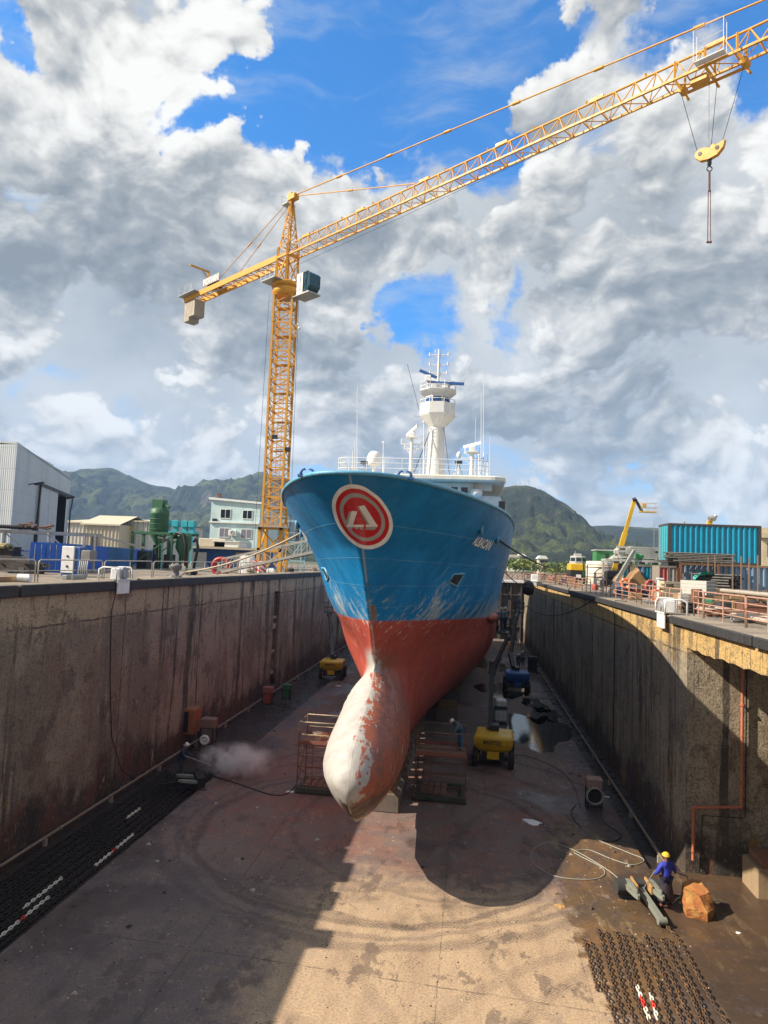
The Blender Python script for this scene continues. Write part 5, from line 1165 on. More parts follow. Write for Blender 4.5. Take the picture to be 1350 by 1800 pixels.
wallq(b, hc[3], hc[0], ZQL, ht); wallq(b, Q, hc[2], ZQL, ht-1); wallq(b, hc[2], hc[3], ZQL, ht); b.build('wall', SHM, hg)
b = MB(); nn_ = (Q-P).normalized(); out_ = Vector((nn_.y, -nn_.x))
RT = [(P.x, P.y, ht+.02), (Q.x, Q.y, ht-.95), (hc[2][0], hc[2][1], ht+1.2), (hc[3][0], hc[3][1], ht+2.4)]
b.add(RT+[(a, q, z_+.25) for a, q, z_ in RT], [(0, 1, 2, 3), (4, 5, 6, 7), (0, 1, 5, 4), (1, 2, 6, 5), (2, 3, 7, 6), (3, 0, 4, 7)]); b.build('roof', SHM, hg)
b = MB(); b.add([(*(pa-out_*4), ZQL), (*(pb-out_*4), ZQL), (*(pb-out_*4), zd), (*(pa-out_*4), zd)], [(0, 1, 2, 3)]); b.add([(*pa, ZQL), (*(pa-out_*4), ZQL), (*(pa-out_*4), zd), (*pa, zd)], [(0, 1, 2, 3)]); b.add([(*pb, ZQL), (*(pb-out_*4), ZQL), (*(pb-out_*4), zd), (*pb, zd)], [(0, 1, 2, 3)]); b.build('door_interior', mat('dark_interior', (.02, .022, .025), .9), hg)
for a_, e_ in ((f0-.23, f0-.085), (f0-.08, f0+.085)):
    a2, e2 = P.lerp(Q, a_)+out_*.25, P.lerp(Q, e_)+out_*.25; b = MB(); b.add([(*a2, ZQL), (*e2, ZQL), (*e2, zd), (*a2, zd), (*(a2+out_*.1), ZQL), (*(e2+out_*.1), ZQL), (*(e2+out_*.1), zd), (*(a2+out_*.1), zd)], [(0, 1, 2, 3), (4, 5, 6, 7), (3, 2, 6, 7), (0, 3, 7, 4), (1, 2, 6, 5)]); b.build('sliding_door', mat('door_grey', (.50, .52, .56), .5), hg)
b = MB(); k0, k1 = P.lerp(Q, f0-.25)+out_*.35, P.lerp(Q, f1+.03)+out_*.35; b.beam((*k0, zd+.2), (*k1, zd+.2), .3, .4); b.beam((*P.lerp(Q, f0-.25), ZQL)[:2]+(ZQL,), (*k0, zd), .2); b.build('door_track', BLACKM, hg)
b = MB(); k0 = Q+out_*.3; b.path([(*k0, zd+.4), (*(k0+nn_*.8), zd+.3), (*(k0+nn_*.7), zd-.8), (*(k0-nn_*.2), zd-2), (*(k0-nn_*.3), ZQL+.3)], .11, 6); b.build('downpipe', BLACKM, hg)
for f in (.2, .83):
    k0 = P.lerp(Q, f); b = MB(); z_ = ht-4.0 if f < .5 else ht-4.2; b.tube((*k0, z_), (*(k0+out_*1.0), z_+.25), .07, 6); b.obox((*(k0+out_*1.2), z_+.2), (*(out_*.5), .12), (*(nn_*.3), 0), (0, 0, .12)); b.build('wall_lamp', BLACKM, hg)
# beige warehouses behind the containers
BGE = mat('beige_cladding', (.52, .47, .36), .7, dirt=.3, streak=True); BGW = mat('white_cladding', (.55, .54, .50), .7, dirt=.3)
def warehouse(name, u0, u1, v0, v1, Y, dep, mt, roofmt, label, cat, ridge=0., corr=.9):
    a, e = aty(u0, v0, Y), aty(u1, v0, Y); r_ = thing(name, ((a.x+e.x)/2, Y, ZQL), label, cat)
    b = MB(); zt_ = (a.z+e.z)/2
    if corr: corr_panel(b, (a.x, Y, ZQL), (1, 0, 0), (0, 0, 1), e.x-a.x, zt_-ZQL, corr, .15)
    else: b.add([(a.x, Y, ZQL), (e.x, Y, ZQL), (e.x, Y, zt_), (a.x, Y, zt_)], [(0, 1, 2, 3)])
    b.add([(e.x, Y, ZQL), (e.x, Y+dep, ZQL), (e.x, Y+dep, zt_), (e.x, Y, zt_)], [(0, 1, 2, 3)]); b.add([(a.x, Y+dep, ZQL), (a.x, Y, ZQL), (a.x, Y, zt_), (a.x, Y+dep, zt_)], [(0, 1, 2, 3)])
    b.build('wall', mt, r_)
    b = MB(); o = .4
    b.add([(a.x-o, Y-o, zt_), (e.x+o, Y-o, zt_), (e.x+o, Y+dep/2, zt_+ridge), (a.x-o, Y+dep/2, zt_+ridge), (e.x+o, Y+dep, zt_), (a.x-o, Y+dep, zt_)], [(0, 1, 2, 3), (3, 2, 4, 5)]); b.box(a.x-o, e.x+o, Y-o-.02, Y-o+.1, zt_-.3, zt_-.02); b.build('roof', roofmt, r_)
    return r_
warehouse('warehouse', 108, 152, 917, 945, 150, 30, BGW, BGE, 'white warehouse with small vents under its eaves just right of the hangar', 'warehouse', 1.5)
wr = warehouse('warehouse', 146, 210, 921, 945, 135, 14, BGE, BGE, 'beige corrugated warehouse with a curved eave and a dark doorway', 'warehouse', 2.2, .8)
a, e = aty(162, 940, 134.9), aty(172, 940, 134.9); b = MB(); b.box(a.x, e.x, 134.75, 134.88, ZQL, a.z); b.build('doorway', BLACKM, wr)
wr = warehouse('warehouse', 205, 262, 915, 945, 140, 30, BGW, BGE, 'pale warehouse with a yellowish door strip behind the green plant', 'warehouse', 1.0, .7)
a, e = aty(228, 930, 139.7), aty(236, 930, 139.7); b = MB(); b.box(a.x, e.x, 139.6, 139.75, ZQL+1, aty(228, 924, 139.7).z); b.build('door_strip', mat('ochre_panel', (.42, .34, .12), .7), wr)
# light blue office
LBM = mat('light_blue_render', (.52, .68, .68), .8, dirt=.2, scale=.6); TRIM = mat('white_trim', (.72, .74, .72), .7, dirt=.15)
YO = 118.0; a, e = aty(372, 878, YO), aty(458, 885, YO); zt_ = a.z
of = thing('office_building', ((a.x+e.x)/2, YO, ZQL), 'light blue two storey office with four windows behind the crane', 'building')
b = MB(); b.prism([(a.x, ZQL), (e.x, ZQL), (e.x, aty(458, 886, YO).z-.1), (a.x, zt_)], 12, (0, YO, 0)); wl_ = b.build('wall', LBM, of)
b = MB(); b.prism([(a.x-.4, zt_), (e.x+.3, e.z-.15), (e.x+.3, e.z+.2), (a.x-.4, zt_+.4)], 12.6, (0, YO-.4, 0)); rf = b.build('roof', TRIM, of)
q = aty(384, 874, YO+3); b = MB(); b.box(q.x-.3, q.x+.3, YO+3, YO+3.6, zt_+.2, q.z+.7); b.build('chimney', RUSTY, rf)
b = MB(); z_ = aty(410, 920, YO).z; b.box(a.x-.15, e.x, YO-.35, YO-.02, z_, z_+.25); b.build('floor_band', TRIM, of)
for u0, u1, v0, v1, cur in ((388, 405, 896, 910, 0), (427, 443, 898, 911, 0), (386, 403, 929, 943, 1), (424, 442, 931, 945, 1)):
    p0, p1 = aty(u0, v1, YO), aty(u1, v0, YO); b = MB(); b.box(p0.x-.12, p1.x+.12, YO-.10, YO+.02, p0.z-.15, p1.z+.12); w_ = b.build('window', TRIM, of)
    mid = (p0.x+p1.x)/2
    for x0_, x1_ in ((p0.x, mid-.07), (mid+.07, p1.x)): b = MB(); b.box(x0_, x1_, YO-.125, YO-.102, p0.z, p1.z); b.build('pane', GLASS if not cur else mat('curtained_pane', (.2, .2, .24), .3, dirt=.2), w_)
q = aty(411, 937, YO); b = MB(); b.bbox(q.x-.7, q.x+.7, YO-.9, YO-.12, q.z-.5, q.z+.5, .05); ac = b.build('air_conditioner', TRIM, of)
b = MB(); b.torus((q.x+.1, YO-.91, q.z), .36, .04, 16, 5, 'Y'); b.torus((q.x+.1, YO-.91, q.z), .18, .03, 12, 5, 'Y'); b.build('fan_grille', BLACKM, ac)
q = aty(374, 915, YO); b = MB(); b.box(q.x, q.x+.8, YO-.3, YO-.02, q.z-.35, q.z+.35); b.build('wall_unit', BLACKM, of)
# low blue workshop before the office
YS = 104.0; a, e = aty(340, 958, YS), aty(462, 965, YS)
ws = thing('workshop', ((a.x+e.x)/2, YS, ZQL), 'low blue fronted workshop with a flat pale roof below the office', 'workshop')
b = MB(); b.box(a.x, e.x, YS, YS+11, ZQL, a.z-.5); b.build('wall', mat('workshop_blue', (.02, .10, .30), .6, dirt=.4), ws)
b = MB(); b.box(a.x-.6, e.x+.6, YS-1.6, YS+11.4, a.z-.5, a.z-.2); b.build('roof', mat('flat_roof_tan', (.45, .38, .28), .85), ws)
b = MB(); q0, q1 = aty(415, 970, YS).x, aty(436, 970, YS).x; b.box(q0, q1, YS-.12, YS-.02, ZQL, a.z-.9); b.build('grey_wall_panel', CONC, ws)
b = MB(); q0, q1 = aty(364, 965, YS).x, aty(372, 970, YS).x; b.box(q0-1.5, q1, YS-2.0, YS-1.9, ZQL, ZQL+2.4); b.build('screen_panel', mat('tarp_grey', (.12, .13, .14), .8), ws)
q = aty(345, 948, YS+1); b = MB(); b.bbox(q.x, q.x+4.5, YS+2, YS+6, a.z-.18, a.z+1.2, .1); solo(b, 'roof_tank', BGE, (q.x+2, YS+3, a.z-.18), 'yellowish roof box standing on the workshop roof', 'roof unit')
q = aty(372, 948, YS+1); b = MB(); b.bbox(q.x, q.x+4.2, YS+2, YS+6, a.z-.18, a.z+.75, .1); b.box(q.x-.2, q.x+4.4, YS+1.8, YS+6.2, a.z+.752, a.z+.9); solo(b, 'roof_tank', TRIM, (q.x+2, YS+3, a.z-.18), 'white roof box with a lid standing on the workshop roof', 'roof unit')
# steel racks and dark scrap at the left edge
rk = thing('steel_rack', (-36, 52, ZQL), 'grey steel rack loaded with long pipes in front of the hangar', 'rack')
zt0 = 12.9
b = MB()
for X, Y in ((-44, 54), (-40.5, 55), (-37, 56), (-33.5, 57.5), (-43, 57.5), (-36, 60)):
    b.beam((X, Y, ZQL), (X, Y, zt0), .2, .2, (0, 1, 0))
b.beam((-45, 53.7, zt0), (-33, 57.7, zt0), .25); b.beam((-44, 57.2, zt0), (-35, 60.5, zt0), .25); b.beam((-33.2, 57.6, zt0-.1), (-29.6, 59.5, zt0-1.0), .2)
for X, Y in ((-44, 54), (-40.5, 55), (-37, 56)): b.beam((X, Y, zt0-.1), (X+1.2, Y+.4, zt0-1.2), .12); b.beam((X, Y, ZQL+1.7), (X+1, Y+3.4, ZQL+1.7), .14)
b.build('frame', STEEL, rk)
b = MB()
for k in range(4): b.tube((-46, 53+.35*k, zt0+.35+.02*k), (-38.6, 55.6+.35*k, zt0+.38), .17, 8)
b.build('black_pipe', BLACKM, rk)
b = MB()
for k in range(30): q = Vector((-40.5+random.random()*3.6, 55.2+random.random()*2, zt0+.2+random.random()*.5)); d = Vector((random.random()-.2, random.random()*.5, random.random()*.35-.1))*.9; b.tube(q, q+d, .05+.05*random.random(), 5)
b.build('scrap_heap', RUSTY, rk)
b = MB()
for k, mt_i in enumerate(range(5)): b.tube((-46, 52.2+.3*k, ZQL+2.0+.16*(k%2)), (-40, 54.4+.3*k, ZQL+2.0+.16*(k%2)), .16, 8)
b.build('lower_pipe', mat('pipe_yellow_grey', (.38, .33, .14), .6, dirt=.5), rk)
for i, (X, Y, Lx, hz_) in enumerate(((-38.5, 50.5, 4.2, 1.25), (-34.6, 49.0, 2.2, .9), (-41.5, 54.5, 4.0, 2.2))):
    b = MB(); r_ = random.Random(i+4)
    for k in range(int(46*hz_)):
        z_ = ZQL+hz_*k/(46*hz_)*.95; x_ = X-Lx/2+r_.random()*Lx; y_ = Y+r_.random()*1.6; b.obox((x_, y_, z_+.1), (.25+.5*r_.random(), .2*r_.random()-.1, 0), (-.05, .12, 0), (0, 0, .05+.08*r_.random()))
    b.box(X-Lx/2, X+Lx/2, Y+.2, Y+1.5, ZQL, ZQL+hz_*.85)
    solo(b, 'scrap_stack', mat('dark_scrap', (.045, .042, .04), .8, dirt=.4, rust=.35), (X, Y, ZQL), ('wide stack of dark steel plates behind the left guard rail', 'small heap of dark steel beside the first blue container', 'tall dark scrap stack beneath the steel rack')[i], 'scrap stack')
for i, (Y, X, mt, lab) in enumerate(((25.5, -19.1, WOOD, 'short timber baulk lying on the left coping near the photo edge'), (26.6, -18.8, WHITE2, 'small white roll lying on the left coping'), (30.5, -19.2, STEEL, 'steel offcut lying on the left coping behind the fairlead'))):
    b = MB()
    if i == 1: b.tube((X, Y, ZC+.17), (X+.5, Y+.1, ZC+.17), .17, 12)
    else: b.bbox(X-.12, X+.14, Y, Y+1.7, ZC, ZC+.22, .02)
    solo(b, ('timber_baulk', 'cable_roll', 'steel_offcut')[i], mt, (X, Y, ZC), lab, ('timber', 'roll', 'steel piece')[i])
# gear that stands on the left coping beside the camera (its shadow falls on the dock floor)
for i, (Y, Yl, hh, X) in enumerate(((20.9, 1.5, .55, -17.5), (18.9, 1.2, .4, -17.45), (16.6, .9, .7, -17.5))):
    k = thing('gear_crate', (X, Y, ZC), ('long grey tool crate', 'low grey tool crate', 'upright grey tool crate')[i]+' on the left coping close to the camera', 'crate', 'tool crates on the left coping')
    b = MB(); b.bbox(X-.35, X+.4, Y, Y+Yl, ZC, ZC+hh-.12, .03); b.build('body', GREYP, k); b = MB(); b.bbox(X-.4, X+.45, Y-.04, Y+Yl+.04, ZC+hh-.118, ZC+hh, .02); b.build('lid', STEEL, k)

r_ = random.Random(31); LCM = [STEEL, RUSTY, WHITE2, BLUEP, WOOD]
for i, (X, Y) in enumerate(((-19.3, 36.5), (-20.3, 43.5), (-19.4, 46), (-20.2, 50), (-19.3, 58.6), (-20.4, 68.5), (-19.5, 73), (-20.0, 78), (-19.4, 84), (-20.3, 90))):
    zq_ = ZC if X > -19.6 else ZQL; b = MB(); hh = r_.uniform(.25, .8)
    if i % 2:
        b.bbox(X-.45, X+.45, Y-.35, Y+.35, zq_, zq_+hh, .03); b.box(X-.3, X+.3, Y-.2, Y+.2, zq_+hh+.002, zq_+hh+.12); solo(b, 'site_box', LCM[i//2], (X, Y, zq_), 'small site box standing just behind the left guard rails', 'box', 'small site boxes along the left rail')
    else:
        for k in range(7): b.torus((X+r_.uniform(-.06, .06), Y+r_.uniform(-.06, .06), zq_+.04+.05*k), r_.uniform(.27, .4), .035, 16, 5)
        solo(b, 'cable_coil', HOSE if i % 4 else PALEROPE, (X, Y, zq_), ('black cable coil' if i % 4 else 'pale rope coil')+' lying on the left coping behind the guard rails', 'coil', ('black' if i % 4 else 'pale')+' coils on the left coping')
# ================================================================== right quay
def ZR(v, u, Y): return aty(u, v, Y).z
YC_ = 48.0
c0, c1 = aty(1174.5, 988, YC_), aty(1338.5, 993, YC_)
zb_ = c0.z
CTQ = mat('container_cyan', (.008, .27, .43), .42, dirt=.25, rust=.05)
FRD = mat('frame_dark', (.05, .045, .045), .7, dirt=.4, rust=.25)
container((c0.x, YC_, zb_), (1, 0, 0), c1.x-c0.x, 2.44, 2.62, CTQ, 'turquoise container stacked on top with dark frame and ribbed side', None, .335, FRD, dcol=mat('container_end_cyan', (.02, .36, .46), .5, dirt=.3))
CGB = mat('container_faded_blue', (.16, .25, .36), .6, dirt=.4, dcol=(.5, .5, .48), rust=.15)
l0 = aty(1192, 1040, YC_).x
container((l0, YC_-.02, 9.7), (1, 0, 0), 12.2, 2.44, zb_-9.72, CGB, 'faded grey blue container underneath the turquoise one', None, .36, mat('frame_rust', (.22, .13, .08), .8, rust=.3))
def locker(u0, u1, Y, ztop, mt, label, rib=.28):
    a, e = aty(u0, 1030, Y).x, aty(u1, 1030, Y).x; r_ = thing('storage_locker', (a, Y, 9.7), label, 'locker', 'storage lockers on the right quay')
    b = MB(); corr_panel(b, (a+.04, Y, 9.82), (1, 0, 0), (0, 0, 1), e-a-.08, ztop-9.95, rib, .05); b.build('door', mt, r_)
    b = MB(); b.box(a, a+.04, Y-.03, Y+1.8, 9.7, ztop); b.box(e-.04, e, Y-.03, Y+1.8, 9.7, ztop); b.box(a+.041, e-.041, Y-.03, Y+1.8, 9.7, 9.815); b.box(a+.041, e-.041, Y-.03, Y+1.8, ztop-.125, ztop); b.build('frame', mat('locker_frame', (.25, .22, .19), .8, rust=.2), r_)
zt_ = ZR(994, 1150, 49)
CRE = mat('cream_door', (.55, .52, .38), .6, dirt=.3); RDD = mat('red_door', (.42, .09, .085), .6, dirt=.4); GRD = mat('grey_streaked_door', (.34, .35, .34), .6, dirt=.5, dcol=(.2, .1, .05), rust=.25); BLD = mat('blue_door', (.03, .20, .42), .55, dirt=.3)
TQD = mat('turquoise_door', (.01, .30, .46), .5, dirt=.3)
for u0, u1, mt, lab, Y in ((1175.5, 1191, GRD, 'grey streaked locker with rusty edges beside the faded blue container', 47.9), (1158.5, 1174.5, RDD, 'red locker below the left end of the turquoise container', 47.9), (1145, 1157.5, TQD, 'turquoise locker immediately left of the red locker', 52), (1130.5, 1144, TQD, 'turquoise locker left of its twin, beside the blue one', 52), (1119, 1129.5, BLD, 'mid blue locker between cream and turquoise ones', 52), (1106, 1118, CRE, 'cream locker in the coloured row', 52), (1095, 1105, TQD, 'narrow turquoise locker at the left end of the coloured row', 52)):
    locker(u0, u1, Y, zt_ if Y < 50 else ZR(993, 1130, 52), mt, lab)
# canopy beam and steel stacked on it
SILV = mat('silver_steel', (.52, .52, .49), .5, .3, dirt=.3)
q0, q1 = aty(1064, 990, 52.5), aty(1160, 990, 52.5); zc_ = ZR(991, 1110, 52)
b = MB(); b.box(q0.x, q1.x, 52.2, 54.2, zc_+.15, zc_+.32)
for X in np.linspace(q0.x+.1, q1.x-.1, 5): b.box(X-.06, X+.06, 52.0, 54.4, zc_+.02, zc_+.148)
b.beam((aty(1076, 1034, 50).x, 51.5, 9.7), (aty(1116, 968, 52).x, 52.1, ZR(968, 1116, 52)), .16, .26)
b.beam((q0.x+.1, 53.8, 9.7), (q0.x+.1, 53.8, zc_+.05), .12); solo(b, 'canopy_beam', SILV, (q0.x, 52, zc_), 'pale steel canopy with a slanting prop over the coloured lockers', 'canopy')
def bundle(name, P, ax, L, wd, ht, nx, nz, mt, label, cat, jit=.15, square=False, seed=1):
    """stack of bars: P centre of its base, ax direction"""
    r_ = random.Random(seed); ax = Vector(ax).normalized(); sd = Vector((-ax.y, ax.x, 0)); b = MB(); P = Vector(P)
    for j in range(nz):
        for i in range(nx):
            o_ = sd*((i+.5)/nx-.5)*wd+Vector((0, 0, (j+.5)*ht/nz))+ax*r_.uniform(-jit, jit)
            a, e = P+o_-ax*L/2, P+o_+ax*L/2
            if square: b.beam(a, e, wd/nx*.88, ht/nz*.88)
            else: b.tube(a, e, min(wd/nx, ht/nz)*.46, 7)
    for k in (-.36, 0.02, .36):
        b.beam(P+ax*L*k-sd*wd*.52+Vector((0, 0, -.03)), P+ax*L*k+sd*wd*.52+Vector((0, 0, -.03)), .08, .06)
    return solo(b, name, mt, tuple(P), label, cat)
zs_ = zc_+.40
bundle('steel_stack', (aty(1126, 978, 53).x, 53.2, zs_), (1, .05, 0), 2.7, 1.3, .9, 7, 6, SILV, 'stack of pale steel sections lying on the canopy beside the turquoise container', 'steel stack', .5, True, 3)
bundle('steel_stack', (aty(1100, 985, 53).x, 53.4, zs_-.02), (1, -.03, 0), 1.0, 1.2, .55, 5, 3, SILV, 'small low pile of pale steel at the left end of the canopy', 'steel stack', .3, True, 4)
b = MB(); q = aty(1125, 983, 52.2)
for k in range(14): b.ball((q.x-.2+.07*(k%6), 52.25+.05*(k%3), zs_+.1+.09*(k//6)), .16, 4, (1, .6, .8))
solo(b, 'green_netting', mat('bright_green_net', (.10, .42, .16), .9), (q.x, 52.2, zs_), 'bright green netting heap on the canopy in front of the steel stack', 'netting')
bundle('scaffold_pole_bundle', (aty(1230, 984, 47).x, YC_-.75, zb_+.06-.02), (1, .02, 0), 3.6, .8, .62, 8, 6, mat('pole_grey', (.22, .21, .19), .6, .4, dirt=.5, rust=.25), 'bundle of grey scaffold poles in front of the turquoise container', 'pole bundle', .45, False, 5)
for i_, X in enumerate((aty(1196, 1000, 47).x, aty(1262, 1000, 47).x)): b = MB(); b.beam((X, YC_-.4, 9.7), (X, YC_-.4, zb_-.06), .12, .12, (0, 1, 0)); b.beam((X, YC_-1.15, 9.7), (X, YC_-1.15, zb_-.06), .12, .12, (0, 1, 0)); b.beam((X, YC_-1.2, zb_-.03), (X, YC_-.3, zb_-.03), .1, .06); solo(b, 'pole_rack', RUSTY, (X, YC_-.8, 9.7), ('left', 'right')[i_]+' rusty trestle carrying the scaffold pole bundle', 'rack')
# beige building at the photo's right edge, green cabin and shed, mast
bx = aty(1339.5, 990, 60); bb = thing('beige_building', (bx.x, 60, 9.5), 'beige building corner with a window at the right edge of the photo', 'building')
zt2 = ZR(938, 1345, 60); b = MB(); b.box(bx.x, bx.x+12, 60, 70, 9.45, zt2); b.box(bx.x-.3, bx.x+12, 59.7, 60-.002, zt2-.35, zt2+.05); b.box(bx.x, bx.x+.7, 60.2, 62, zt2+.002, zt2+.5); b.build('wall', mat('beige_render', (.58, .50, .34), .85, dirt=.25, scale=.8), bb)
q = aty(1349, 968, 60); b = MB(); b.box(q.x, q.x+1.2, 59.93, 59.997, q.z-.5, q.z+.6); b.build('window', GLASS, bb)
gcb = aty(1048, 1000, 95); ge = aty(1078, 1000, 95); zt3 = ZR(968, 1060, 95)
gc = thing('green_cabin', (gcb.x, 95, 9.5), 'small green cabin with one window and a pale roof left of the boom lift', 'cabin')
b = MB(); b.box(gcb.x, ge.x, 95, 98, 9.45, zt3); b.build('wall', mat('cabin_green', (.035, .20, .06), .5, dirt=.25), gc)
b = MB(); b.box(gcb.x-.15, ge.x+.3, 94.8, 98.2, zt3+.002, zt3+.14); b.build('roof', SILV, gc)
b = MB(); b.box(gcb.x+1.15, gcb.x+1.65, 94.95, 94.995, zt3-1.2, zt3-.35); b.build('window', GLASS, gc)
ga, ge2 = aty(1080, 985, 92), aty(1160, 985, 92); gsd = thing('green_shed', (ga.x, 92, 9.5), 'low dark green shed with a pale gabled roof behind the steel stack', 'shed')
b = MB(); zt4 = ZR(984, 1100, 92); zp = ZR(963, 1108, 92); xm = aty(1110, 963, 92).x; b.prism([(ga.x, 9.45), (ge2.x, 9.45), (ge2.x, zt4), (xm, zp), (ga.x, zt4)], 9, (0, 92, 0)); b.build('wall', GREENP, gsd)
b = MB()
for A, B_ in (((ga.x-.3, zt4-.05), (xm, zp+.1)), ((xm, zp+.1), (ge2.x+.3, zt4-.05))): b.add([(A[0], 91.7, A[1]), (B_[0], 91.7, B_[1]), (B_[0], 101.3, B_[1]), (A[0], 101.3, A[1]), (A[0], 91.7, A[1]+.14), (B_[0], 91.7, B_[1]+.14), (B_[0], 101.3, B_[1]+.14), (A[0], 101.3, A[1]+.14)], [(3, 2, 1, 0), (4, 5, 6, 7), (0, 1, 5, 4), (1, 2, 6, 5), (2, 3, 7, 6), (3, 0, 4, 7)])
b.build('roof', SILV, gsd)
for u, v, Y in ((1150, 915, 100), (1203, 917, 110)):
    q = aty(u, v, Y); b = MB(); b.tube((q.x, Y, 9.45), (q.x, Y, q.z), .06, 5, .03)
    if u == 1203: b.tube((q.x-.5, Y, q.z-.5), (q.x+.5, Y, q.z-.5), .04, 4); b.tube((q.x-.4, Y, q.z-.9), (q.x+.4, Y, q.z-.9), .04, 4); b.ball((q.x, Y, q.z), .16, 4)
    solo(b, 'antenna_mast', STEEL, (q.x, Y, 9.45), 'thin grey antenna mast left of the turquoise container' if u == 1150 else 'antenna mast with short cross arms showing over the turquoise container', 'mast')
# white water tank
tk = aty(1054, 1026, 92); R_ = 1.75; wt = thing('water_tank', (tk.x, 92, 9.6), 'big off white cylindrical tank with two hoops beside the yellow and grey vehicle', 'tank')
zt5 = ZR(987, 1054, 92); b = MB(); b.lathe([(R_, 9.6), (R_, zt5-.1), (R_-.1, zt5), (.05, zt5+.06)], (tk.x, 92, 0), 28); b.build('shell', mat('tank_offwhite', (.62, .57, .47), .6, dirt=.35, dcol=(.3, .2, .1), scale=.8), wt)
b = MB()
for f in (.35, .75): b.torus((tk.x, 92, 9.6+(zt5-9.6)*f), R_+.02, .05, 28, 5)
b.build('hoop', RUSTY, wt)
b = MB(); b.path([(tk.x+.6, 90.1, zt5), (tk.x+.9, 90.0, zt5-1.2), (tk.x+1.2, 90.2, 9.7)], .05, 5); b.build('hose', HOSE, wt)
b = MB()
for X, Y in ((-1.9, -1.9), (1.9, -1.9)): b.beam((tk.x+X, 92+Y, 9.6), (tk.x+X, 92+Y, zt5-.5), .12, .12, (0, 1, 0))
for z_ in (.5, .85): b.tube((tk.x-1.9, 90.1, 9.6+(zt5-9.6)*z_), (tk.x+1.9, 90.1, 9.6+(zt5-9.6)*z_), .04, 5)
b.build('guard_frame', RUSTY, wt)
# yellow / grey cab vehicle
vx = aty(1017, 1025, 96); vh = thing('yard_vehicle', (vx.x, 96, 9.6), 'grey and yellow cab vehicle with wraparound windows standing on the right quay', 'vehicle')
V = lambda v: ZR(v, 1017, 96)
b = MB(); b.bbox(vx.x-1.15, vx.x+1.15, 96, 100, 9.95, V(1003), .1); b.build('body', BLACKM, vh)
b = MB(); b.bbox(vx.x-1.1, vx.x+1.1, 96-.05, 99.5, V(1003)+.002, V(991), .08); b.build('yellow_band', MYEL, vh)
b = MB(); P = octo(1.15); vs = []
for k, z_ in ((1.0, V(991)), (1.0, V(987)), (.93, V(980)), (.95, V(979)), (.8, V(977))): vs += [(vx.x+a*k, 97.2+q*k, z_) for a, q in P]
b.add(vs, [(l*8+i, l*8+(i+1)%8, l*8+8+(i+1)%8, l*8+8+i) for l in range(4) for i in range(8)]+[tuple(range(32, 40))]); cb2 = b.build('cab', mat('cab_grey', (.38, .39, .39), .5, dirt=.3), vh)
for k in (3, 4, 5, 6, 7):
    A, B_ = Vector(P[k]), Vector(P[(k+1)%8]); a, e = A.lerp(B_, .1), A.lerp(B_, .9); b = MB(); b.add([(vx.x+a.x*1.01, 97.2+a.y*1.01, V(986.6)), (vx.x+e.x*1.01, 97.2+e.y*1.01, V(986.6)), (vx.x+e.x*.955, 97.2+e.y*.955, V(980.6)), (vx.x+a.x*.955, 97.2+a.y*.955, V(980.6))], [(0, 1, 2, 3)]); b.build('window', GLASS, cb2)
b = MB(); b.bbox(vx.x-.5, vx.x+.5, 96.9, 97.6, V(977), V(973), .04); b.tube((vx.x-.35, 97.2, V(973)), (vx.x-.35, 97.2, V(968)), .03, 5); b.build('roof_lamp', SILV, vh)
for sx in (-1, 1):
    for yy in (96.7, 99.2):
        b = MB(); b.tube((vx.x+sx*1.0, yy, 10.0), (vx.x+sx*1.3, yy, 10.0), .42, 14); b.build('wheel', DARK, vh)
b = MB(); b.box(vx.x-.35, vx.x+.3, 95.93, 95.995, V(1016), V(1010)); b.build('number_plate', WHITE2, vh)
b = MB(); b.beam((aty(1026, 1020, 90).x, 90, 9.6), (aty(1026, 1000, 90).x, 90, ZR(990, 1026, 90)), .22, .22, (0, 1, 0)); solo(b, 'green_post', GREENP, (aty(1026, 1020, 90).x, 90, 9.6), 'green steel post between the vehicle and the white tank', 'post')
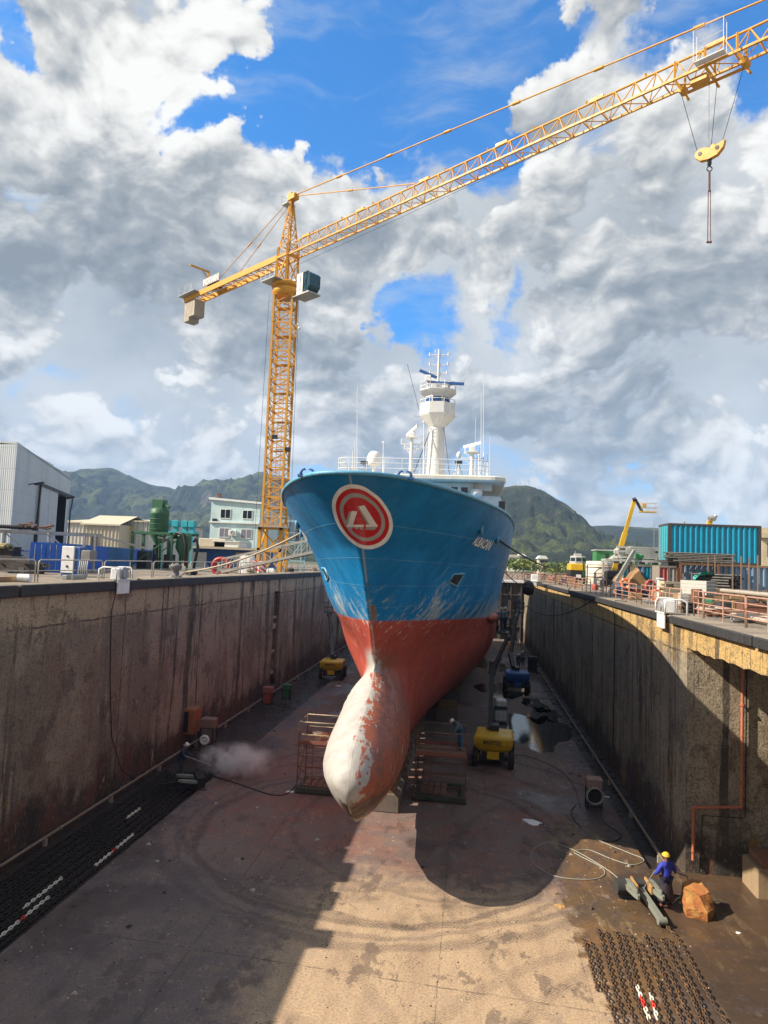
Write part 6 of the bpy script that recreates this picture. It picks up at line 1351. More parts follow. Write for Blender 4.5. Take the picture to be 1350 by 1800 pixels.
# boom lifts standing up on the quay behind
def quay_boom(name, base, tipA, tipB, label, basket=None):
    r_ = thing(name, (base[0], base[1], 9.5), label, 'boom lift'); x_, y_ = base
    b = MB(); b.bbox(x_-1.1, x_+1.1, y_-1.5, y_+1.5, 9.9, 10.6, .1); b.bbox(x_-.9, x_+.9, y_-1.2, y_+1.2, 10.62, 11.6, .15); b.build('turret', BLACKM, r_)
    for sx in (-1, 1):
        for sy in (-1, 1): b = MB(); b.tube((x_+sx*.95, y_+sy*1.1, 9.95), (x_+sx*1.3, y_+sy*1.1, 9.95), .45, 14); b.build('wheel', DARK, r_)
    A = Vector((x_, y_, 11.5)); b = MB(); m_ = A.lerp(Vector(tipA), .55); b.beam(A, m_, .46, .54); b.beam(m_, tipA, .32, .40); b.build('boom', MYEL, r_)
    b = MB(); b.tube(A+Vector((.5, -.2, 0)), A.lerp(Vector(tipA), .25)+Vector((.35, -.2, -.2)), .12, 6); b.build('lift_cylinder', BLACKM, r_)
    if tipB is not None:
        b = MB(); tA = Vector(tipA); tB = Vector(tipB); b.tube(tA+Vector((-.2, 0, .1)), tA+Vector((.2, -.1, .25)), .25, 10); b.beam(tA+Vector((.1, 0, .25)), tB, .24, .28); b.build('jib_arm', BLACKM, r_)
    if basket is not None:
        q = Vector(basket); b = MB(); b.box(q.x-.9, q.x+.9, q.y-.5, q.y+.5, q.z, q.z+.12); b.build('basket_floor', MYEL, r_); b = MB()
        for f in (.55, 1.1): b.path([(q.x-.9, q.y-.5, q.z+f), (q.x+.9, q.y-.5, q.z+f), (q.x+.9, q.y+.5, q.z+f), (q.x-.9, q.y+.5, q.z+f)], .02, 5, True)
        for sx in (-.9, 0, .9):
            for sy in (-.5, .5): b.tube((q.x+sx, q.y+sy, q.z), (q.x+sx, q.y+sy, q.z+1.1), .018, 5)
        b.bbox(q.x-.85, q.x-.35, q.y-.7, q.y-.3, q.z+.55, q.z+1.05, .04); b.build('basket_rail', mat('basket_yellow', (.5, .36, .12), .6), r_)
Yb = 84.0
quay_boom('boom_lift', (aty(1079, 985, Yb).x, Yb), tuple(aty(1115, 881, Yb)), tuple(aty(1129, 900, Yb)), 'yellow boom lift with a black knuckle jib and raised basket behind the tank', tuple(aty(1139, 901, Yb)))
quay_boom('boom_lift', (aty(1232, 985, 66).x, 66), tuple(aty(1248, 915, 66)), None, 'second yellow boom whose tip just shows above the turquoise container')
q = aty(1249, 913, 66); b = MB(); b.tube((q.x-.25, 65.7, q.z), (q.x+.3, 65.7, q.z+.15), .25, 10); b.tube((q.x+.1, 65.7, q.z-.1), (q.x+.35, 65.7, q.z+.35), .2, 8); b_ = b.build('sheave_head', STEEL, None); b_.parent = [o for o in bpy.data.objects if o.name.startswith('boom_lift.0')][0]; b_.location = Vector(b_['_o'])-Vector(b_.parent['_o']) if Vector(b_['_o']).length < 1e-6 else b_.location; b_.location = -Vector(b_.parent['_o'])
# boat under a brown tarpaulin
bt = thing('small_boat', (11.9, 54, 9.72), 'small white boat with a red bottom under a brown tarpaulin', 'boat')
b = MB(); vs = []; st = np.linspace(0, 1, 9)
sec = lambda f: (1.05*math.sin(min(1, f*1.6+.25)*PI/2)*(1-.55*max(0, f-.55)/.45))
for f in st:
    Y = 51.2+5.4*f; w_ = sec(f); vs += [(11.9-w_, Y, 10.85), (11.9-w_*.92, Y, 10.35), (11.9-w_*.5, Y, 9.85), (11.9, Y, 9.75), (11.9+w_*.5, Y, 9.85), (11.9+w_*.92, Y, 10.35), (11.9+w_, Y, 10.85)]
fs = [(i*7+k, i*7+k+1, (i+1)*7+k+1, (i+1)*7+k) for i in range(8) for k in range(6)]+[tuple(range(7))]
b.add(vs, [f for f in fs if True]); 
HM, t = newmat('boat_white_red'); z = t.xyz(t.pos())[2]; t.out(t.mix(t.smooth(z, 10.28, 10.32), (.30, .05, .04), (.62, .60, .55)), .5); b.build('hull', HM, bt)
b = MB(); vs = []
for f in st:
    Y = 51.0+5.6*f; w_ = sec(f)+.1; r_ = .75+.22*math.sin(f*9); vs += [(11.9-w_-.05, Y, 10.68), (11.9-w_, Y, 10.92), (11.9-w_*.45, Y, 10.9+r_*.62), (11.9+.1, Y, 10.9+r_), (11.9+w_*.5, Y, 10.9+r_*.55), (11.9+w_, Y, 10.92), (11.9+w_+.05, Y, 10.66)]
b.add(vs, fs); b.build('tarpaulin', mat('brown_canvas', (.27, .16, .075), .9, dirt=.3), bt)
# pedestal, hose bundles, life ring
pd = aty(1164, 1050, 46); b = MB(); b.bbox(pd.x-.22, pd.x+.1, 46, 46.4, 9.72, ZR(1019, 1164, 46), .03); b.build
pt = thing('power_pedestal', (pd.x, 46, 9.72), 'tall white and blue grey power pedestal in front of the lockers', 'pedestal'); b.build('post', WHITE2, pt)
b = MB(); b.bbox(pd.x+.11, pd.x+.42, 46.02, 46.4, 9.72, ZR(1021, 1164, 46), .03); b.build('side_box', mat('pedestal_blue_grey', (.35, .40, .46), .6, dirt=.3), pt)
b = MB(); b.bbox(pd.x-.28, pd.x+.1, 45.95, 46.45, ZR(1019, 1164, 46)+.002, ZR(1017, 1164, 46)+.03, .01); b.build('cap', WHITE2, pt)
def coil(name, C_, R0, mt, label, n=9, seed=1, cat='hose coil'):
    r_ = random.Random(seed); b = MB(); C_ = Vector(C_)
    for k in range(n): b.path([C_+Vector((R0*(.7+.3*r_.random())*math.cos(a), r_.uniform(-.12, .12), R0*(1+.15*r_.random())*math.sin(a)-R0*.2*r_.random())) for a in np.linspace(0, 2*PI, 14)[:-1]], .045, 5, True)
    return solo(b, name, mt, tuple(C_), label, cat)
def stand(X, Y, h): return (X, Y, 9.72)
q = aty(1143, 1030, 44); coil('hose_coil', q, .33, mat('coil_red', (.40, .07, .05), .7), 'red hose coil hung on a post at the right quay', 14, 2)
b = MB(); b.beam((q.x, 44.2, 9.7), (q.x, 44.2, q.z+.4), .1, .1, (0, 1, 0)); b.beam((q.x-.3, 44.1, q.z+.3), (q.x+.3, 44.1, q.z+.3), .08); solo(b, 'coil_post', STEEL, (q.x, 44.2, 9.7), 'grey post carrying the red hose coil', 'post')
q = aty(1154, 1048, 42); coil('hose_coil', (q.x, 42, q.z+.1), .28, mat('coil_orange', (.62, .17, .08), .7), 'orange pink hose coil hanging on the rail beside the power pedestal', 10, 5)
for i, (u, v, Y) in enumerate(((1099, 1026, 47.5), (995, 1016, 92))):
    q = aty(u, v, Y); b = MB(); b.torus(q, .29, .075, 22, 8, 'Y'); b.mat(1)
    for k in range(4): a = k*PI/2+.6; b.torus((q.x+.29*math.cos(a), q.y, q.z+.29*math.sin(a)), .085, .025, 8, 4, 'X')
    solo(b, 'life_ring', [ORANGE, WHITE2], tuple(q), ('orange life ring hanging on the rail in front of the covered boat', 'orange life ring on the rail far along the right quay')[i], 'life ring')
# clutter stacks in front of the containers
def pallet_stack(X, Y, n, wd, dp, mt, label, z0=9.72, ang=0):
    b = MB(); c_, s_ = math.cos(ang), math.sin(ang)
    for k in range(n):
        z_ = z0+k*.145
        for j in range(5): o_ = (j-2)*wd/5; b.obox((X+o_*c_, Y+o_*s_, z_+.125), (.08*c_, .08*s_, 0), (-dp/2*s_, dp/2*c_, 0), (0, 0, .011))
        for j in (-1, 0, 1): o_ = j*(dp/2-.06); b.obox((X-o_*s_, Y+o_*c_, z_+.055), (wd/2*c_, wd/2*s_, 0), (-.045*s_, .045*c_, 0), (0, 0, .05))
    return solo(b, 'pallet_stack', mt, (X, Y, z0), label, 'pallet stack')
q = aty(1193, 1050, 44.5); pallet_stack(q.x+.45, 45.2, 8, .9, 1.0, mat('black_pallet', (.03, .028, .028), .8, dirt=.3), 'stack of black pallets beside a pale block on the right quay')
b = MB(); b.bbox(q.x-.85, q.x-.05, 44.8, 45.7, 9.72, 11.0, .04); solo(b, 'timber_block', mat('pale_yellow_block', (.50, .42, .22), .85, dirt=.4), (q.x-.4, 45, 9.72), 'pale yellow block standing left of the black pallets', 'block')
def tube_bundle(P, ax, L, nx, nz, s_, mt, label):
    """hollow square tubes: sides and open ends"""
    ax = Vector(ax).normalized(); sd = Vector((-ax.y, ax.x, 0)); P = Vector(P); b = MB()
    for j in range(nz):
        for i in range(nx):
            o_ = P+sd*((i-(nx-1)/2)*s_*1.04)+Vector((0, 0, (j+.5)*s_*1.04)); a, e = o_-ax*L/2, o_+ax*L/2; h_ = s_/2; w_ = s_*.08
            for dx_, dz_, ww, hh in ((-h_+w_, 0, w_*2, s_), (h_-w_, 0, w_*2, s_), (0, h_-w_, s_-4*w_, w_*2), (0, -h_+w_, s_-4*w_, w_*2)): b.beam(a+sd*dx_+Vector((0, 0, dz_)), e+sd*dx_+Vector((0, 0, dz_)), ww, hh)
    return solo(b, 'tube_bundle', mt, tuple(P), label, 'tube bundle')
q = aty(1236, 1046, 40.5); tube_bundle((q.x-.1, 41.0, q.z), (.72, -.7, 0), 1.5, 6, 4, .19, SILV, 'bundle of shiny square steel tubes with open black ends')
tb_ = MB(); tb_.box(q.x-1.2, q.x+1.2, 40.2, 42, 9.72, q.z-.02); solo(tb_, 'timber_trestle', WOOD, (q.x, 41, 9.72), 'timber trestle under the shiny square tubes', 'trestle')
q = aty(1215, 1024, 43.5); bundle('timber_stack', (q.x, 44.0, 9.75), (1, .05, 0), 2.6, 1.0, q.z-9.75, 6, 9, mat('grey_planks', (.33, .29, .22), .85, dirt=.5), 'tall stack of weathered planks below the blue container side', 'timber stack', .35, True, 8)
q2 = aty(1282, 1012, 43.5); bundle('pipe_bundle', (q2.x-.4, 44.3, 10.3), (.75, -.66, 0), 2.2, 1.6, q2.z-10.3+.1, 10, 8, mat('black_tubes', (.05, .048, .045), .5, .3, dirt=.4, rust=.2), 'pile of dark round pipes with open ends under the turquoise tarpaulin', 'pipe bundle', .15, False, 9)
b = MB(); b.box(q2.x-1.5, q2.x+.8, 43.6, 45, 9.72, 10.22); solo(b, 'pipe_crib', WOOD, (q2.x, 44.3, 9.72), 'timber crib under the dark pipe pile', 'crib')
q3 = aty(1252, 1008, 43.4); b = MB(); n_ = 9; vs = []
for i in range(n_):
    for j in range(5): f, g = i/(n_-1), j/4; vs.append((q3.x-.75+1.5*f, 43.6+1.0*g, q3.z+.12*math.sin(f*7)*.6+.10*math.cos(g*5)-.25*(abs(f-.5)*2)**3-.05))
b.add(vs, [(i*5+j, (i+1)*5+j, (i+1)*5+j+1, i*5+j+1) for i in range(n_-1) for j in range(4)], True); b.add([(a, q, z_-.04) for a, q, z_ in vs], [(i*5+j, i*5+j+1, (i+1)*5+j+1, (i+1)*5+j) for i in range(n_-1) for j in range(4)], True)
solo(b, 'tarpaulin', mat('turquoise_tarp', (.02, .42, .42), .6, dirt=.2), tuple(q3), 'crumpled turquoise tarpaulin over the dark pipe pile', 'tarpaulin')
bundle('timber_stack', (aty(1310, 1040, 42).x, 42.5, 9.75), (1, -.1, 0), 3.0, 1.1, 1.0, 6, 5, mat('brown_planks', (.20, .13, .08), .85, dirt=.5), 'low stack of brown planks right of the square tubes', 'timber stack', .3, True, 11)
for i, (u, v0, v1, Y) in enumerate(((1245, 978, 1010, 46.2), (1257, 978, 1012, 46.2), (1288, 977, 1050, 42), (1303, 978, 1055, 41.5), (1317, 980, 1050, 41.8), (1332, 976, 1048, 41.6), (1201, 1008, 1040, 42.8), (1216, 1006, 1040, 42.8))):
    a, e = aty(u, v0, Y), aty(u, v1, Y); b = MB(); b.beam((a.x, Y, 9.72), (a.x, Y, a.z), .06, .06, (0, 1, 0)); solo(b, 'rack_stake', mat('stake_brown', (.23, .16, .11), .8, dirt=.4, rust=.2), (a.x, Y, 9.72), 'upright rusty stake rising among the steel stacks on the right quay', 'stake', 'upright rack stakes on the right quay')
PIPG = mat('long_pipe_grey', (.42, .37, .31), .6, .2, dirt=.45, rust=.25)
for i, (X, y0, y1, z_, r_, mt, lab) in enumerate(((10.9, 24, 35.5, 9.86, .12, PIPG, 'long grey pipe on the ground nearest the right rail'), (11.35, 23, 35, 9.85, .11, RUSTY, 'long rusty pipe between two grey ones behind the right rail'), (11.8, 23.5, 36.5, 9.88, .14, PIPG, 'thick grey pipe farthest back of the three behind the right rail'), (12.6, 26, 37, 10.75, .1, PIPG, 'grey pipe lying on trestles behind the right rail'), (13.0, 25, 36, 10.75, .1, STEEL, 'bright steel pipe lying on trestles at the back'))):
    b = MB(); b.tube((X, y0, z_), (X+.15, y1, z_), r_, 10); b.tube((X, y0-.003, z_), (X, y0+.02, z_), r_*.8, 10); solo(b, 'long_pipe', mt, (X, y0, z_), lab, 'pipe', 'long pipes on the right quay')
for i, Y in enumerate((27.5, 34)):
    ts = thing('trestle', (12.8, Y, 9.72), ('near' if i == 0 else 'far')+' wooden trestle carrying the upper pipes', 'trestle', 'trestles on the right quay'); b = MB(); b.box(12.1, 13.6, Y-.08, Y+.08, 10.45, 10.64); b.build('top_beam', WOOD, ts)
    for X in (12.25, 13.45): b = MB(); b.beam((X, Y, 9.72), (X, Y, 10.45), .12, .12, (0, 1, 0)); b.build('leg', WOOD, ts)
q = aty(1268, 1068, 35.5); b = MB()
for k in range(7): b.torus((q.x+.02*k, 35.5+.02*k, 9.85+.05*k), .55-.03*k, .05, 20, 5)
b.path([(q.x+.5, 35.4, 9.85), (q.x+1.0, 34.6, 9.8), (q.x+.6, 33.8, 9.78), (q.x-.4, 34.2, 9.78)], .05, 5); solo(b, 'hose_coil', HOSE, (q.x, 35.5, 9.8), 'coil of black hose on the ground behind the right rail', 'hose coil')
b = MB(); q = aty(1150, 1050, 41)
for k in range(8): b.tube((q.x+.1*k-.3, 41.5+.1*(k%3), 9.8), (q.x+.3+.12*k-.3, 43.5, 9.85+.05*(k%2)), .06, 5)
solo(b, 'pipe_offcuts', STEEL, (q.x, 42, 9.75), 'scatter of grey pipe offcuts below the hose coils', 'pipe offcuts')
b = MB(); b.bbox(12.4, 13.0, 39, 39.6, 9.72, 10.2, .04); solo(b, 'bucket_box', mat('green_box', (.05, .28, .15), .7), (12.7, 39.3, 9.72), 'small green box behind the right rail', 'box')
r_ = random.Random(5)
for i in range(16):
    Y = 38+i*4.3+r_.random()*2; X = 10.6+r_.random()*2.2; b = MB(); hh = .35+.5*r_.random()
    if i % 3 == 0: b.lathe([(.28, 0), (.29, .04), (.29, hh*1.3), (.27, hh*1.3+.03)], (X, Y, 9.72), 12); nm_, lb, mt = 'oil_drum', 'old drum standing among clutter behind the right dock rail', (RUSTY, BLUEP, REDP)[(i//3)%3]
    elif i % 3 == 1:
        for k in range(10): q = Vector((X+r_.uniform(-.5, .5), Y+r_.uniform(-.8, .8), 9.76+.3*r_.random())); d = Vector((r_.uniform(-1, 1), r_.uniform(-1, 1), r_.uniform(-.1, .3)))*.7; b.tube(q-d*.5, q+d*.5, .035, 5)
        nm_, lb, mt = 'scrap_heap', 'heap of rusty rods and offcuts behind the right dock rail', RUSTY
    else: b.bbox(X-.4, X+.4, Y-.3, Y+.3, 9.72, 9.72+hh, .04); nm_, lb, mt = 'wooden_box', 'weathered wooden box behind the right dock rail', WOOD
    solo(b, nm_, mt, (X, Y, 9.72), lb, {'oil_drum': 'drum', 'scrap_heap': 'scrap heap', 'wooden_box': 'box'}[nm_], 'quay clutter of '+nm_.replace('_', ' ')+'s')
# more stored gear between the rail and the containers
r_ = random.Random(21)
def pt_(u, v): q = atz(u, v, 9.72); return q
for i, (u, v, W_, D_, Hh, mt, lab) in enumerate(((1225, 1066, 1.3, .9, .55, mat('ochre_crate', (.45, .30, .10), .85, dirt=.4), 'ochre timber crate low behind the right rail, left of the black hose coil'), (1250, 1058, 1.6, .7, .35, WOOD, 'low brown timber crate beneath the square tubes'), (1306, 1075, 1.5, .9, .5, BLACKM, 'black steel box behind the near right rail'), (1335, 1085, 1.4, .8, .6, RUSTY, 'rusty steel box at the right photo edge behind the rail'), (1205, 1070, .5, .5, .8, GREYP, 'grey upright box between pallets and tubes'), (1325, 1062, 2.0, .5, .3, SILV, 'flat pale steel box below the long grey pipe'))):
    q = pt_(u, v); b = MB(); b.bbox(q.x-W_/2, q.x+W_/2, q.y, q.y+D_, 9.72, 9.72+Hh, .03)
    for k in range(3): b.box(q.x-W_/2+.04, q.x+W_/2-.04, q.y-.02, q.y-.002, 9.76+Hh*k/3, 9.76+Hh*k/3+Hh*.24)
    solo(b, 'gear_box', mt, (q.x, q.y, 9.72), lab, 'box')
for i, (u, v, ang, L, n, mt, lab) in enumerate(((1240, 1074, .15, 2.6, 9, WOOD, 'loose heap of timber battens behind the right rail'), (1290, 1088, -.35, 2.2, 8, RUSTY, 'rusty angle irons strewn near the right rail'), (1322, 1096, .5, 1.9, 8, STEEL, 'bright steel rods strewn close to the right photo edge'), (1302, 1052, -.1, 3.2, 10, BLACKM, 'dark bars heaped below the rack stakes'), (1180, 1066, .9, 1.6, 7, RUSTY, 'rusty offcuts lying behind the white fairlead'), (1343, 1046, .05, 2.6, 12, mat('tan_planks', (.38, .29, .17), .85, dirt=.4), 'tan planks piled at the right photo edge under the blue container'))):
    q = pt_(u, v); b = MB()
    for k in range(n):
        a = ang+r_.uniform(-.3, .3); d = Vector((math.cos(a), math.sin(a), r_.uniform(-.02, .06)))*L/2*r_.uniform(.6, 1.1); o_ = Vector((q.x+r_.uniform(-.3, .3), q.y+.4+r_.uniform(-.35, .35), 9.79+.05*(k%4)+.02*k)); b.beam(o_-d, o_+d, r_.uniform(.05, .11), r_.uniform(.04, .08))
    solo(b, 'bar_heap', mt, (q.x, q.y, 9.72), lab, 'bar heap')
for i, (u, v, R0) in enumerate(((1330, 1072, .5), (1296, 1066, .38), (1212, 1078, .3))):
    q = pt_(u, v); b = MB()
    for k in range(8): b.torus((q.x+r_.uniform(-.08, .08), q.y+r_.uniform(-.08, .08), 9.76+.06*k), R0*r_.uniform(.8, 1.05), .035, 18, 5)
    solo(b, 'cable_coil', HOSE, (q.x, q.y, 9.72), ('black cable coil nearest the right photo edge', 'smaller black cable coil left of the one at the photo edge', 'small black cable coil behind the white fairlead')[i], 'cable coil')
# guard rails on the right edge
gr_ = 'rusty guard rails along the right dock edge'
for i, (ya, yb) in enumerate(((18.6, 21.9), (22.0, 25.5), (25.6, 29.9), (30.0, 31.2), (33.0, 36.6), (36.7, 40.4), (41.6, 45.2), (45.4, 49.0), (50.5, 54.5), (57, 61), (61.2, 65.3), (65.5, 70), (70.3, 75), (75.2, 80), (80.2, 85), (85.2, 90), (90.2, 95), (95.2, 100), (100.2, 105), (105.2, 110))):
    lb = 'rusty pink guard rail section along the right dock edge'
    if ya == 22.0: lb = 'rusty four bar guard rail section nearest the camera on the right, at the photo edge'
    elif ya == 25.6: lb = 'rusty four bar guard rail section in front of the long pipes'
    elif ya == 30.0: lb = 'short rusty guard rail just right of the white fairlead bracket'
    solo(rail_section(9.62, ya, yb, 9.72, 1.08, None, 3, (.3, .53, .77, 1), .03, .06), 'guard_rail', RAILP, (9.62, ya, 9.72), lb, 'railing', gr_)
# mooring lines on the right, and far clutter by the dock head
f1 = onhull(874, 948, .1)
rope('mooring_rope', [f1, aty(985, 998, 96), (11.5, 104, 9.9)], .05, ROPE, 'dark mooring rope from the starboard bow to the far right quay', sag=.5)
rope('mooring_rope', [aty(885, 1003, 62), aty(938, 1030, 88), (9.4, 96, 9.8)], .045, ROPE, 'upper slack rope between the ship side and the far right coping', sag=.6)
rope('mooring_rope', [aty(885, 1020, 60), aty(925, 1065, 70), (8.6, 48.5, 9.7)], .04, ROPE, 'lowest slack rope drooping across the right dock wall', sag=1.1)
q = aty(929, 1034, 85); b = MB(); b.lathe([(.05, -.9), (.55, -.7), (.75, 0), (.55, .7), (.05, .9)], (q.x, 85, q.z), 12); b.tube((q.x, 85, q.z+.85), (8.7, 85.5, 9.75), .04, 5); solo(b, 'rubber_fender', DARK, (q.x, 85, q.z), 'dark round fender hanging over the far right coping', 'fender')
q = aty(941, 1020, 90); b = MB(); b.bbox(q.x-.5, q.x+.4, 90, 90.7, 9.72, 10.7, .06); b.bbox(q.x-.4, q.x+.2, 89.7, 90-.002, 9.2, 9.9, .04); solo(b, 'white_winch', WHITE2, (q.x, 90, 9.72), 'small white winch box at the far right coping', 'winch')
rf_ = random.Random(12); tr_m = RUSTY
for i, (u, v, Y, W_, Hh) in enumerate(((905, 1000, 118, 6, 1.6), (950, 1003, 112, 5, 1.3), (975, 1008, 106, 4, 1.5))):
    q = aty(u, v, Y); b = MB()
    for k in range(8):
        x_ = q.x-W_/2+W_*k/7; b.beam((x_, Y, 9.5), (x_, Y, 9.5+Hh*rf_.uniform(.5, 1.15)), .1, .1, (0, 1, 0))
        if k < 7: b.beam((x_, Y, 9.6+Hh*.2*(k%2)), (x_+W_/7, Y, 9.5+Hh*.8), .07)
    b.beam((q.x-W_/2, Y, 9.5+Hh*.75), (q.x+W_/2, Y, 9.5+Hh*.8), .12); solo(b, 'steel_trestle', tr_m, (q.x, Y, 9.5), ('rusty lattice trestle at the far end of the dock behind the ship side', 'rusty lattice trestle at the far right corner of the dock', 'rusty lattice frame beside the grey and yellow vehicle')[i], 'trestle')
# ================================================================== people
def skinned(verts, edges, radii, root=0, sub=1):
    me = bpy.data.meshes.new('tmp'); bm = bmesh.new(); L = bm.verts.layers.skin.verify(); vs = []
    for p_, r_ in zip(verts, radii):
        v = bm.verts.new(p_); v[L].radius = (r_, r_) if not isinstance(r_, tuple) else r_; vs.append(v)
    for a, e in edges: bm.edges.new((vs[a], vs[e]))
    vs[root][L].use_root = True; bm.to_mesh(me); bm.free()
    ob = bpy.data.objects.new('tmp', me); COL.objects.link(ob); m = ob.modifiers.new('s', 'SKIN'); m.branch_smoothing = .4; m.use_smooth_shade = True
    s2 = ob.modifiers.new('u', 'SUBSURF'); s2.levels = sub; s2.render_levels = sub
    out = bpy.data.meshes.new_from_object(ob.evaluated_get(bpy.context.evaluated_depsgraph_get())); bpy.data.objects.remove(ob); bpy.data.meshes.remove(me); return out
SKIN = mat('dark_skin', (.14, .07, .045), .55, dirt=.1)
def person(loc, yaw, label, pose, cols, sc=1.05, coat=False, hood=None):
    """pose: joint overrides in local metres (x right, y ahead, z up)"""
    J = dict(pelvis=(0, 0, .96), waist=(0, .01, 1.10), chest=(0, .01, 1.34), neck=(0, 0, 1.50), head=(0, .02, 1.60), crown=(0, .02, 1.72),
             hipL=(-.09, 0, .92), kneeL=(-.11, .03, .50), ankL=(-.12, 0, .09), toeL=(-.14, .17, .04), hipR=(.09, 0, .92), kneeR=(.11, .03, .50), ankR=(.12, 0, .09), toeR=(.14, .17, .04),
             shL=(-.19, 0, 1.42), elL=(-.25, .02, 1.14), wrL=(-.24, .12, .90), shR=(.19, 0, 1.42), elR=(.25, .02, 1.14), wrR=(.24, .12, .90)); J.update(pose)
    J = {k: Vector(v) for k, v in J.items()}
    r_ = thing('person', tuple(loc), label, 'person'); r_.rotation_euler = (0, 0, yaw); r_.scale = (sc,)*3
    def make(name, names, edges, rad, mt, root=0, extra=None):
        V = [J[n] for n in names]; E = [(names.index(a), names.index(e)) for a, e in edges]; RR = list(rad)
        if extra: extra(V, E, RR, names)
        me = skinned(V, E, RR, root); me.name = name; me.materials.append(mt); o = bpy.data.objects.new(name, me); COL.objects.link(o); o.parent = r_; return o
    def hands(V, E, RR, names):
        for s_, sg in (('L', -1), ('R', 1)):
            w_ = J['wr'+s_]; d = (w_-J['el'+s_]).normalized(); side = d.cross(Vector((0, 1, .3))).normalized(); dn = d.cross(side)
            V.append(w_+d*.075); RR.append((.034, .018)); pi = len(V)-1; E.append((names.index('wr'+s_), pi))
            for k, (o_, L) in enumerate(((-.03, .06), (-.01, .072), (.01, .068), (.03, .052))):
                a = V[pi]+side*o_+d*.012; V += [a+d*L*.5, a+d*L*.85+dn*L*.45]; RR += [.0095, .008]; n = len(V); E += [(pi, n-2), (n-2, n-1)]
            a = w_+d*.03-side*.035; V += [a, a+d*.04-side*.015]; RR += [.011, .009]; n = len(V); E += [(pi, n-2), (n-2, n-1)]
    def face(V, E, RR, names):
        hands(V, E, RR, names)
        f_ = (J['head']-J['neck']).normalized(); hd_ = J['head']; fwd = Vector((0, 1, -.1)); V.append(hd_+fwd*.105+f_*.02); RR.append(.016); E.append((names.index('head'), len(V)-1))
    body = ['pelvis', 'waist', 'chest', 'neck', 'head', 'crown', 'hipL', 'kneeL', 'ankL', 'hipR', 'kneeR', 'ankR', 'shL', 'elL', 'wrL', 'shR', 'elR', 'wrR']
    be = [('pelvis', 'waist'), ('waist', 'chest'), ('chest', 'neck'), ('neck', 'head'), ('head', 'crown'), ('pelvis', 'hipL'), ('hipL', 'kneeL'), ('kneeL', 'ankL'), ('pelvis', 'hipR'), ('hipR', 'kneeR'), ('kneeR', 'ankR'), ('chest', 'shL'), ('shL', 'elL'), ('elL', 'wrL'), ('chest', 'shR'), ('shR', 'elR'), ('elR', 'wrR')]
    br = [.11, .11, .12, .055, .088, .07, .085, .055, .04, .085, .055, .04, .05, .04, .03, .05, .04, .03]
    make('body', body, be, br, SKIN, 0, face)
    jn = ['pelvis', 'waist', 'chest', 'shL', 'elL', 'wrL', 'shR', 'elR', 'wrR', 'neck']
    make('jacket', jn, [('pelvis', 'waist'), ('waist', 'chest'), ('chest', 'shL'), ('shL', 'elL'), ('elL', 'wrL'), ('chest', 'shR'), ('shR', 'elR'), ('elR', 'wrR'), ('chest', 'neck')], [.175, .165, .175, .088, .072, .056, .088, .072, .056, .075], cols[0])
    tn = ['pelvis', 'hipL', 'kneeL', 'ankL', 'hipR', 'kneeR', 'ankR']
    make('trousers', tn, [('pelvis', 'hipL'), ('hipL', 'kneeL'), ('kneeL', 'ankL'), ('pelvis', 'hipR'), ('hipR', 'kneeR'), ('kneeR', 'ankR')], [.14, .115, .085, .075, .115, .085, .075], cols[1])
    for s_ in 'LR': make('boot', ['ank'+s_, 'toe'+s_], [('ank'+s_, 'toe'+s_)], [.06, .045], cols[2])
    hd_ = J['head']; c_ = hd_+(J['crown']-J['neck']).normalized()*.05; b = MB()
    b.ball(c_, .125, 8, (1, 1.08, .98)); 
    vs = np.array(b.v); 
    up = (J['crown']-J['neck']).normalized()
    keep = [f for f in b.f if all((Vector(b.v[i])-c_).dot(up)-.35*abs((Vector(b.v[i])-c_).y < -.02)*.2 > (-.10 if hood and (Vector(b.v[i])-c_).y < .0 else -.01) for i in f)]
    b.f = keep; b.mi = [0]*len(keep); b.sm = [True]*len(keep)
    if not hood: b.path([c_+Vector((.135*math.cos(a), .15*math.sin(a)+.015, .0)) for a in np.linspace(0, 2*PI, 15)[:-1]], .012, 5, True)
    else:
        b.ball(c_+Vector((0, .10, .02)), .07, 5, (1.2, 1.0, .25))
    o = b.build('hood' if hood else 'helmet', cols[3], None, (0, 0, 0)); o.parent = r_
    for sx in (-1, 1): b = MB(); b.ball(hd_+Vector((sx*.032, .088, .035)), .014, 4); o = b.build('eye', BLK, None, (0, 0, 0)); o.parent = r_
    if coat:
        b = MB(); P = J['waist']; n = 18; rows_ = []
        for z_, rx, ry in ((.86, .17, .15), (.78, .19, .17), (.62, .22, .19), (.45, .26, .21), (.28, .30, .22)):
            rows_ += [(P.x+rx*(1+.06*math.sin(5*a))*math.cos(a), P.y+ry*(1+.06*math.cos(4*a))*math.sin(a), z_) for a in np.linspace(0, 2*PI, n+1)[:-1]]
        b.add(rows_, [(l*n+i, l*n+(i+1)%n, l*n+n+(i+1)%n, l*n+n+i) for l in range(4) for i in range(n)], True); o = b.build('apron', coat, None, (0, 0, 0)); o.parent = r_
    return r_
JB = mat('overall_blue', (.03, .045, .42), .75, dirt=.15); NV = mat('navy_cloth', (.012, .012, .05), .85, dirt=.1); BOOT = mat('worn_boot_red', (.24, .05, .035), .7, dirt=.4)
YH = mat('yellow_hood', (.65, .42, .03), .6, dirt=.2); BBT = mat('black_boot', (.015, .014, .014), .7); GBL = mat('faded_denim', (.10, .16, .22), .85, dirt=.3); WH = mat('white_helmet', (.7, .7, .68), .5); DKB = mat('dark_blue_cloth', (.02, .035, .07), .85); HIV = mat('grey_cloth', (.16, .17, .18), .85)
def place(u, v, z=0): return atz(u, v, z)
pw = place(1171, 1597)
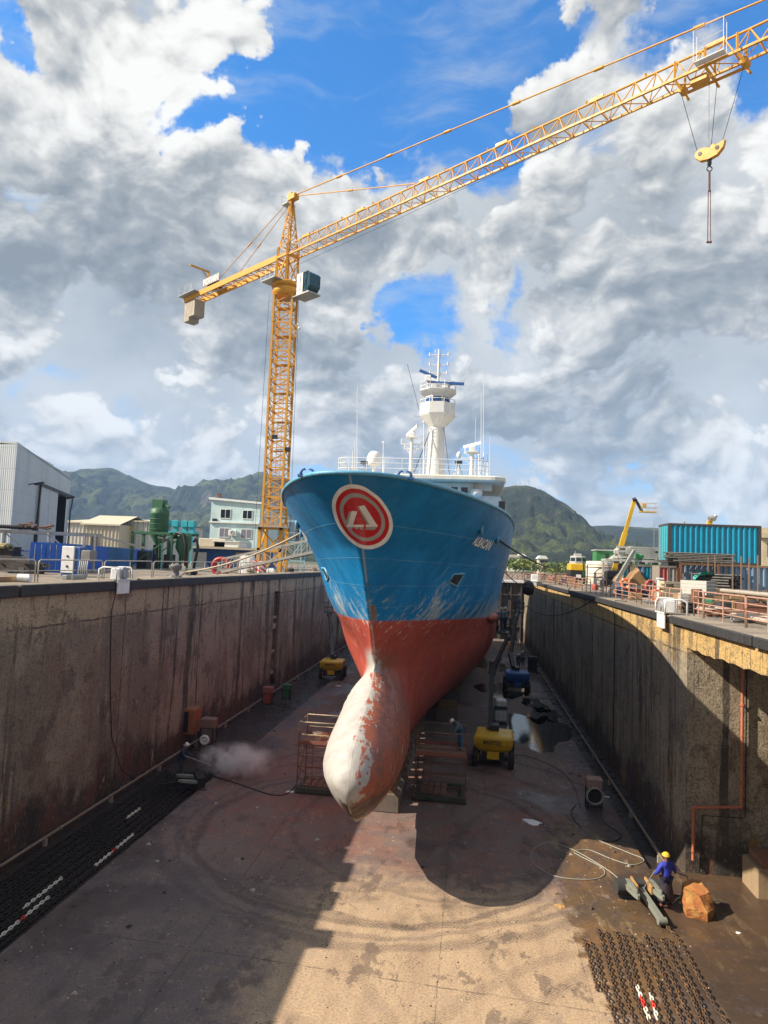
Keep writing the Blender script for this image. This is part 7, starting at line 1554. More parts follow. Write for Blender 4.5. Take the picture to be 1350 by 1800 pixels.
person(pw, R(28), 'worker in a blue jacket, dark apron and yellow hood washing the anchor', dict(wrL=(-.16, .33, .98), elL=(-.29, .1, 1.13), elR=(.36, .02, 1.16), wrR=(.50, .16, 1.02), ankL=(-.1, .04, .09), toeL=(-.13, .21, .04), ankR=(.13, -.06, .09), toeR=(.16, .1, .04)), (JB, NV, BOOT, YH), 1.06, mat('apron_maroon', (.018, .008, .014), .7, dirt=.2), True)
Rz = Matrix.Rotation(R(28), 3, 'Z')
hl_ = pw+Rz@Vector((-.16, .40, .98))*1.06; hr_ = pw+Rz@Vector((.53, .22, 1.0))*1.06
rope('washing_hose', [hr_, hr_+Vector((.45, .1, -.15)), hr_+Vector((.75, -.1, -1.02)), hr_+Vector((.55, .6, -1.05)), (6.9, 26.6, .03), (5.9, 27.6, .03)], .02, HOSE, 'dark hose from the blue worker\'s right hand to the floor', 'hose', 0, 8)
b = MB(); b.tube(hl_, hl_+Vector((-.42, .12, -.82)), .014, 6); b.tube(hl_+Vector((.1, -.05, .14)), hl_, .022, 6); solo(b, 'washing_lance', STEEL, tuple(hl_), 'thin washing lance in the blue worker\'s left hand', 'lance')
pl_ = place(316, 1368)
person(pl_, R(-75), 'worker in dark overalls and white helmet blasting a jet of mist by the left wall', dict(chest=(0, .08, 1.32), neck=(0, .14, 1.46), head=(0, .2, 1.55), crown=(0, .22, 1.67), shL=(-.19, .1, 1.38), shR=(.19, .1, 1.38), elL=(-.22, .3, 1.14), wrL=(-.05, .48, 1.10), elR=(.24, .18, 1.05), wrR=(.12, .34, .95)), (DKB, DKB, BBT, WH), 1.06)
Rz = Matrix.Rotation(R(-75), 3, 'Z'); h0 = pl_+Rz@Vector((.05, .36, 1.02))*1.06; h1 = pl_+Rz@Vector((-.1, 1.5, .55))*1.06
b = MB(); b.tube(h0-(h1-h0)*.25, h1, .02, 6); solo(b, 'blasting_lance', STEEL, tuple(h0), 'long lance held by the worker in the white helmet', 'lance')
# mist from the jet
mm, t = newmat('mist_volume'); p = t.obj(); x, y, z = t.xyz(p)
nn = t.noise(p, 1.3, 4, .6); fall = t.m('MULTIPLY', t.smooth(t.v('LENGTH', t.scale(p, (.42, .75, .95))), 1.0, .15), t.smooth(nn, .38, .68))
vol = t.n('ShaderNodeVolumePrincipled'); vol.inputs['Color'].default_value = (.99, .99, .99, 1); t.set(vol.inputs['Density'], t.m('MULTIPLY', fall, 3.6)); o_ = t.n('ShaderNodeOutputMaterial'); t.t.links.new(vol.outputs[0], o_.inputs['Volume'])
mc_ = place(415, 1368)+Vector((0, 0, .95)); b = MB(); b.ball(mc_, 1, 10, (2.5, 1.5, 1.1)); ob = solo(b, 'spray_mist', mm, tuple(mc_), None, None); ob['kind'] = 'stuff'
# ================================================================== scaffolds
SCF = mat('scaffold_rust', (.20, .10, .06), .7, .3, dirt=.3, rust=.4); SCL = mat('scaffold_pale', (.45, .36, .24), .6, .3, dirt=.4, rust=.3); DECK = mat('scaffold_board', (.22, .13, .085), .85, dirt=.5)
def scaffold(x0, x1, y0, y1, zd, ztop, label, topm, half_deck=False):
    r_ = thing('scaffold', ((x0+x1)/2, (y0+y1)/2, 0), label, 'scaffold')
    b = MB(); b.box(x0-.05, x1+.05, y0-.1, y0+.1, .08, .30); b.box(x0-.05, x1+.05, y1-.1, y1+.1, .08, .30)
    for X in (x0+.1, x1-.1): b.box(X-.12, X+.12, y0+.11, y1-.11, .1, .28)
    for X in (x0, x1):
        for Y in (y0, y1): b.tube((X, Y, 0), (X, Y, .08), .08, 8)
    b.build('base_frame', mat('base_green_grey', (.06, .07, .05), .8, dirt=.5, rust=.15), r_)
    for X in (x0, x1):
        for Y in (y0, y1): b = MB(); b.tube((X, Y, .3), (X, Y, ztop), .03, 7); b.build('upright', SCF, r_)
    b = MB()
    for z_ in (.75, 1.3, 1.8, zd-.08):
        for Y in (y0, y1): b.tube((x0, Y, z_), (x1, Y, z_), .02, 6)
        for X in (x0, x1): b.tube((X, y0, z_), (X, y1, z_), .02, 6)
    for X in (x0, x1): b.tube((X, y0, .4), (X, y1, zd-.1), .018, 5); b.tube((X, y1, .4), (X, y0, 1.3), .018, 5)
    b.build('ledger', SCF, r_)
    b = MB()
    for z_ in (zd+.5, ztop):
        b.path([(x0, y0, z_), (x1, y0, z_), (x1, y1, z_), (x0, y1, z_)], .026, 6, True)
    b.build('guard_bar', topm, r_)
    n = 6
    for k in range(n):
        if half_deck and k in (3,): continue
        b = MB(); ya = y0+(y1-y0)*k/n; b.box(x0+.03, x1-.03, ya+.012, ya+(y1-y0)/n-.012, zd, zd+.045); b.build('deck_board', DECK, r_)
    for Y in (y0-.03, y1+.03): b = MB(); b.box(x0, x1, Y-.012, Y+.012, zd+.05, zd+.22); b.build('toe_board', mat('toe_board_red', (.26, .10, .07), .8, dirt=.4), r_)
    for k in range(4):
        b = MB(); xa = x0+.25+k*.33; b.box(xa, xa+.28, y0+.15, y1-.15, .305, .345); b.build('base_board', DECK, r_)
    lx = x0+.38; b = MB()
    for sx in (0, .34): b.tube((lx+sx, y0+.06, .35), (lx+sx, y0+.06, zd), .018, 5)
    for k in range(8): b.tube((lx, y0+.06, .5+k*.24), (lx+.34, y0+.06, .5+k*.24), .014, 5)
    b.build('ladder', SCF, r_); return r_
sL = place(521, 1394); sR = place(729, 1403); sR2 = place(817, 1418)
scaffold(sL.x, sL.x+2.75, sL.y, sL.y+1.75, 2.35, 3.45, 'rusty scaffold tower left of the bulb with pale top bars', SCL)
scaffold(sR.x, sR2.x, sR.y-.3, sR.y+1.75, 2.15, 3.3, 'dark scaffold tower right of the bulb with a worker on its deck', mat('scaffold_dull', (.22, .17, .14), .6, .3, rust=.3), True)
b = MB(); bq = Vector((sL.x+.75, sL.y+.75, 2.40)); b.lathe([(.19, 0), (.24, .36), (.26, .37), (.26, .40), (.23, .40), (.18, .04), (.02, .03)], bq, 18); b.torus((bq.x, bq.y, bq.z+.37), .25, .012, 18, 5); solo(b, 'bucket', mat('white_bucket', (.62, .56, .46), .6), tuple(bq), 'pale plastic bucket standing on the left scaffold deck', 'bucket')
b = MB(); b.box(sL.x+1.25, sL.x+1.85, sL.y+.2, sL.y+1.1, 2.398, 2.42); b.box(sL.x+1.4, sL.x+2.2, sL.y+.5, sL.y+1.2, 2.424, 2.445); solo(b, 'cardboard', mat('card_tan', (.48, .34, .17), .9), (sL.x+1.5, sL.y+.6, 2.4), 'tan cardboard sheets lying on the left scaffold deck', 'cardboard')
person((sR2.x-.3, sR.y+1.15, 2.20), R(118), 'worker in faded denim bending forward on the right scaffold deck', dict(waist=(0, .08, 1.10), chest=(0, .25, 1.27), neck=(0, .38, 1.34), head=(0, .46, 1.38), crown=(0, .55, 1.44), shL=(-.19, .28, 1.30), shR=(.19, .28, 1.30), elL=(-.22, .38, 1.02), wrL=(-.12, .52, .86), elR=(.22, .36, 1.0), wrR=(.12, .5, .84)), (GBL, mat('jeans_blue', (.05, .13, .24), .85), BBT, WH), 1.03, None, True)
for i, (u, v, yw, lab, jc) in enumerate(((911, 1178, 200, 'distant worker in dark clothes standing behind the blue lift', DKB), (919, 1172, 160, 'distant worker in a grey jacket and white helmet beyond the dark one', HIV))):
    person(place(u, v), R(yw), lab, dict(elR=(.3, .05, 1.15), wrR=(.28, .2, .98)), (jc, DKB, BBT, WH), 1.05)
# ================================================================== boom lifts on the dock floor
def boom_lift(loc, yaw, label, body_m, pts, basket, text=None, armm=None, deck_m=None):
    """loc: centre of the chassis on the floor; pts: world points of the boom; basket: world point"""
    r_ = thing('boom_lift', tuple(loc), label, 'boom lift'); c_, s_ = math.cos(yaw), math.sin(yaw); L = Vector(loc)
    W_ = lambda x, y, z: (L.x+x*c_-y*s_, L.y+x*s_+y*c_, L.z+z); ex, ey = Vector((c_, s_, 0)), Vector((-s_, c_, 0)); ez = Vector((0, 0, 1))
    b = MB(); b.obox(W_(0, 0, .62), ex*.62, ey*1.35, ez*.2); b.obox(W_(0, -1.1, .5), ex*.95, ey*.13, ez*.12); b.obox(W_(0, 1.1, .5), ex*.95, ey*.13, ez*.12); ch = b.build('chassis', BLACKM, r_)
    b = MB(); b.obox(W_(0, -1.42, .72), ex*.34, ey*.06, ez*.2); b.build('tail_plate', body_m, ch)
    for sx in (-1, 1):
        for sy in (-1.1, 1.1):
            b = MB(); b.lathe([(.30, -.17), (.46, -.15), (.5, -.08), (.5, .08), (.46, .15), (.30, .17)], (0, 0, 0), 18, 'X'); b.v = [tuple(Vector(W_(sx*1.02, sy, .5))+ex*a+ey*q+ez*z_) for a, q, z_ in b.v]
            for k in range(14): a = 2*PI*k/14; b.obox(Vector(W_(sx*1.02, sy, .5))+ey*(.5*math.cos(a))+ez*(.5*math.sin(a)), ex*.15, (ey*-math.sin(a)+ez*math.cos(a))*.035, (ey*math.cos(a)+ez*math.sin(a))*.022)
            wh = b.build('wheel', DARK, r_)
            b = MB(); b.lathe([(.02, -.19), (.26, -.185), (.30, -.15)], (0, 0, 0), 14, 'X'); b.v = [tuple(Vector(W_(sx*1.02, sy, .5))+ex*a*(-sx)*-1+ey*q+ez*z_) for a, q, z_ in b.v]; b.build('rim', body_m, wh)
    b = MB(); P = []; n = 7                                            # rounded counterweight, curved towards the rear
    for k in range(n): a = -PI*.5*(1-2*k/(n-1))*.62; P.append((1.12*math.sin(a)/math.sin(PI*.31), -1.35-.28*math.cos(a)+.28*math.cos(PI*.31)))
    P = P+[(1.1, .75), (-1.1, .75)]
    vs = []; lays = [(.80, .86), (.88, 1.0), (.97, 1.3), (1.0, 1.62), (.97, 1.74), (.88, 1.8)]
    for k, z_ in lays: vs += [W_(x_*k, y_*k, z_) for x_, y_ in P]
    m_ = len(P); b.add(vs, [tuple(range(m_-1, -1, -1)), tuple(range((len(lays)-1)*m_, len(lays)*m_))]+[(l*m_+i, l*m_+(i+1)%m_, l*m_+m_+(i+1)%m_, l*m_+m_+i) for l in range(len(lays)-1) for i in range(m_)]); tu = b.build('turret', body_m, r_)
    if text: lettering('lettering', text, Vector(W_(-.55, -1.67, 1.36)), ex*1.0, ez, 1.0, .24, BLK, tu)
    b = MB(); b.obox(W_(0, .1, .85), ex*.5, ey*.5, ez*.05); b.obox(W_(.0, .3, 1.95), ex*.25, ey*.5, ez*.16); b.build('slew_ring', BLACKM, r_)
    am = armm or BLACKM
    for i in range(len(pts)-1):
        b = MB(); A, B_ = Vector(pts[i]), Vector(pts[i+1]); wd = .34-.07*i; b.beam(A, B_, wd, wd*1.25); b.tube(B_-ex*.22, B_+ex*.22, .2, 10); d = (B_-A).normalized(); b.tube(A+ez*-.3+ex*.1, A.lerp(B_, .4)+ex*.2, .07, 6); b.build('boom_arm', am, r_)
    if basket is not None:
        q = Vector(basket); b = MB(); b.box(q.x-.45, q.x+.45, q.y-.9, q.y+.9, q.z, q.z+.1)
        for f in (.55, 1.05): b.path([(q.x-.45, q.y-.9, q.z+f), (q.x+.45, q.y-.9, q.z+f), (q.x+.45, q.y+.9, q.z+f), (q.x-.45, q.y+.9, q.z+f)], .028, 5, True)
        for sx in (-.45, .45):
            for sy in (-.9, 0, .9): b.tube((q.x+sx, q.y+sy, q.z), (q.x+sx, q.y+sy, q.z+1.05), .026, 5)
        b.beam(pts[-1], (q.x, q.y, q.z+.2), .16); b.build('basket', am, r_)
    return r_
ya_ = place(869, 1350)
j1 = aty(865, 1180, 45.5); bk = aty(885, 1113, 50.0)
boom_lift((ya_.x, ya_.y+1.3, 0), R(-4), 'yellow boom lift with black arms parked right of the ship under its bow', MYEL, [(ya_.x-.25, ya_.y+1.5, 2.0), tuple(aty(861, 1290, ya_.y+1.9)), tuple(j1), tuple(aty(892, 1122, 49))], bk, 'MANITOU')
for i, (dx_, dy_, yw, lab) in enumerate(((-.15, -.45, 80, 'worker in blue overalls in the lift basket touching the ship side'), (.15, .4, 100, 'second worker, in grey, at the back of the lift basket'))):
    person((bk.x+dx_, bk.y+dy_, bk.z+.1), R(yw), lab, dict(elL=(-.25, .25, 1.3), wrL=(-.2, .45, 1.4), elR=(.25, .22, 1.25), wrR=(.2, .42, 1.3)), (mat('overall_mid_blue', (.05, .14, .24), .85) if i == 0 else HIV, DKB, BBT, WH), 1.0)
yb_ = place(580, 1195)
boom_lift((yb_.x, yb_.y+1.3, 0), R(3), 'yellow boom lift farther back between the ship and the left wall', MYEL, [(yb_.x-.2, yb_.y+1.6, 2.0), tuple(aty(583, 1120, yb_.y+4)), tuple(aty(579, 1080, yb_.y+6))], tuple(aty(580, 1076, yb_.y+7.2)), 'MANITOU')
yc_ = place(909, 1217)
boom_lift((yc_.x, yc_.y+1.3, 0), R(0), 'blue boom lift with dark arms standing by the far puddle', BLUEP, [(yc_.x-.3, yc_.y+1.5, 2.0), tuple(aty(897, 1150, yc_.y+3)), tuple(aty(907, 1085, yc_.y+6)), tuple(aty(911, 1075, yc_.y+8))], tuple(aty(913, 1076, yc_.y+9)), None)
person(tuple(aty(913, 1074, yc_.y+9)), R(60), 'distant worker standing in the blue lift basket', dict(elR=(.3, .2, 1.2), wrR=(.25, .4, 1.2)), (HIV, GBL, BBT, WH), 1.0)
# caged tank
iq = place(880, 1274); ib = thing('caged_tank', tuple(iq), 'white caged liquid tank on a pallet behind the yellow lift', 'tank'); x_, y_ = iq.x, iq.y
b = MB(); b.bbox(x_-.45, x_+.45, y_, y_+.9, .18, 1.05, .08); b.bbox(x_-.4, x_+.4, y_+.05, y_+.85, 1.25, 1.75, .08); b.build('bottle', mat('tank_plastic', (.50, .54, .55), .4, dirt=.3), ib)
b = MB()
for X in (-.48, -.16, .16, .48): b.tube((x_+X, y_-.03, .15), (x_+X, y_-.03, 1.12), .016, 5)
for z_ in (.3, .65, 1.1): b.path([(x_-.48, y_-.03, z_), (x_+.48, y_-.03, z_), (x_+.48, y_+.93, z_), (x_-.48, y_+.93, z_)], .016, 5, True)
b.build('cage', STEEL, ib); b = MB(); b.box(x_-.5, x_+.5, y_-.05, y_+.95, 0, .15); b.box(x_-.5, x_+.5, y_-.05, y_+.95, 1.13, 1.23); b.build('pallet', BLACKM, ib)
# pumps, cabinets and machines along the walls
def pump(loc, label, top_m, low_m, ring=True, s_=1.0):
    r_ = thing('pump_unit', tuple(loc), label, 'pump'); x_, y_, z_ = loc
    b = MB(); b.bbox(x_-.38*s_, x_+.38*s_, y_-.3*s_, y_+.3*s_, z_+.95*s_, z_+1.45*s_, .05); b.build('hood', top_m, r_)
    b = MB(); b.bbox(x_-.3*s_, x_+.3*s_, y_-.25*s_, y_+.25*s_, z_+.2*s_, z_+.93*s_, .04); b.build('motor_box', low_m, r_)
    b = MB()
    for sx in (-.34, .34):
        for sy in (-.26, .26): b.beam((x_+sx*s_, y_+sy*s_, z_), (x_+sx*s_, y_+sy*s_, z_+.95*s_), .06)
    for sy in (-.26, .26): b.beam((x_-.34*s_, y_+sy*s_, z_+.15*s_), (x_+.34*s_, y_+sy*s_, z_+.15*s_), .06)
    b.build('frame', BLACKM, r_)
    if ring:
        b = MB()
        for k in range(5): b.torus((x_+.03*math.sin(k*2), y_-.34*s_-.02*k, z_+.68*s_), (.36+.02*(k%3))*s_, .018, 22, 5, 'Y')
        b.build('hose_coil', PALEHOSE, r_)
    return r_
pp = place(1045, 1424); pump((pp.x, pp.y+.3, 0), 'pump unit with a pinkish hood and a pale coiled hose near the right gutter', mat('pump_hood_pink', (.30, .19, .16), .7, dirt=.5), BLACKM)
p1 = place(345, 1365); p2 = place(380, 1312); p3 = place(470, 1240); p4 = place(497, 1232)
mq = thing('control_cabinet', (-15.6, 41.2, -.2), 'tall orange brown control cabinet against the left wall behind the blasting worker', 'cabinet')
q = aty(332, 1300, 40.5); b = MB(); b.bbox(q.x-.5, q.x+.25, 40.5, 41.6, .6, 2.1, .04); b.build('housing', mat('cabinet_rust_orange', (.32, .12, .05), .7, dirt=.5), mq)
b = MB(); b.bbox(q.x-.52, q.x-.1, 40.44, 40.49, .75, 1.95, .01); b.build('dark_door', BLACKM, mq)
for sx in (-.45, .2):
    for yy in (40.55, 41.5): b = MB(); b.beam((q.x+sx, yy, -.2), (q.x+sx, yy, .6), .09); b.build('leg', BLACKM, mq); mq.location = (q.x, 41, -.2); 
for o in mq.children: o.location = o.location-(Vector(mq.location)-Vector(mq['_o']))
mq['_o'] = tuple(mq.location)
pump((p2.x-.6, p2.y+.2, -.05), 'pump unit with a brown hood and a white hose drum by the left wall', mat('pump_hood_brown', (.22, .14, .11), .7, dirt=.5), mat('pump_grey_brown', (.14, .11, .09), .7), False, 1.15)
b = MB(); q = (p2.x-.62, p2.y-.35, .42); b.torus(q, .22, .09, 18, 6, 'Y'); b.ball(q, .12, 5, (1, .5, 1)); solo(b, 'hose_drum', WHITE2, q, 'small white hose drum in front of the brown hooded pump', 'hose drum')
pump((p3.x, p3.y, 0), 'dusty red compressor on the left side of the floor', mat('compressor_red', (.30, .10, .075), .6, dirt=.5), REDP, False, 1.0)
pump((p4.x+.2, p4.y+.3, 0), 'dark green compressor next to the dusty red one', GREENP, GREENP, False, .9)
pump((place(934, 1182).x, 77, 0), 'dark machine with hoses beside the distant workers', BLACKM, BLACKM, False, 1.3)
b = MB(); q = place(896, 1142); b.lathe([(.3, 0), (.3, .9), (.05, .92)], q, 14); solo(b, 'orange_drum', mat('drum_orange', (.70, .30, .03), .5), tuple(q), 'orange drum on the sunlit floor at the far end', 'drum')
# hoses on the floor
def floor_hose(P, r_, mt, label, z=.025, k=6):
    W_ = [np.array(atz(u, v, z)) for u, v in P]; out = []
    for i in range(len(W_)-1):
        p0, p1_, p2_, p3_ = W_[max(i-1, 0)], W_[i], W_[i+1], W_[min(i+2, len(W_)-1)]
        for j in range(k): f = j/k; out.append(Vector(.5*((2*p1_)+(-p0+p2_)*f+(2*p0-5*p1_+4*p2_-p3_)*f*f+(-p0+3*p1_-3*p2_+p3_)*f**3)))
    out.append(Vector(W_[-1])); b = MB(); b.path(out, r_, 6); return solo(b, 'hose', mt, tuple(out[0]), label, 'hose')
floor_hose([(1092, 1548), (1062, 1525), (1010, 1495), (970, 1482), (945, 1488), (933, 1500), (940, 1520), (975, 1540), (1030, 1546), (1060, 1540), (1058, 1525), (1020, 1505), (1010, 1497), (1035, 1494), (1075, 1510), (1110, 1520), (1130, 1515), (1128, 1508), (1100, 1497), (1040, 1470), (1010, 1440)], .015, PALEHOSE, 'pale hose looping over the sunlit floor beside the anchor')
floor_hose([(1055, 1425), (1062, 1445), (1085, 1462), (1092, 1470), (1080, 1478), (1050, 1475), (1020, 1452), (1004, 1430), (1012, 1415)], .02, HOSE, 'thin dark hose curling below the pump on the right')
floor_hose([(520, 1380), (505, 1395), (478, 1397), (440, 1385), (410, 1375), (370, 1362), (345, 1352)], .028, HOSE, 'black hose snaking from the left scaffold to the blasting worker')
floor_hose([(385, 1305), (400, 1310), (402, 1296), (415, 1285), (410, 1275), (440, 1262), (455, 1268), (448, 1258)], .024, HOSE, 'tangled black hose below the red compressor')
floor_hose([(840, 1310), (880, 1325), (930, 1330), (985, 1355), (1010, 1385), (1020, 1420)], .016, HOSE, 'thin dark cable crossing the floor right of the yellow lift')
floor_hose([(1180, 1590), (1196, 1577), (1208, 1583), (1212, 1590)], .024, PALEHOSE, 'short pale hose end between the worker and the orange rock')
# anchor
AN = mat('anchor_grey_paint', (.19, .205, .175), .65, dirt=.5, rust=.15); AO = mat('anchor_orange_primer', (.42, .24, .09), .7, dirt=.3)
a0, a1 = atz(1128, 1566, .35), atz(1163, 1618, .2); sd_ = (a1-a0).normalized(); an = thing('anchor', (a0.x, a0.y, 0), 'grey stockless ship anchor lying on the wet floor with orange edged flukes', 'anchor')
lat = Vector((sd_.y, -sd_.x, 0)).normalized(); zz_ = Vector((0, 0, 1))
b = MB(); b.beam(a0-sd_*.1, a1, .17, .19); b.tube(a1-lat*.14+sd_*.03, a1+lat*.14+sd_*.03, .12, 10); b.build('shank', AN, an)
b = MB(); b.obox(a0-sd_*.22+zz_*.0, lat*.72, sd_*.17, zz_*.22); b.tube(a0-sd_*.22-lat*.84, a0-sd_*.22-lat*.5, .27, 10); b.tube(a0-sd_*.22+lat*.5, a0-sd_*.22+lat*.84, .27, 10); b.build('crown', mat('anchor_dark', (.035, .036, .034), .7, dirt=.3), an)
for s_ in (-1, 1):
    b = MB(); o_ = a0+lat*s_*.42-sd_*.15+zz_*.05
    P = [(-.13, -.15), (.13, -.15), (.16, .35), (.10, .8), (.04, 1.0), (-.03, 1.0), (-.11, .75), (-.15, .3)]
    b.prism([(p_*1.0, q) for p_, q in P], .14, o_+zz_*.0, lat, (sd_+zz_*.10).normalized(), zz_); b.prism([(p_*.5, q*.85) for p_, q in P], .1, o_+zz_*.13, lat, (sd_+zz_*.12).normalized(), zz_); fk = b.build('fluke', AN, an)
    b = MB(); b.obox(o_+lat*s_*-.17+sd_*.12+zz_*.12, lat*.03, sd_*.32, zz_*.14); b.build('primer_edge', AO, fk)
# chains
def link_mesh(L=.215, W_=.125, r_=.024, n=12, k=6):
    pts = []; hs = (L-W_)/2
    for i in range(n):
        a = 2*PI*i/n; c_, s_ = math.cos(a), math.sin(a); pts.append((c_*(W_/2-r_)+(hs if c_ > 0 else -hs), s_*(W_/2-r_), 0))
    b = MB(); b.path(pts, r_, k, True); return np.array(b.v), b.f
LV, LF = link_mesh()
CH = mat('chain_dark_rust', (.075, .05, .035), .7, .3, dirt=.3, rust=.5, rcol=(.26, .13, .05)); CHK = mat('chain_black', (.018, .017, .016), .6, .4, dirt=.25, dcol=(.07, .06, .05), rust=.1); CW = mat('chain_white_paint', (.62, .60, .52), .6, dirt=.35, rust=.1); CR = mat('chain_red_paint', (.55, .03, .02), .6, dirt=.25)
def lay(pts, pitch=.158):
    P = [Vector(p_) for p_ in pts]; out = []; k = 0; carry = 0
    for i in range(len(P)-1):
        d = P[i+1]-P[i]; L = d.length
        if L < 1e-6: continue
        d /= L; s_ = carry
        while s_ < L: out.append((P[i]+d*s_, d, k)); k += 1; s_ += pitch
        carry = s_-L
    return out
def chain(name, rows_, painted, mt, label, z=.0, near=None):
    """rows: list of polylines; painted: {(row, i0, i1): material}; the 100 links nearest the camera are parts, the rest one part"""
    L = []
    for ri, row in enumerate(rows_):
        for p_, d, k in lay(row): L.append((ri, p_, d, k))
    c0_ = L[0][1]; r_ = thing(name, (c0_.x, c0_.y, 0), label, 'chain')
    def place_link(b, p_, d, k):
        yaw = math.atan2(d.y, d.x); roll = (R(38) if k % 2 else R(-48))+.12*math.sin(k*1.7); c_, s_ = math.cos(roll), math.sin(roll)
        M = np.array(Matrix.Rotation(yaw, 3, 'Z')@Matrix.Rotation(roll, 3, 'X')); zc = .075 if k % 2 else .065
        v = LV@M.T+np.array([p_.x, p_.y, z+zc]); b.add(v.tolist(), LF, True)
    L2 = [q for q in L if 560 < 0 or True]
    def seen(p_):
        q = Vector((p_.x, p_.y, 0))-EYE; dd = q.dot(CFW); u = 675+F_PX*q.dot(CRT)/dd; v = 900-F_PX*q.dot(CUP)/dd; return -20 < u < 1370 and v < 1815
    order = sorted([i for i, q in enumerate(L) if seen(q[1])], key=lambda i: (L[i][1]-EYE).length)[:100]; solo_ = set(order)
    b = MB()
    for i, (ri, p_, d, k) in enumerate(L):
        m_ = painted(ri, p_, k)
        if i in solo_:
            bb = MB(); place_link(bb, p_, d, k); o = bb.build('link', [mt, CW, CR][m_], r_, tuple(p_))
        else: b.mat(m_); place_link(b, p_, d, k)
    o = b.build('remaining_links', [mt, CW, CR], r_); o['kind'] = 'stuff'; return r_
def zp_(pts): return [atz(1000+a/4.5, 1620+q/4.5, .08) for a, q in pts]
ROWS = [[(115,150),(160,270),(190,400),(230,545)], [(170,165),(215,250),(240,400),(290,560),(330,660),(375,800)], [(235,70),(265,180),(300,300),(335,430),(360,560),(400,680),(440,800)], [(300,85),(350,260),(400,430),(440,600),(520,800)], [(375,95),(420,280),(470,450),(520,600),(600,800)], [(420,95),(480,280),(530,480),(575,600),(640,780)], [(480,95),(545,270),(610,450),(655,600),(700,760)], [(545,150),(620,300),(690,450),(740,600),(800,800)], [(590,100),(690,300),(770,480),(830,640),(900,800)], [(650,130),(740,300),(830,480),(900,640),(960,800)], [(735,145),(830,330),(920,480),(990,640),(1050,800)], [(790,145),(900,360),(960,480),(1040,640),(1110,800)], [(735,-10),(850,120),(950,290),(1040,460),(1150,660),(1250,800)]]
rows_ = [zp_(q) for q in ROWS]
for i, q in enumerate(rows_):
    if i > 0: d = (q[-1]-q[-2]).normalized(); q.append(q[-1]+d*2.2+Vector((.12*math.sin(i*2.3), 0, 0)))
for a, e in ((0, 1), (2, 3), (4, 5), (8, 9), (10, 11)): rows_[e].insert(0, rows_[a][0]+(rows_[e][0]-rows_[a][0])*.2+Vector((0, .12, 0)))
def paint_r(ri, p_, k):
    q = p_-EYE; dd = q.dot(CFW); v = 900-F_PX*q.dot(CUP)/dd; y_ = (v-1620)*4.5
    if ri == 5: return 2 if 605 < y_ < 665 else (1 if 500 < y_ < 770 else 0)
    if ri == 6: return 2 if 620 < y_ < 685 else (1 if 575 < y_ < 775 else 0)
    return 0
chain('anchor_chain', rows_, paint_r, CH, 'rusty anchor chain laid out in parallel rows on the sunlit floor')
lr = []
for k in range(15):
    X = -13.28-.185*k; lr.append([Vector((X+.04*math.sin(k*3+j*1.3), 15.5+j*2.05+.25*math.sin(k*1.9)*(j in (0, 10)), 0)) for j in range(11)])
def paint_l(ri, p_, k):
    if ri == 1 and 24.6 < p_.y < 27.6: return 2 if 25.9 < p_.y < 26.3 else 1
    if ri == 4 and 21.3 < p_.y < 23.6: return 1
    if ri == 2 and 19.5 < p_.y < 22.2: return 2 if 20.6 < p_.y < 21.0 else 1
    if ri == 7 and 29.2 < p_.y < 30.4: return 1
    return 0
chain('anchor_chain', lr, paint_l, CHK, 'black anchor chain laid in dense rows along the foot of the left wall', -.2)
# second anchor in the shade and orange rock
a0 = atz(345, 1372, .3); b = MB(); an2 = thing('anchor', (a0.x, a0.y, 0), 'dark anchor half lost in shade at the end of the black chain', 'anchor')
b.beam(a0, a0+Vector((-1.5, -.9, -.1)), .2); b.build('shank', CHK, an2)
b = MB(); b.obox(a0+Vector((.1, .1, .05)), (.35, -.55, 0), (.16, .1, 0), (0, 0, .22)); b.build('crown', CHK, an2)
for s_ in (-1, 1): b = MB(); b.prism([(-.13, 0), (.13, 0), (.1, .8), (0, 1.0), (-.1, .8)], .12, a0+Vector((.22*s_, -.38*s_, .0)), (.54, -.84, 0), (-.8, -.5, .15), (0, 0, 1)); b.build('fluke', AN, an2)
RKM, t = newmat('orange_rock'); p = t.obj(); n1 = t.noise(p, 2.2, 6, .65); n2 = t.noise(p, 9, 5, .7); z = t.xyz(p)[2]
c = t.mix(t.smooth(n1, .4, .62), (.34, .12, .035), (.42, .22, .06)); c = t.mix(t.smooth(n2, .5, .7, 0, .6), c, (.12, .06, .035)); t.out(c, .85, 0, t.bump(n2, .7, .04))
rk0 = atz(1238, 1622, 0); bm = bmesh.new()
base_ = [(-.52, -.18), (.02, -.50), (.42, -.2), (.55, .35), (.2, .62), (-.35, .48)]; top_ = [(-.48, .0), (-.12, -.2), (.36, -.02), (.34, .5), (.1, .6), (-.3, .55)]
vb = [bm.verts.new((x_, y_, 0)) for x_, y_ in base_]; vm_ = [bm.verts.new((x_*1.08, y_*1.02, .3)) for x_, y_ in base_]; vt = [bm.verts.new((x_, y_, .72+.14*y_+.10*(i in (3, 4)))) for i, (x_, y_) in enumerate(top_)]
for L_, U_ in ((vb, vm_), (vm_, vt)):
    for i in range(6): bm.faces.new((L_[i], L_[(i+1)%6], U_[(i+1)%6], U_[i]))
bm.faces.new(vt); bm.faces.new(vb[::-1]); bmesh.ops.subdivide_edges(bm, edges=bm.edges[:], cuts=4, use_grid_fill=True); bmesh.ops.triangulate(bm, faces=bm.faces[:])
rr_ = random.Random(3)
for v in bm.verts:
    if v.co.z > .02: n_ = math.sin(v.co.x*9+v.co.z*7)*math.cos(v.co.y*8)*.035+rr_.uniform(-.012, .012); v.co += v.co.normalized()*n_
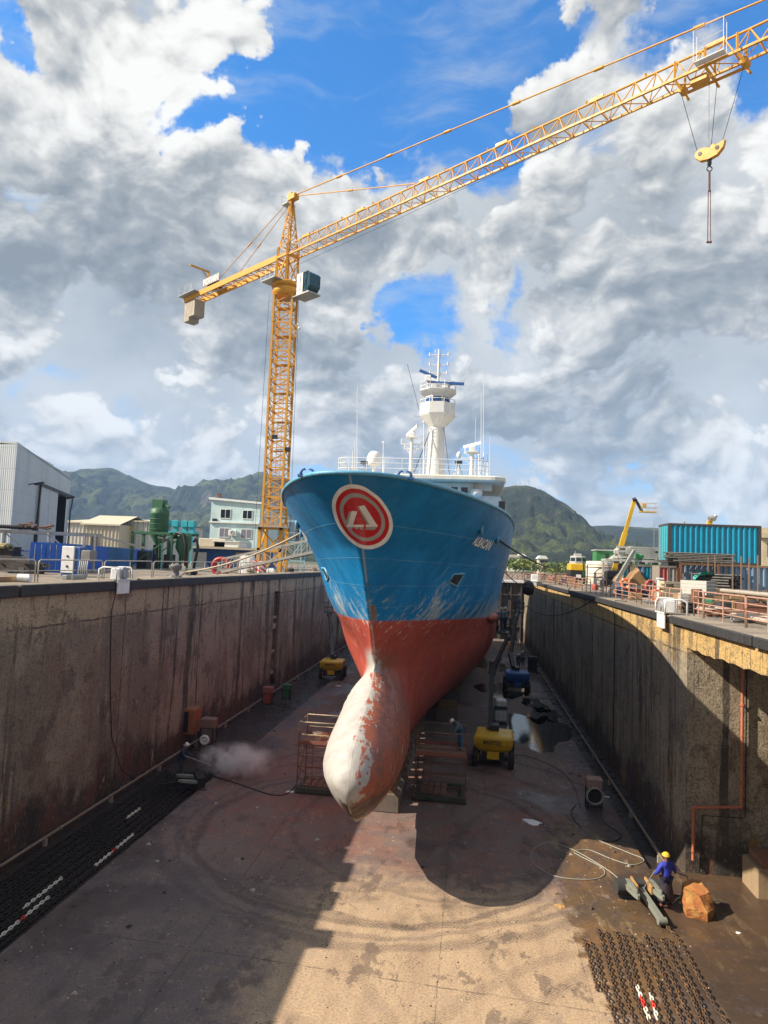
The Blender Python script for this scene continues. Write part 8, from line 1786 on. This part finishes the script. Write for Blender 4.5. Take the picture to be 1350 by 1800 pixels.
me = bpy.data.meshes.new('boulder'); bm.to_mesh(me); bm.free(); me.materials.append(RKM); o = bpy.data.objects.new('boulder', me); COL.objects.link(o); o.location = rk0+Vector((0, .55, 0)); o.rotation_euler = (0, 0, R(12)); tag(o, 'orange brown broken boulder standing on the wet floor right of the worker', 'boulder')
# litter on the floor
for i, (u, v, s_, mt, lab) in enumerate(((937, 1446, .32, WHITE2, 'crumpled white sheet lying on the floor between bulb and pump'), (985, 1593, .16, AO, 'orange rag on the sunlit floor'), (1068, 1401, .1, WHITE2, 'white scrap beside the pump'), (510, 1392, .14, WHITE2, 'white cloth at the foot of the left scaffold'), (1160, 1567, .12, AO, 'tan stone beside the boulder'), (1298, 1640, .06, WHITE2, 'tiny white scrap right of the boulder'), (595, 1206, .2, WHITE2, 'white litter in the left gutter by the far yellow lift'))):
    q = atz(u, v, 0); r2 = random.Random(i+30); b = MB(); n = 12; vs = [(q.x, q.y, .07*s_*4)]
    for k in range(n): a = 2*PI*k/n; rr = s_*(.7+.6*r2.random()); vs.append((q.x+rr*1.3*math.cos(a), q.y+rr*math.sin(a), .004+.05*r2.random()*s_*3))
    for k in range(n): vs.append((vs[1+k][0], vs[1+k][1], .001))
    b.add(vs, [(0, 1+k, 1+(k+1)%n) for k in range(n)]+[(1+k, 1+n+k, 1+n+(k+1)%n, 1+(k+1)%n) for k in range(n)]); solo(b, ('crumpled_sheet', 'rag', 'paper_scrap', 'cloth', 'stone', 'paper_scrap', 'litter')[i], mt, tuple(q), lab, ('sheet', 'rag', 'scrap', 'cloth', 'stone', 'scrap', 'litter')[i])

# blasting grit and chips swept about the floor
b = MB(); r2 = random.Random(77)
for _ in range(2600):
    k = r2.random()
    if k < .45: X, Y = r2.gauss(6.0, 1.3), r2.uniform(18, 75)
    elif k < .7: X, Y = r2.gauss(-12.0, .8), r2.uniform(18, 70)
    else: X, Y = r2.uniform(-12.5, 8), r2.uniform(17, 50)
    if not -12.8 < X < 7.2: continue
    s_ = r2.uniform(.008, .03)*(1+2.0*(r2.random() < .04)); a = r2.uniform(0, 6.28); P = [(X+s_*1.6*math.cos(a+q), Y+s_*1.6*math.sin(a+q), .001) for q in (0, 2.1+r2.uniform(-.4, .4), 4.2)]+[(X, Y, s_)]
    b.mat(0 if r2.random() < .7 else 1); b.add(P, [(0, 1, 3), (1, 2, 3), (2, 0, 3)])
ob = b.build('grit', [mat('grit_dark', (.05, .04, .035), .9), mat('grit_pale', (.42, .38, .33), .9)]); ob['kind'] = 'stuff'
# ================================================================== hills, trees, far houses, air
def hill(name, prof, Y, dep, colrock, seed, base=9.4, rough=14., front=900., nu=150, nd=44):
    U_ = np.array([q[0] for q in prof], float); V_ = np.array([q[1] for q in prof], float)
    us = np.linspace(U_[0], U_[-1], nu); X = []; Z = []
    for u in us: q = aty(u, np.interp(u, U_, V_), Y); X.append(q.x); Z.append(q.z)
    X = np.array(X); Z = np.array(Z); r_ = np.random.default_rng(seed)
    from mathutils import noise as mn
    b = MB(); vs = []; ds = np.linspace(-1, .6, nd)
    for d in ds:
        for i in range(nu):
            f = 1-abs(d) if d < 0 else 1-d*.9; g = f**1.25 if d < 0 else f
            cliff = 1/(1+math.exp(-(f-.62)*16)); g = .55*g+.45*(cliff*.75+.25*f) if d < 0 else g
            Yy = Y+(d*front if d < 0 else d*dep); k = Yy/Y; x_ = X[i]*(.5+.5*k) if d < 0 else X[i]
            z_ = base+(Z[i]-base)*g
            nz = mn.fractal(Vector((x_*.006, Yy*.006, seed)), .9, 2.1, 6)+.5*mn.fractal(Vector((x_*.022, Yy*.012, seed+4)), .9, 2.1, 4)
            nz += .55*mn.fractal(Vector((x_*.05, Yy*.03, seed+9)), .9, 2.1, 3); amp = rough*(.2+1.0*f*(1-f)*3.2)*(1 if d < -.02 else .35); z_ = max(base-2, z_+nz*amp+ (mn.noise(Vector((x_*.05, 0, seed)))*rough*.12 if abs(d) < .05 else 0)); vs.append((x_, Yy, z_))
    b.add(vs, [(j*nu+i, j*nu+i+1, (j+1)*nu+i+1, (j+1)*nu+i) for j in range(nd-1) for i in range(nu-1)], True)
    m, t = newmat(name+'_slopes'); p = t.pos(); nr = t.xyz(t.n('ShaderNodeNewGeometry').outputs['Normal'])[2]
    n1 = t.noise(p, .004, 8, .65); n2 = t.noise(p, .03, 7, .7); n3 = t.noise(p, .12, 5, .7)
    c = t.mix(t.smooth(n1, .46, .53), (.014, .032, .014), (.10, .125, .026)); c = t.mix(t.smooth(n2, .46, .58, 0, .85), c, (.009, .02, .010)); c = t.mix(t.smooth(n3, .52, .62, 0, .65), c, (.065, .08, .03))
    rk = t.smooth(t.m('ADD', nr, t.m('MULTIPLY', t.m('SUBTRACT', n2, .5), .6)), .80, .62); c = t.mix(rk, c, t.mix(n3, colrock, tuple(x*.5 for x in colrock)))
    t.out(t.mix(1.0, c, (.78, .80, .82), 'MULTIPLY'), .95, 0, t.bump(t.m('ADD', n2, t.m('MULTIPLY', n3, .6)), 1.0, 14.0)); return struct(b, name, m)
hill('mountain', [(-500, 880), (-250, 850), (-60, 862), (60, 850), (100, 842), (126, 834), (135, 831), (152, 825), (185, 822), (204, 823), (212, 829), (228, 837), (262, 850), (300, 859), (330, 866), (341, 866), (352, 858), (368, 850), (384, 846), (408, 848), (428, 843), (446, 836), (462, 830), (490, 836), (530, 850), (600, 880), (700, 930), (800, 965), (900, 985)], 2500, 900, (.20, .17, .16), 3, rough=34, front=1500, nu=300, nd=60)
hill('hill', [(560, 985), (640, 950), (720, 915), (800, 880), (850, 864), (880, 857), (905, 853), (925, 852), (940, 856), (952, 863), (966, 868), (984, 879), (1000, 889), (1014, 901), (1028, 917), (1042, 930), (1062, 946), (1090, 962), (1130, 980), (1180, 996)], 1150, 400, (.15, .125, .13), 8, rough=19, front=620, nu=240, nd=60)
hill('far_ridge', [(860, 975), (940, 940), (1000, 927), (1040, 924), (1075, 923), (1110, 925), (1160, 928), (1250, 938), (1350, 950), (1500, 960), (1700, 985)], 1700, 500, (.13, .12, .10), 15, rough=8, front=700, nu=120)
for u in (914, 930): 
    q = aty(u, 853, 1150); b = MB(); b.beam((q.x, 1150, q.z-6), (q.x, 1150, q.z+9), .7); b.beam((q.x-1.2, 1150, q.z+5), (q.x+1.2, 1150, q.z+5), .4); solo(b, 'radio_mast', STEEL, (q.x, 1150, q.z-6), ('left' if u < 920 else 'right')+'-hand thin radio mast on the summit of the dark hill', 'mast', 'radio masts on the hill')
# leafy belt of trees beyond the dock end (one mass of foliage)
lm, t = newmat('tree_belt_leaves'); p = t.pos(); n1 = t.noise(p, .12, 4, .6); n2 = t.noise(p, 1.1, 4, .6); c = t.mix(t.smooth(n1, .38, .62), (.045, .085, .02), (.17, .20, .045)); c = t.mix(t.smooth(n2, .45, .7, 0, .5), c, (.025, .05, .018)); t.out(c, .9)
def leafy(b, C_, rx, rz, n, s_, r_):
    for _ in range(n):
        a, ct = r_.uniform(0, 2*PI), r_.uniform(-.5, 1); k = r_.uniform(.55, 1.0); st_ = math.sqrt(1-ct*ct)
        p_ = Vector((C_[0]+rx*k*st_*math.cos(a), C_[1]+rx*k*st_*math.sin(a), C_[2]+rz*k*ct)); ax = Vector((r_.uniform(-1, 1), r_.uniform(-1, 1), r_.uniform(-1, 1))).normalized(); u_ = ax.orthogonal().normalized(); v_ = ax.cross(u_); q = s_*r_.uniform(.6, 1.5)
        b.add([p_-u_*q, p_+v_*q*.7, p_+u_*q, p_-v_*q*.7], [(0, 1, 2, 3)])
b = MB(); r_ = random.Random(4)
for _ in range(110):
    Y = r_.uniform(215, 420); u = r_.uniform(880, 1150) if r_.random() < .8 else r_.uniform(60, 470); X = aty(u, 985, Y).x; h_ = r_.uniform(3.2, 6.0)
    for _k in range(4): leafy(b, (X+r_.uniform(-3, 3), Y+r_.uniform(-3, 3), 9.4+h_*r_.uniform(.35, .7)), r_.uniform(1.8, 3.4), h_*.42, 55, .42, r_)
ob = b.build('tree_belt', lm); ob['kind'] = 'stuff'
for i, (u0, u1, v0, v1, Y, mt, lab) in enumerate(((893, 913, 976, 983, 300, WHITE2, 'long low white house among trees beyond the ship side'), (910, 924, 974, 984, 330, mat('pale_blue_house', (.45, .55, .62), .8), 'pale blue roofed house beyond the trees right of the ship'), (947, 961, 978, 987, 250, BGE, 'cream house with a stepped roof among the trees'))):
    a, e = aty(u0, v0, Y), aty(u1, v1, Y); hs = thing('house', ((a.x+e.x)/2, Y, 9.4), lab, 'house'); b = MB(); b.box(a.x, e.x, Y, Y+7, 9.3, a.z-.8); b.build('wall', mt, hs)
    b = MB(); m_ = (a.x+e.x)/2; b.prism([(a.x-.5, a.z-.82), (e.x+.5, a.z-.82), (m_+1, a.z+.3), (m_-1, a.z+.3)], 8, (0, Y-.5, 0)); b.build('roof', TRIM if i else BGE, hs)
    for k in range(3): x_ = a.x+(e.x-a.x)*(k+.6)/3.4; b = MB(); b.box(x_, x_+.8, Y-.06, Y-.01, a.z-2.2, a.z-1.3); b.build('window', GLASS, hs)
# steel stair tower beyond the bow with a man on it
q = aty(516, 952, 84); st_ = thing('stair_tower', (q.x, 84, ZQL), 'pale blue steel stair tower half hidden by the port bow', 'stair tower'); b = MB()
SB = mat('stair_blue', (.25, .42, .5), .6, dirt=.3)
for X in (-1.3, 1.3):
    for Y in (83, 85): b.beam((q.x+X, Y, ZQL), (q.x+X, Y, q.z+2.6), .14, .14, (0, 1, 0))
for z_ in (q.z-2.4, q.z+2.6): b.beam((q.x-1.3, 83, z_), (q.x+1.3, 83, z_), .12); b.beam((q.x-1.3, 85, z_), (q.x+1.3, 85, z_), .12)
b.beam((q.x-1.3, 83, ZQL), (q.x+1.3, 83, q.z-.1), .12); b.box(q.x-1.4, q.x+1.4, 82.9, 85.1, q.z-.12, q.z); b.tube((q.x-1.3, 83, q.z+1.05), (q.x+1.3, 83, q.z+1.05), .035, 5); b.build('frame', SB, st_)
person((q.x+.5, 83.8, q.z), R(170), 'distant dark clothed person on the pale blue stair tower by the bow', {}, (DKB, NV, BBT, DKB), 1.05)
# air between the camera and the far hills
hm_, t = newmat('haze_air'); v_ = t.n('ShaderNodeVolumePrincipled'); v_.inputs['Color'].default_value = (.38, .60, 1.0, 1); v_.inputs['Density'].default_value = HAZE = .00012
o_ = t.n('ShaderNodeOutputMaterial'); t.t.links.new(v_.outputs[0], o_.inputs['Volume'])
b = MB(); b.box(-4000, 4000, -120, 5200, -1.5, 700); hz_ = b.build('haze', hm_); hz_['kind'] = 'stuff'
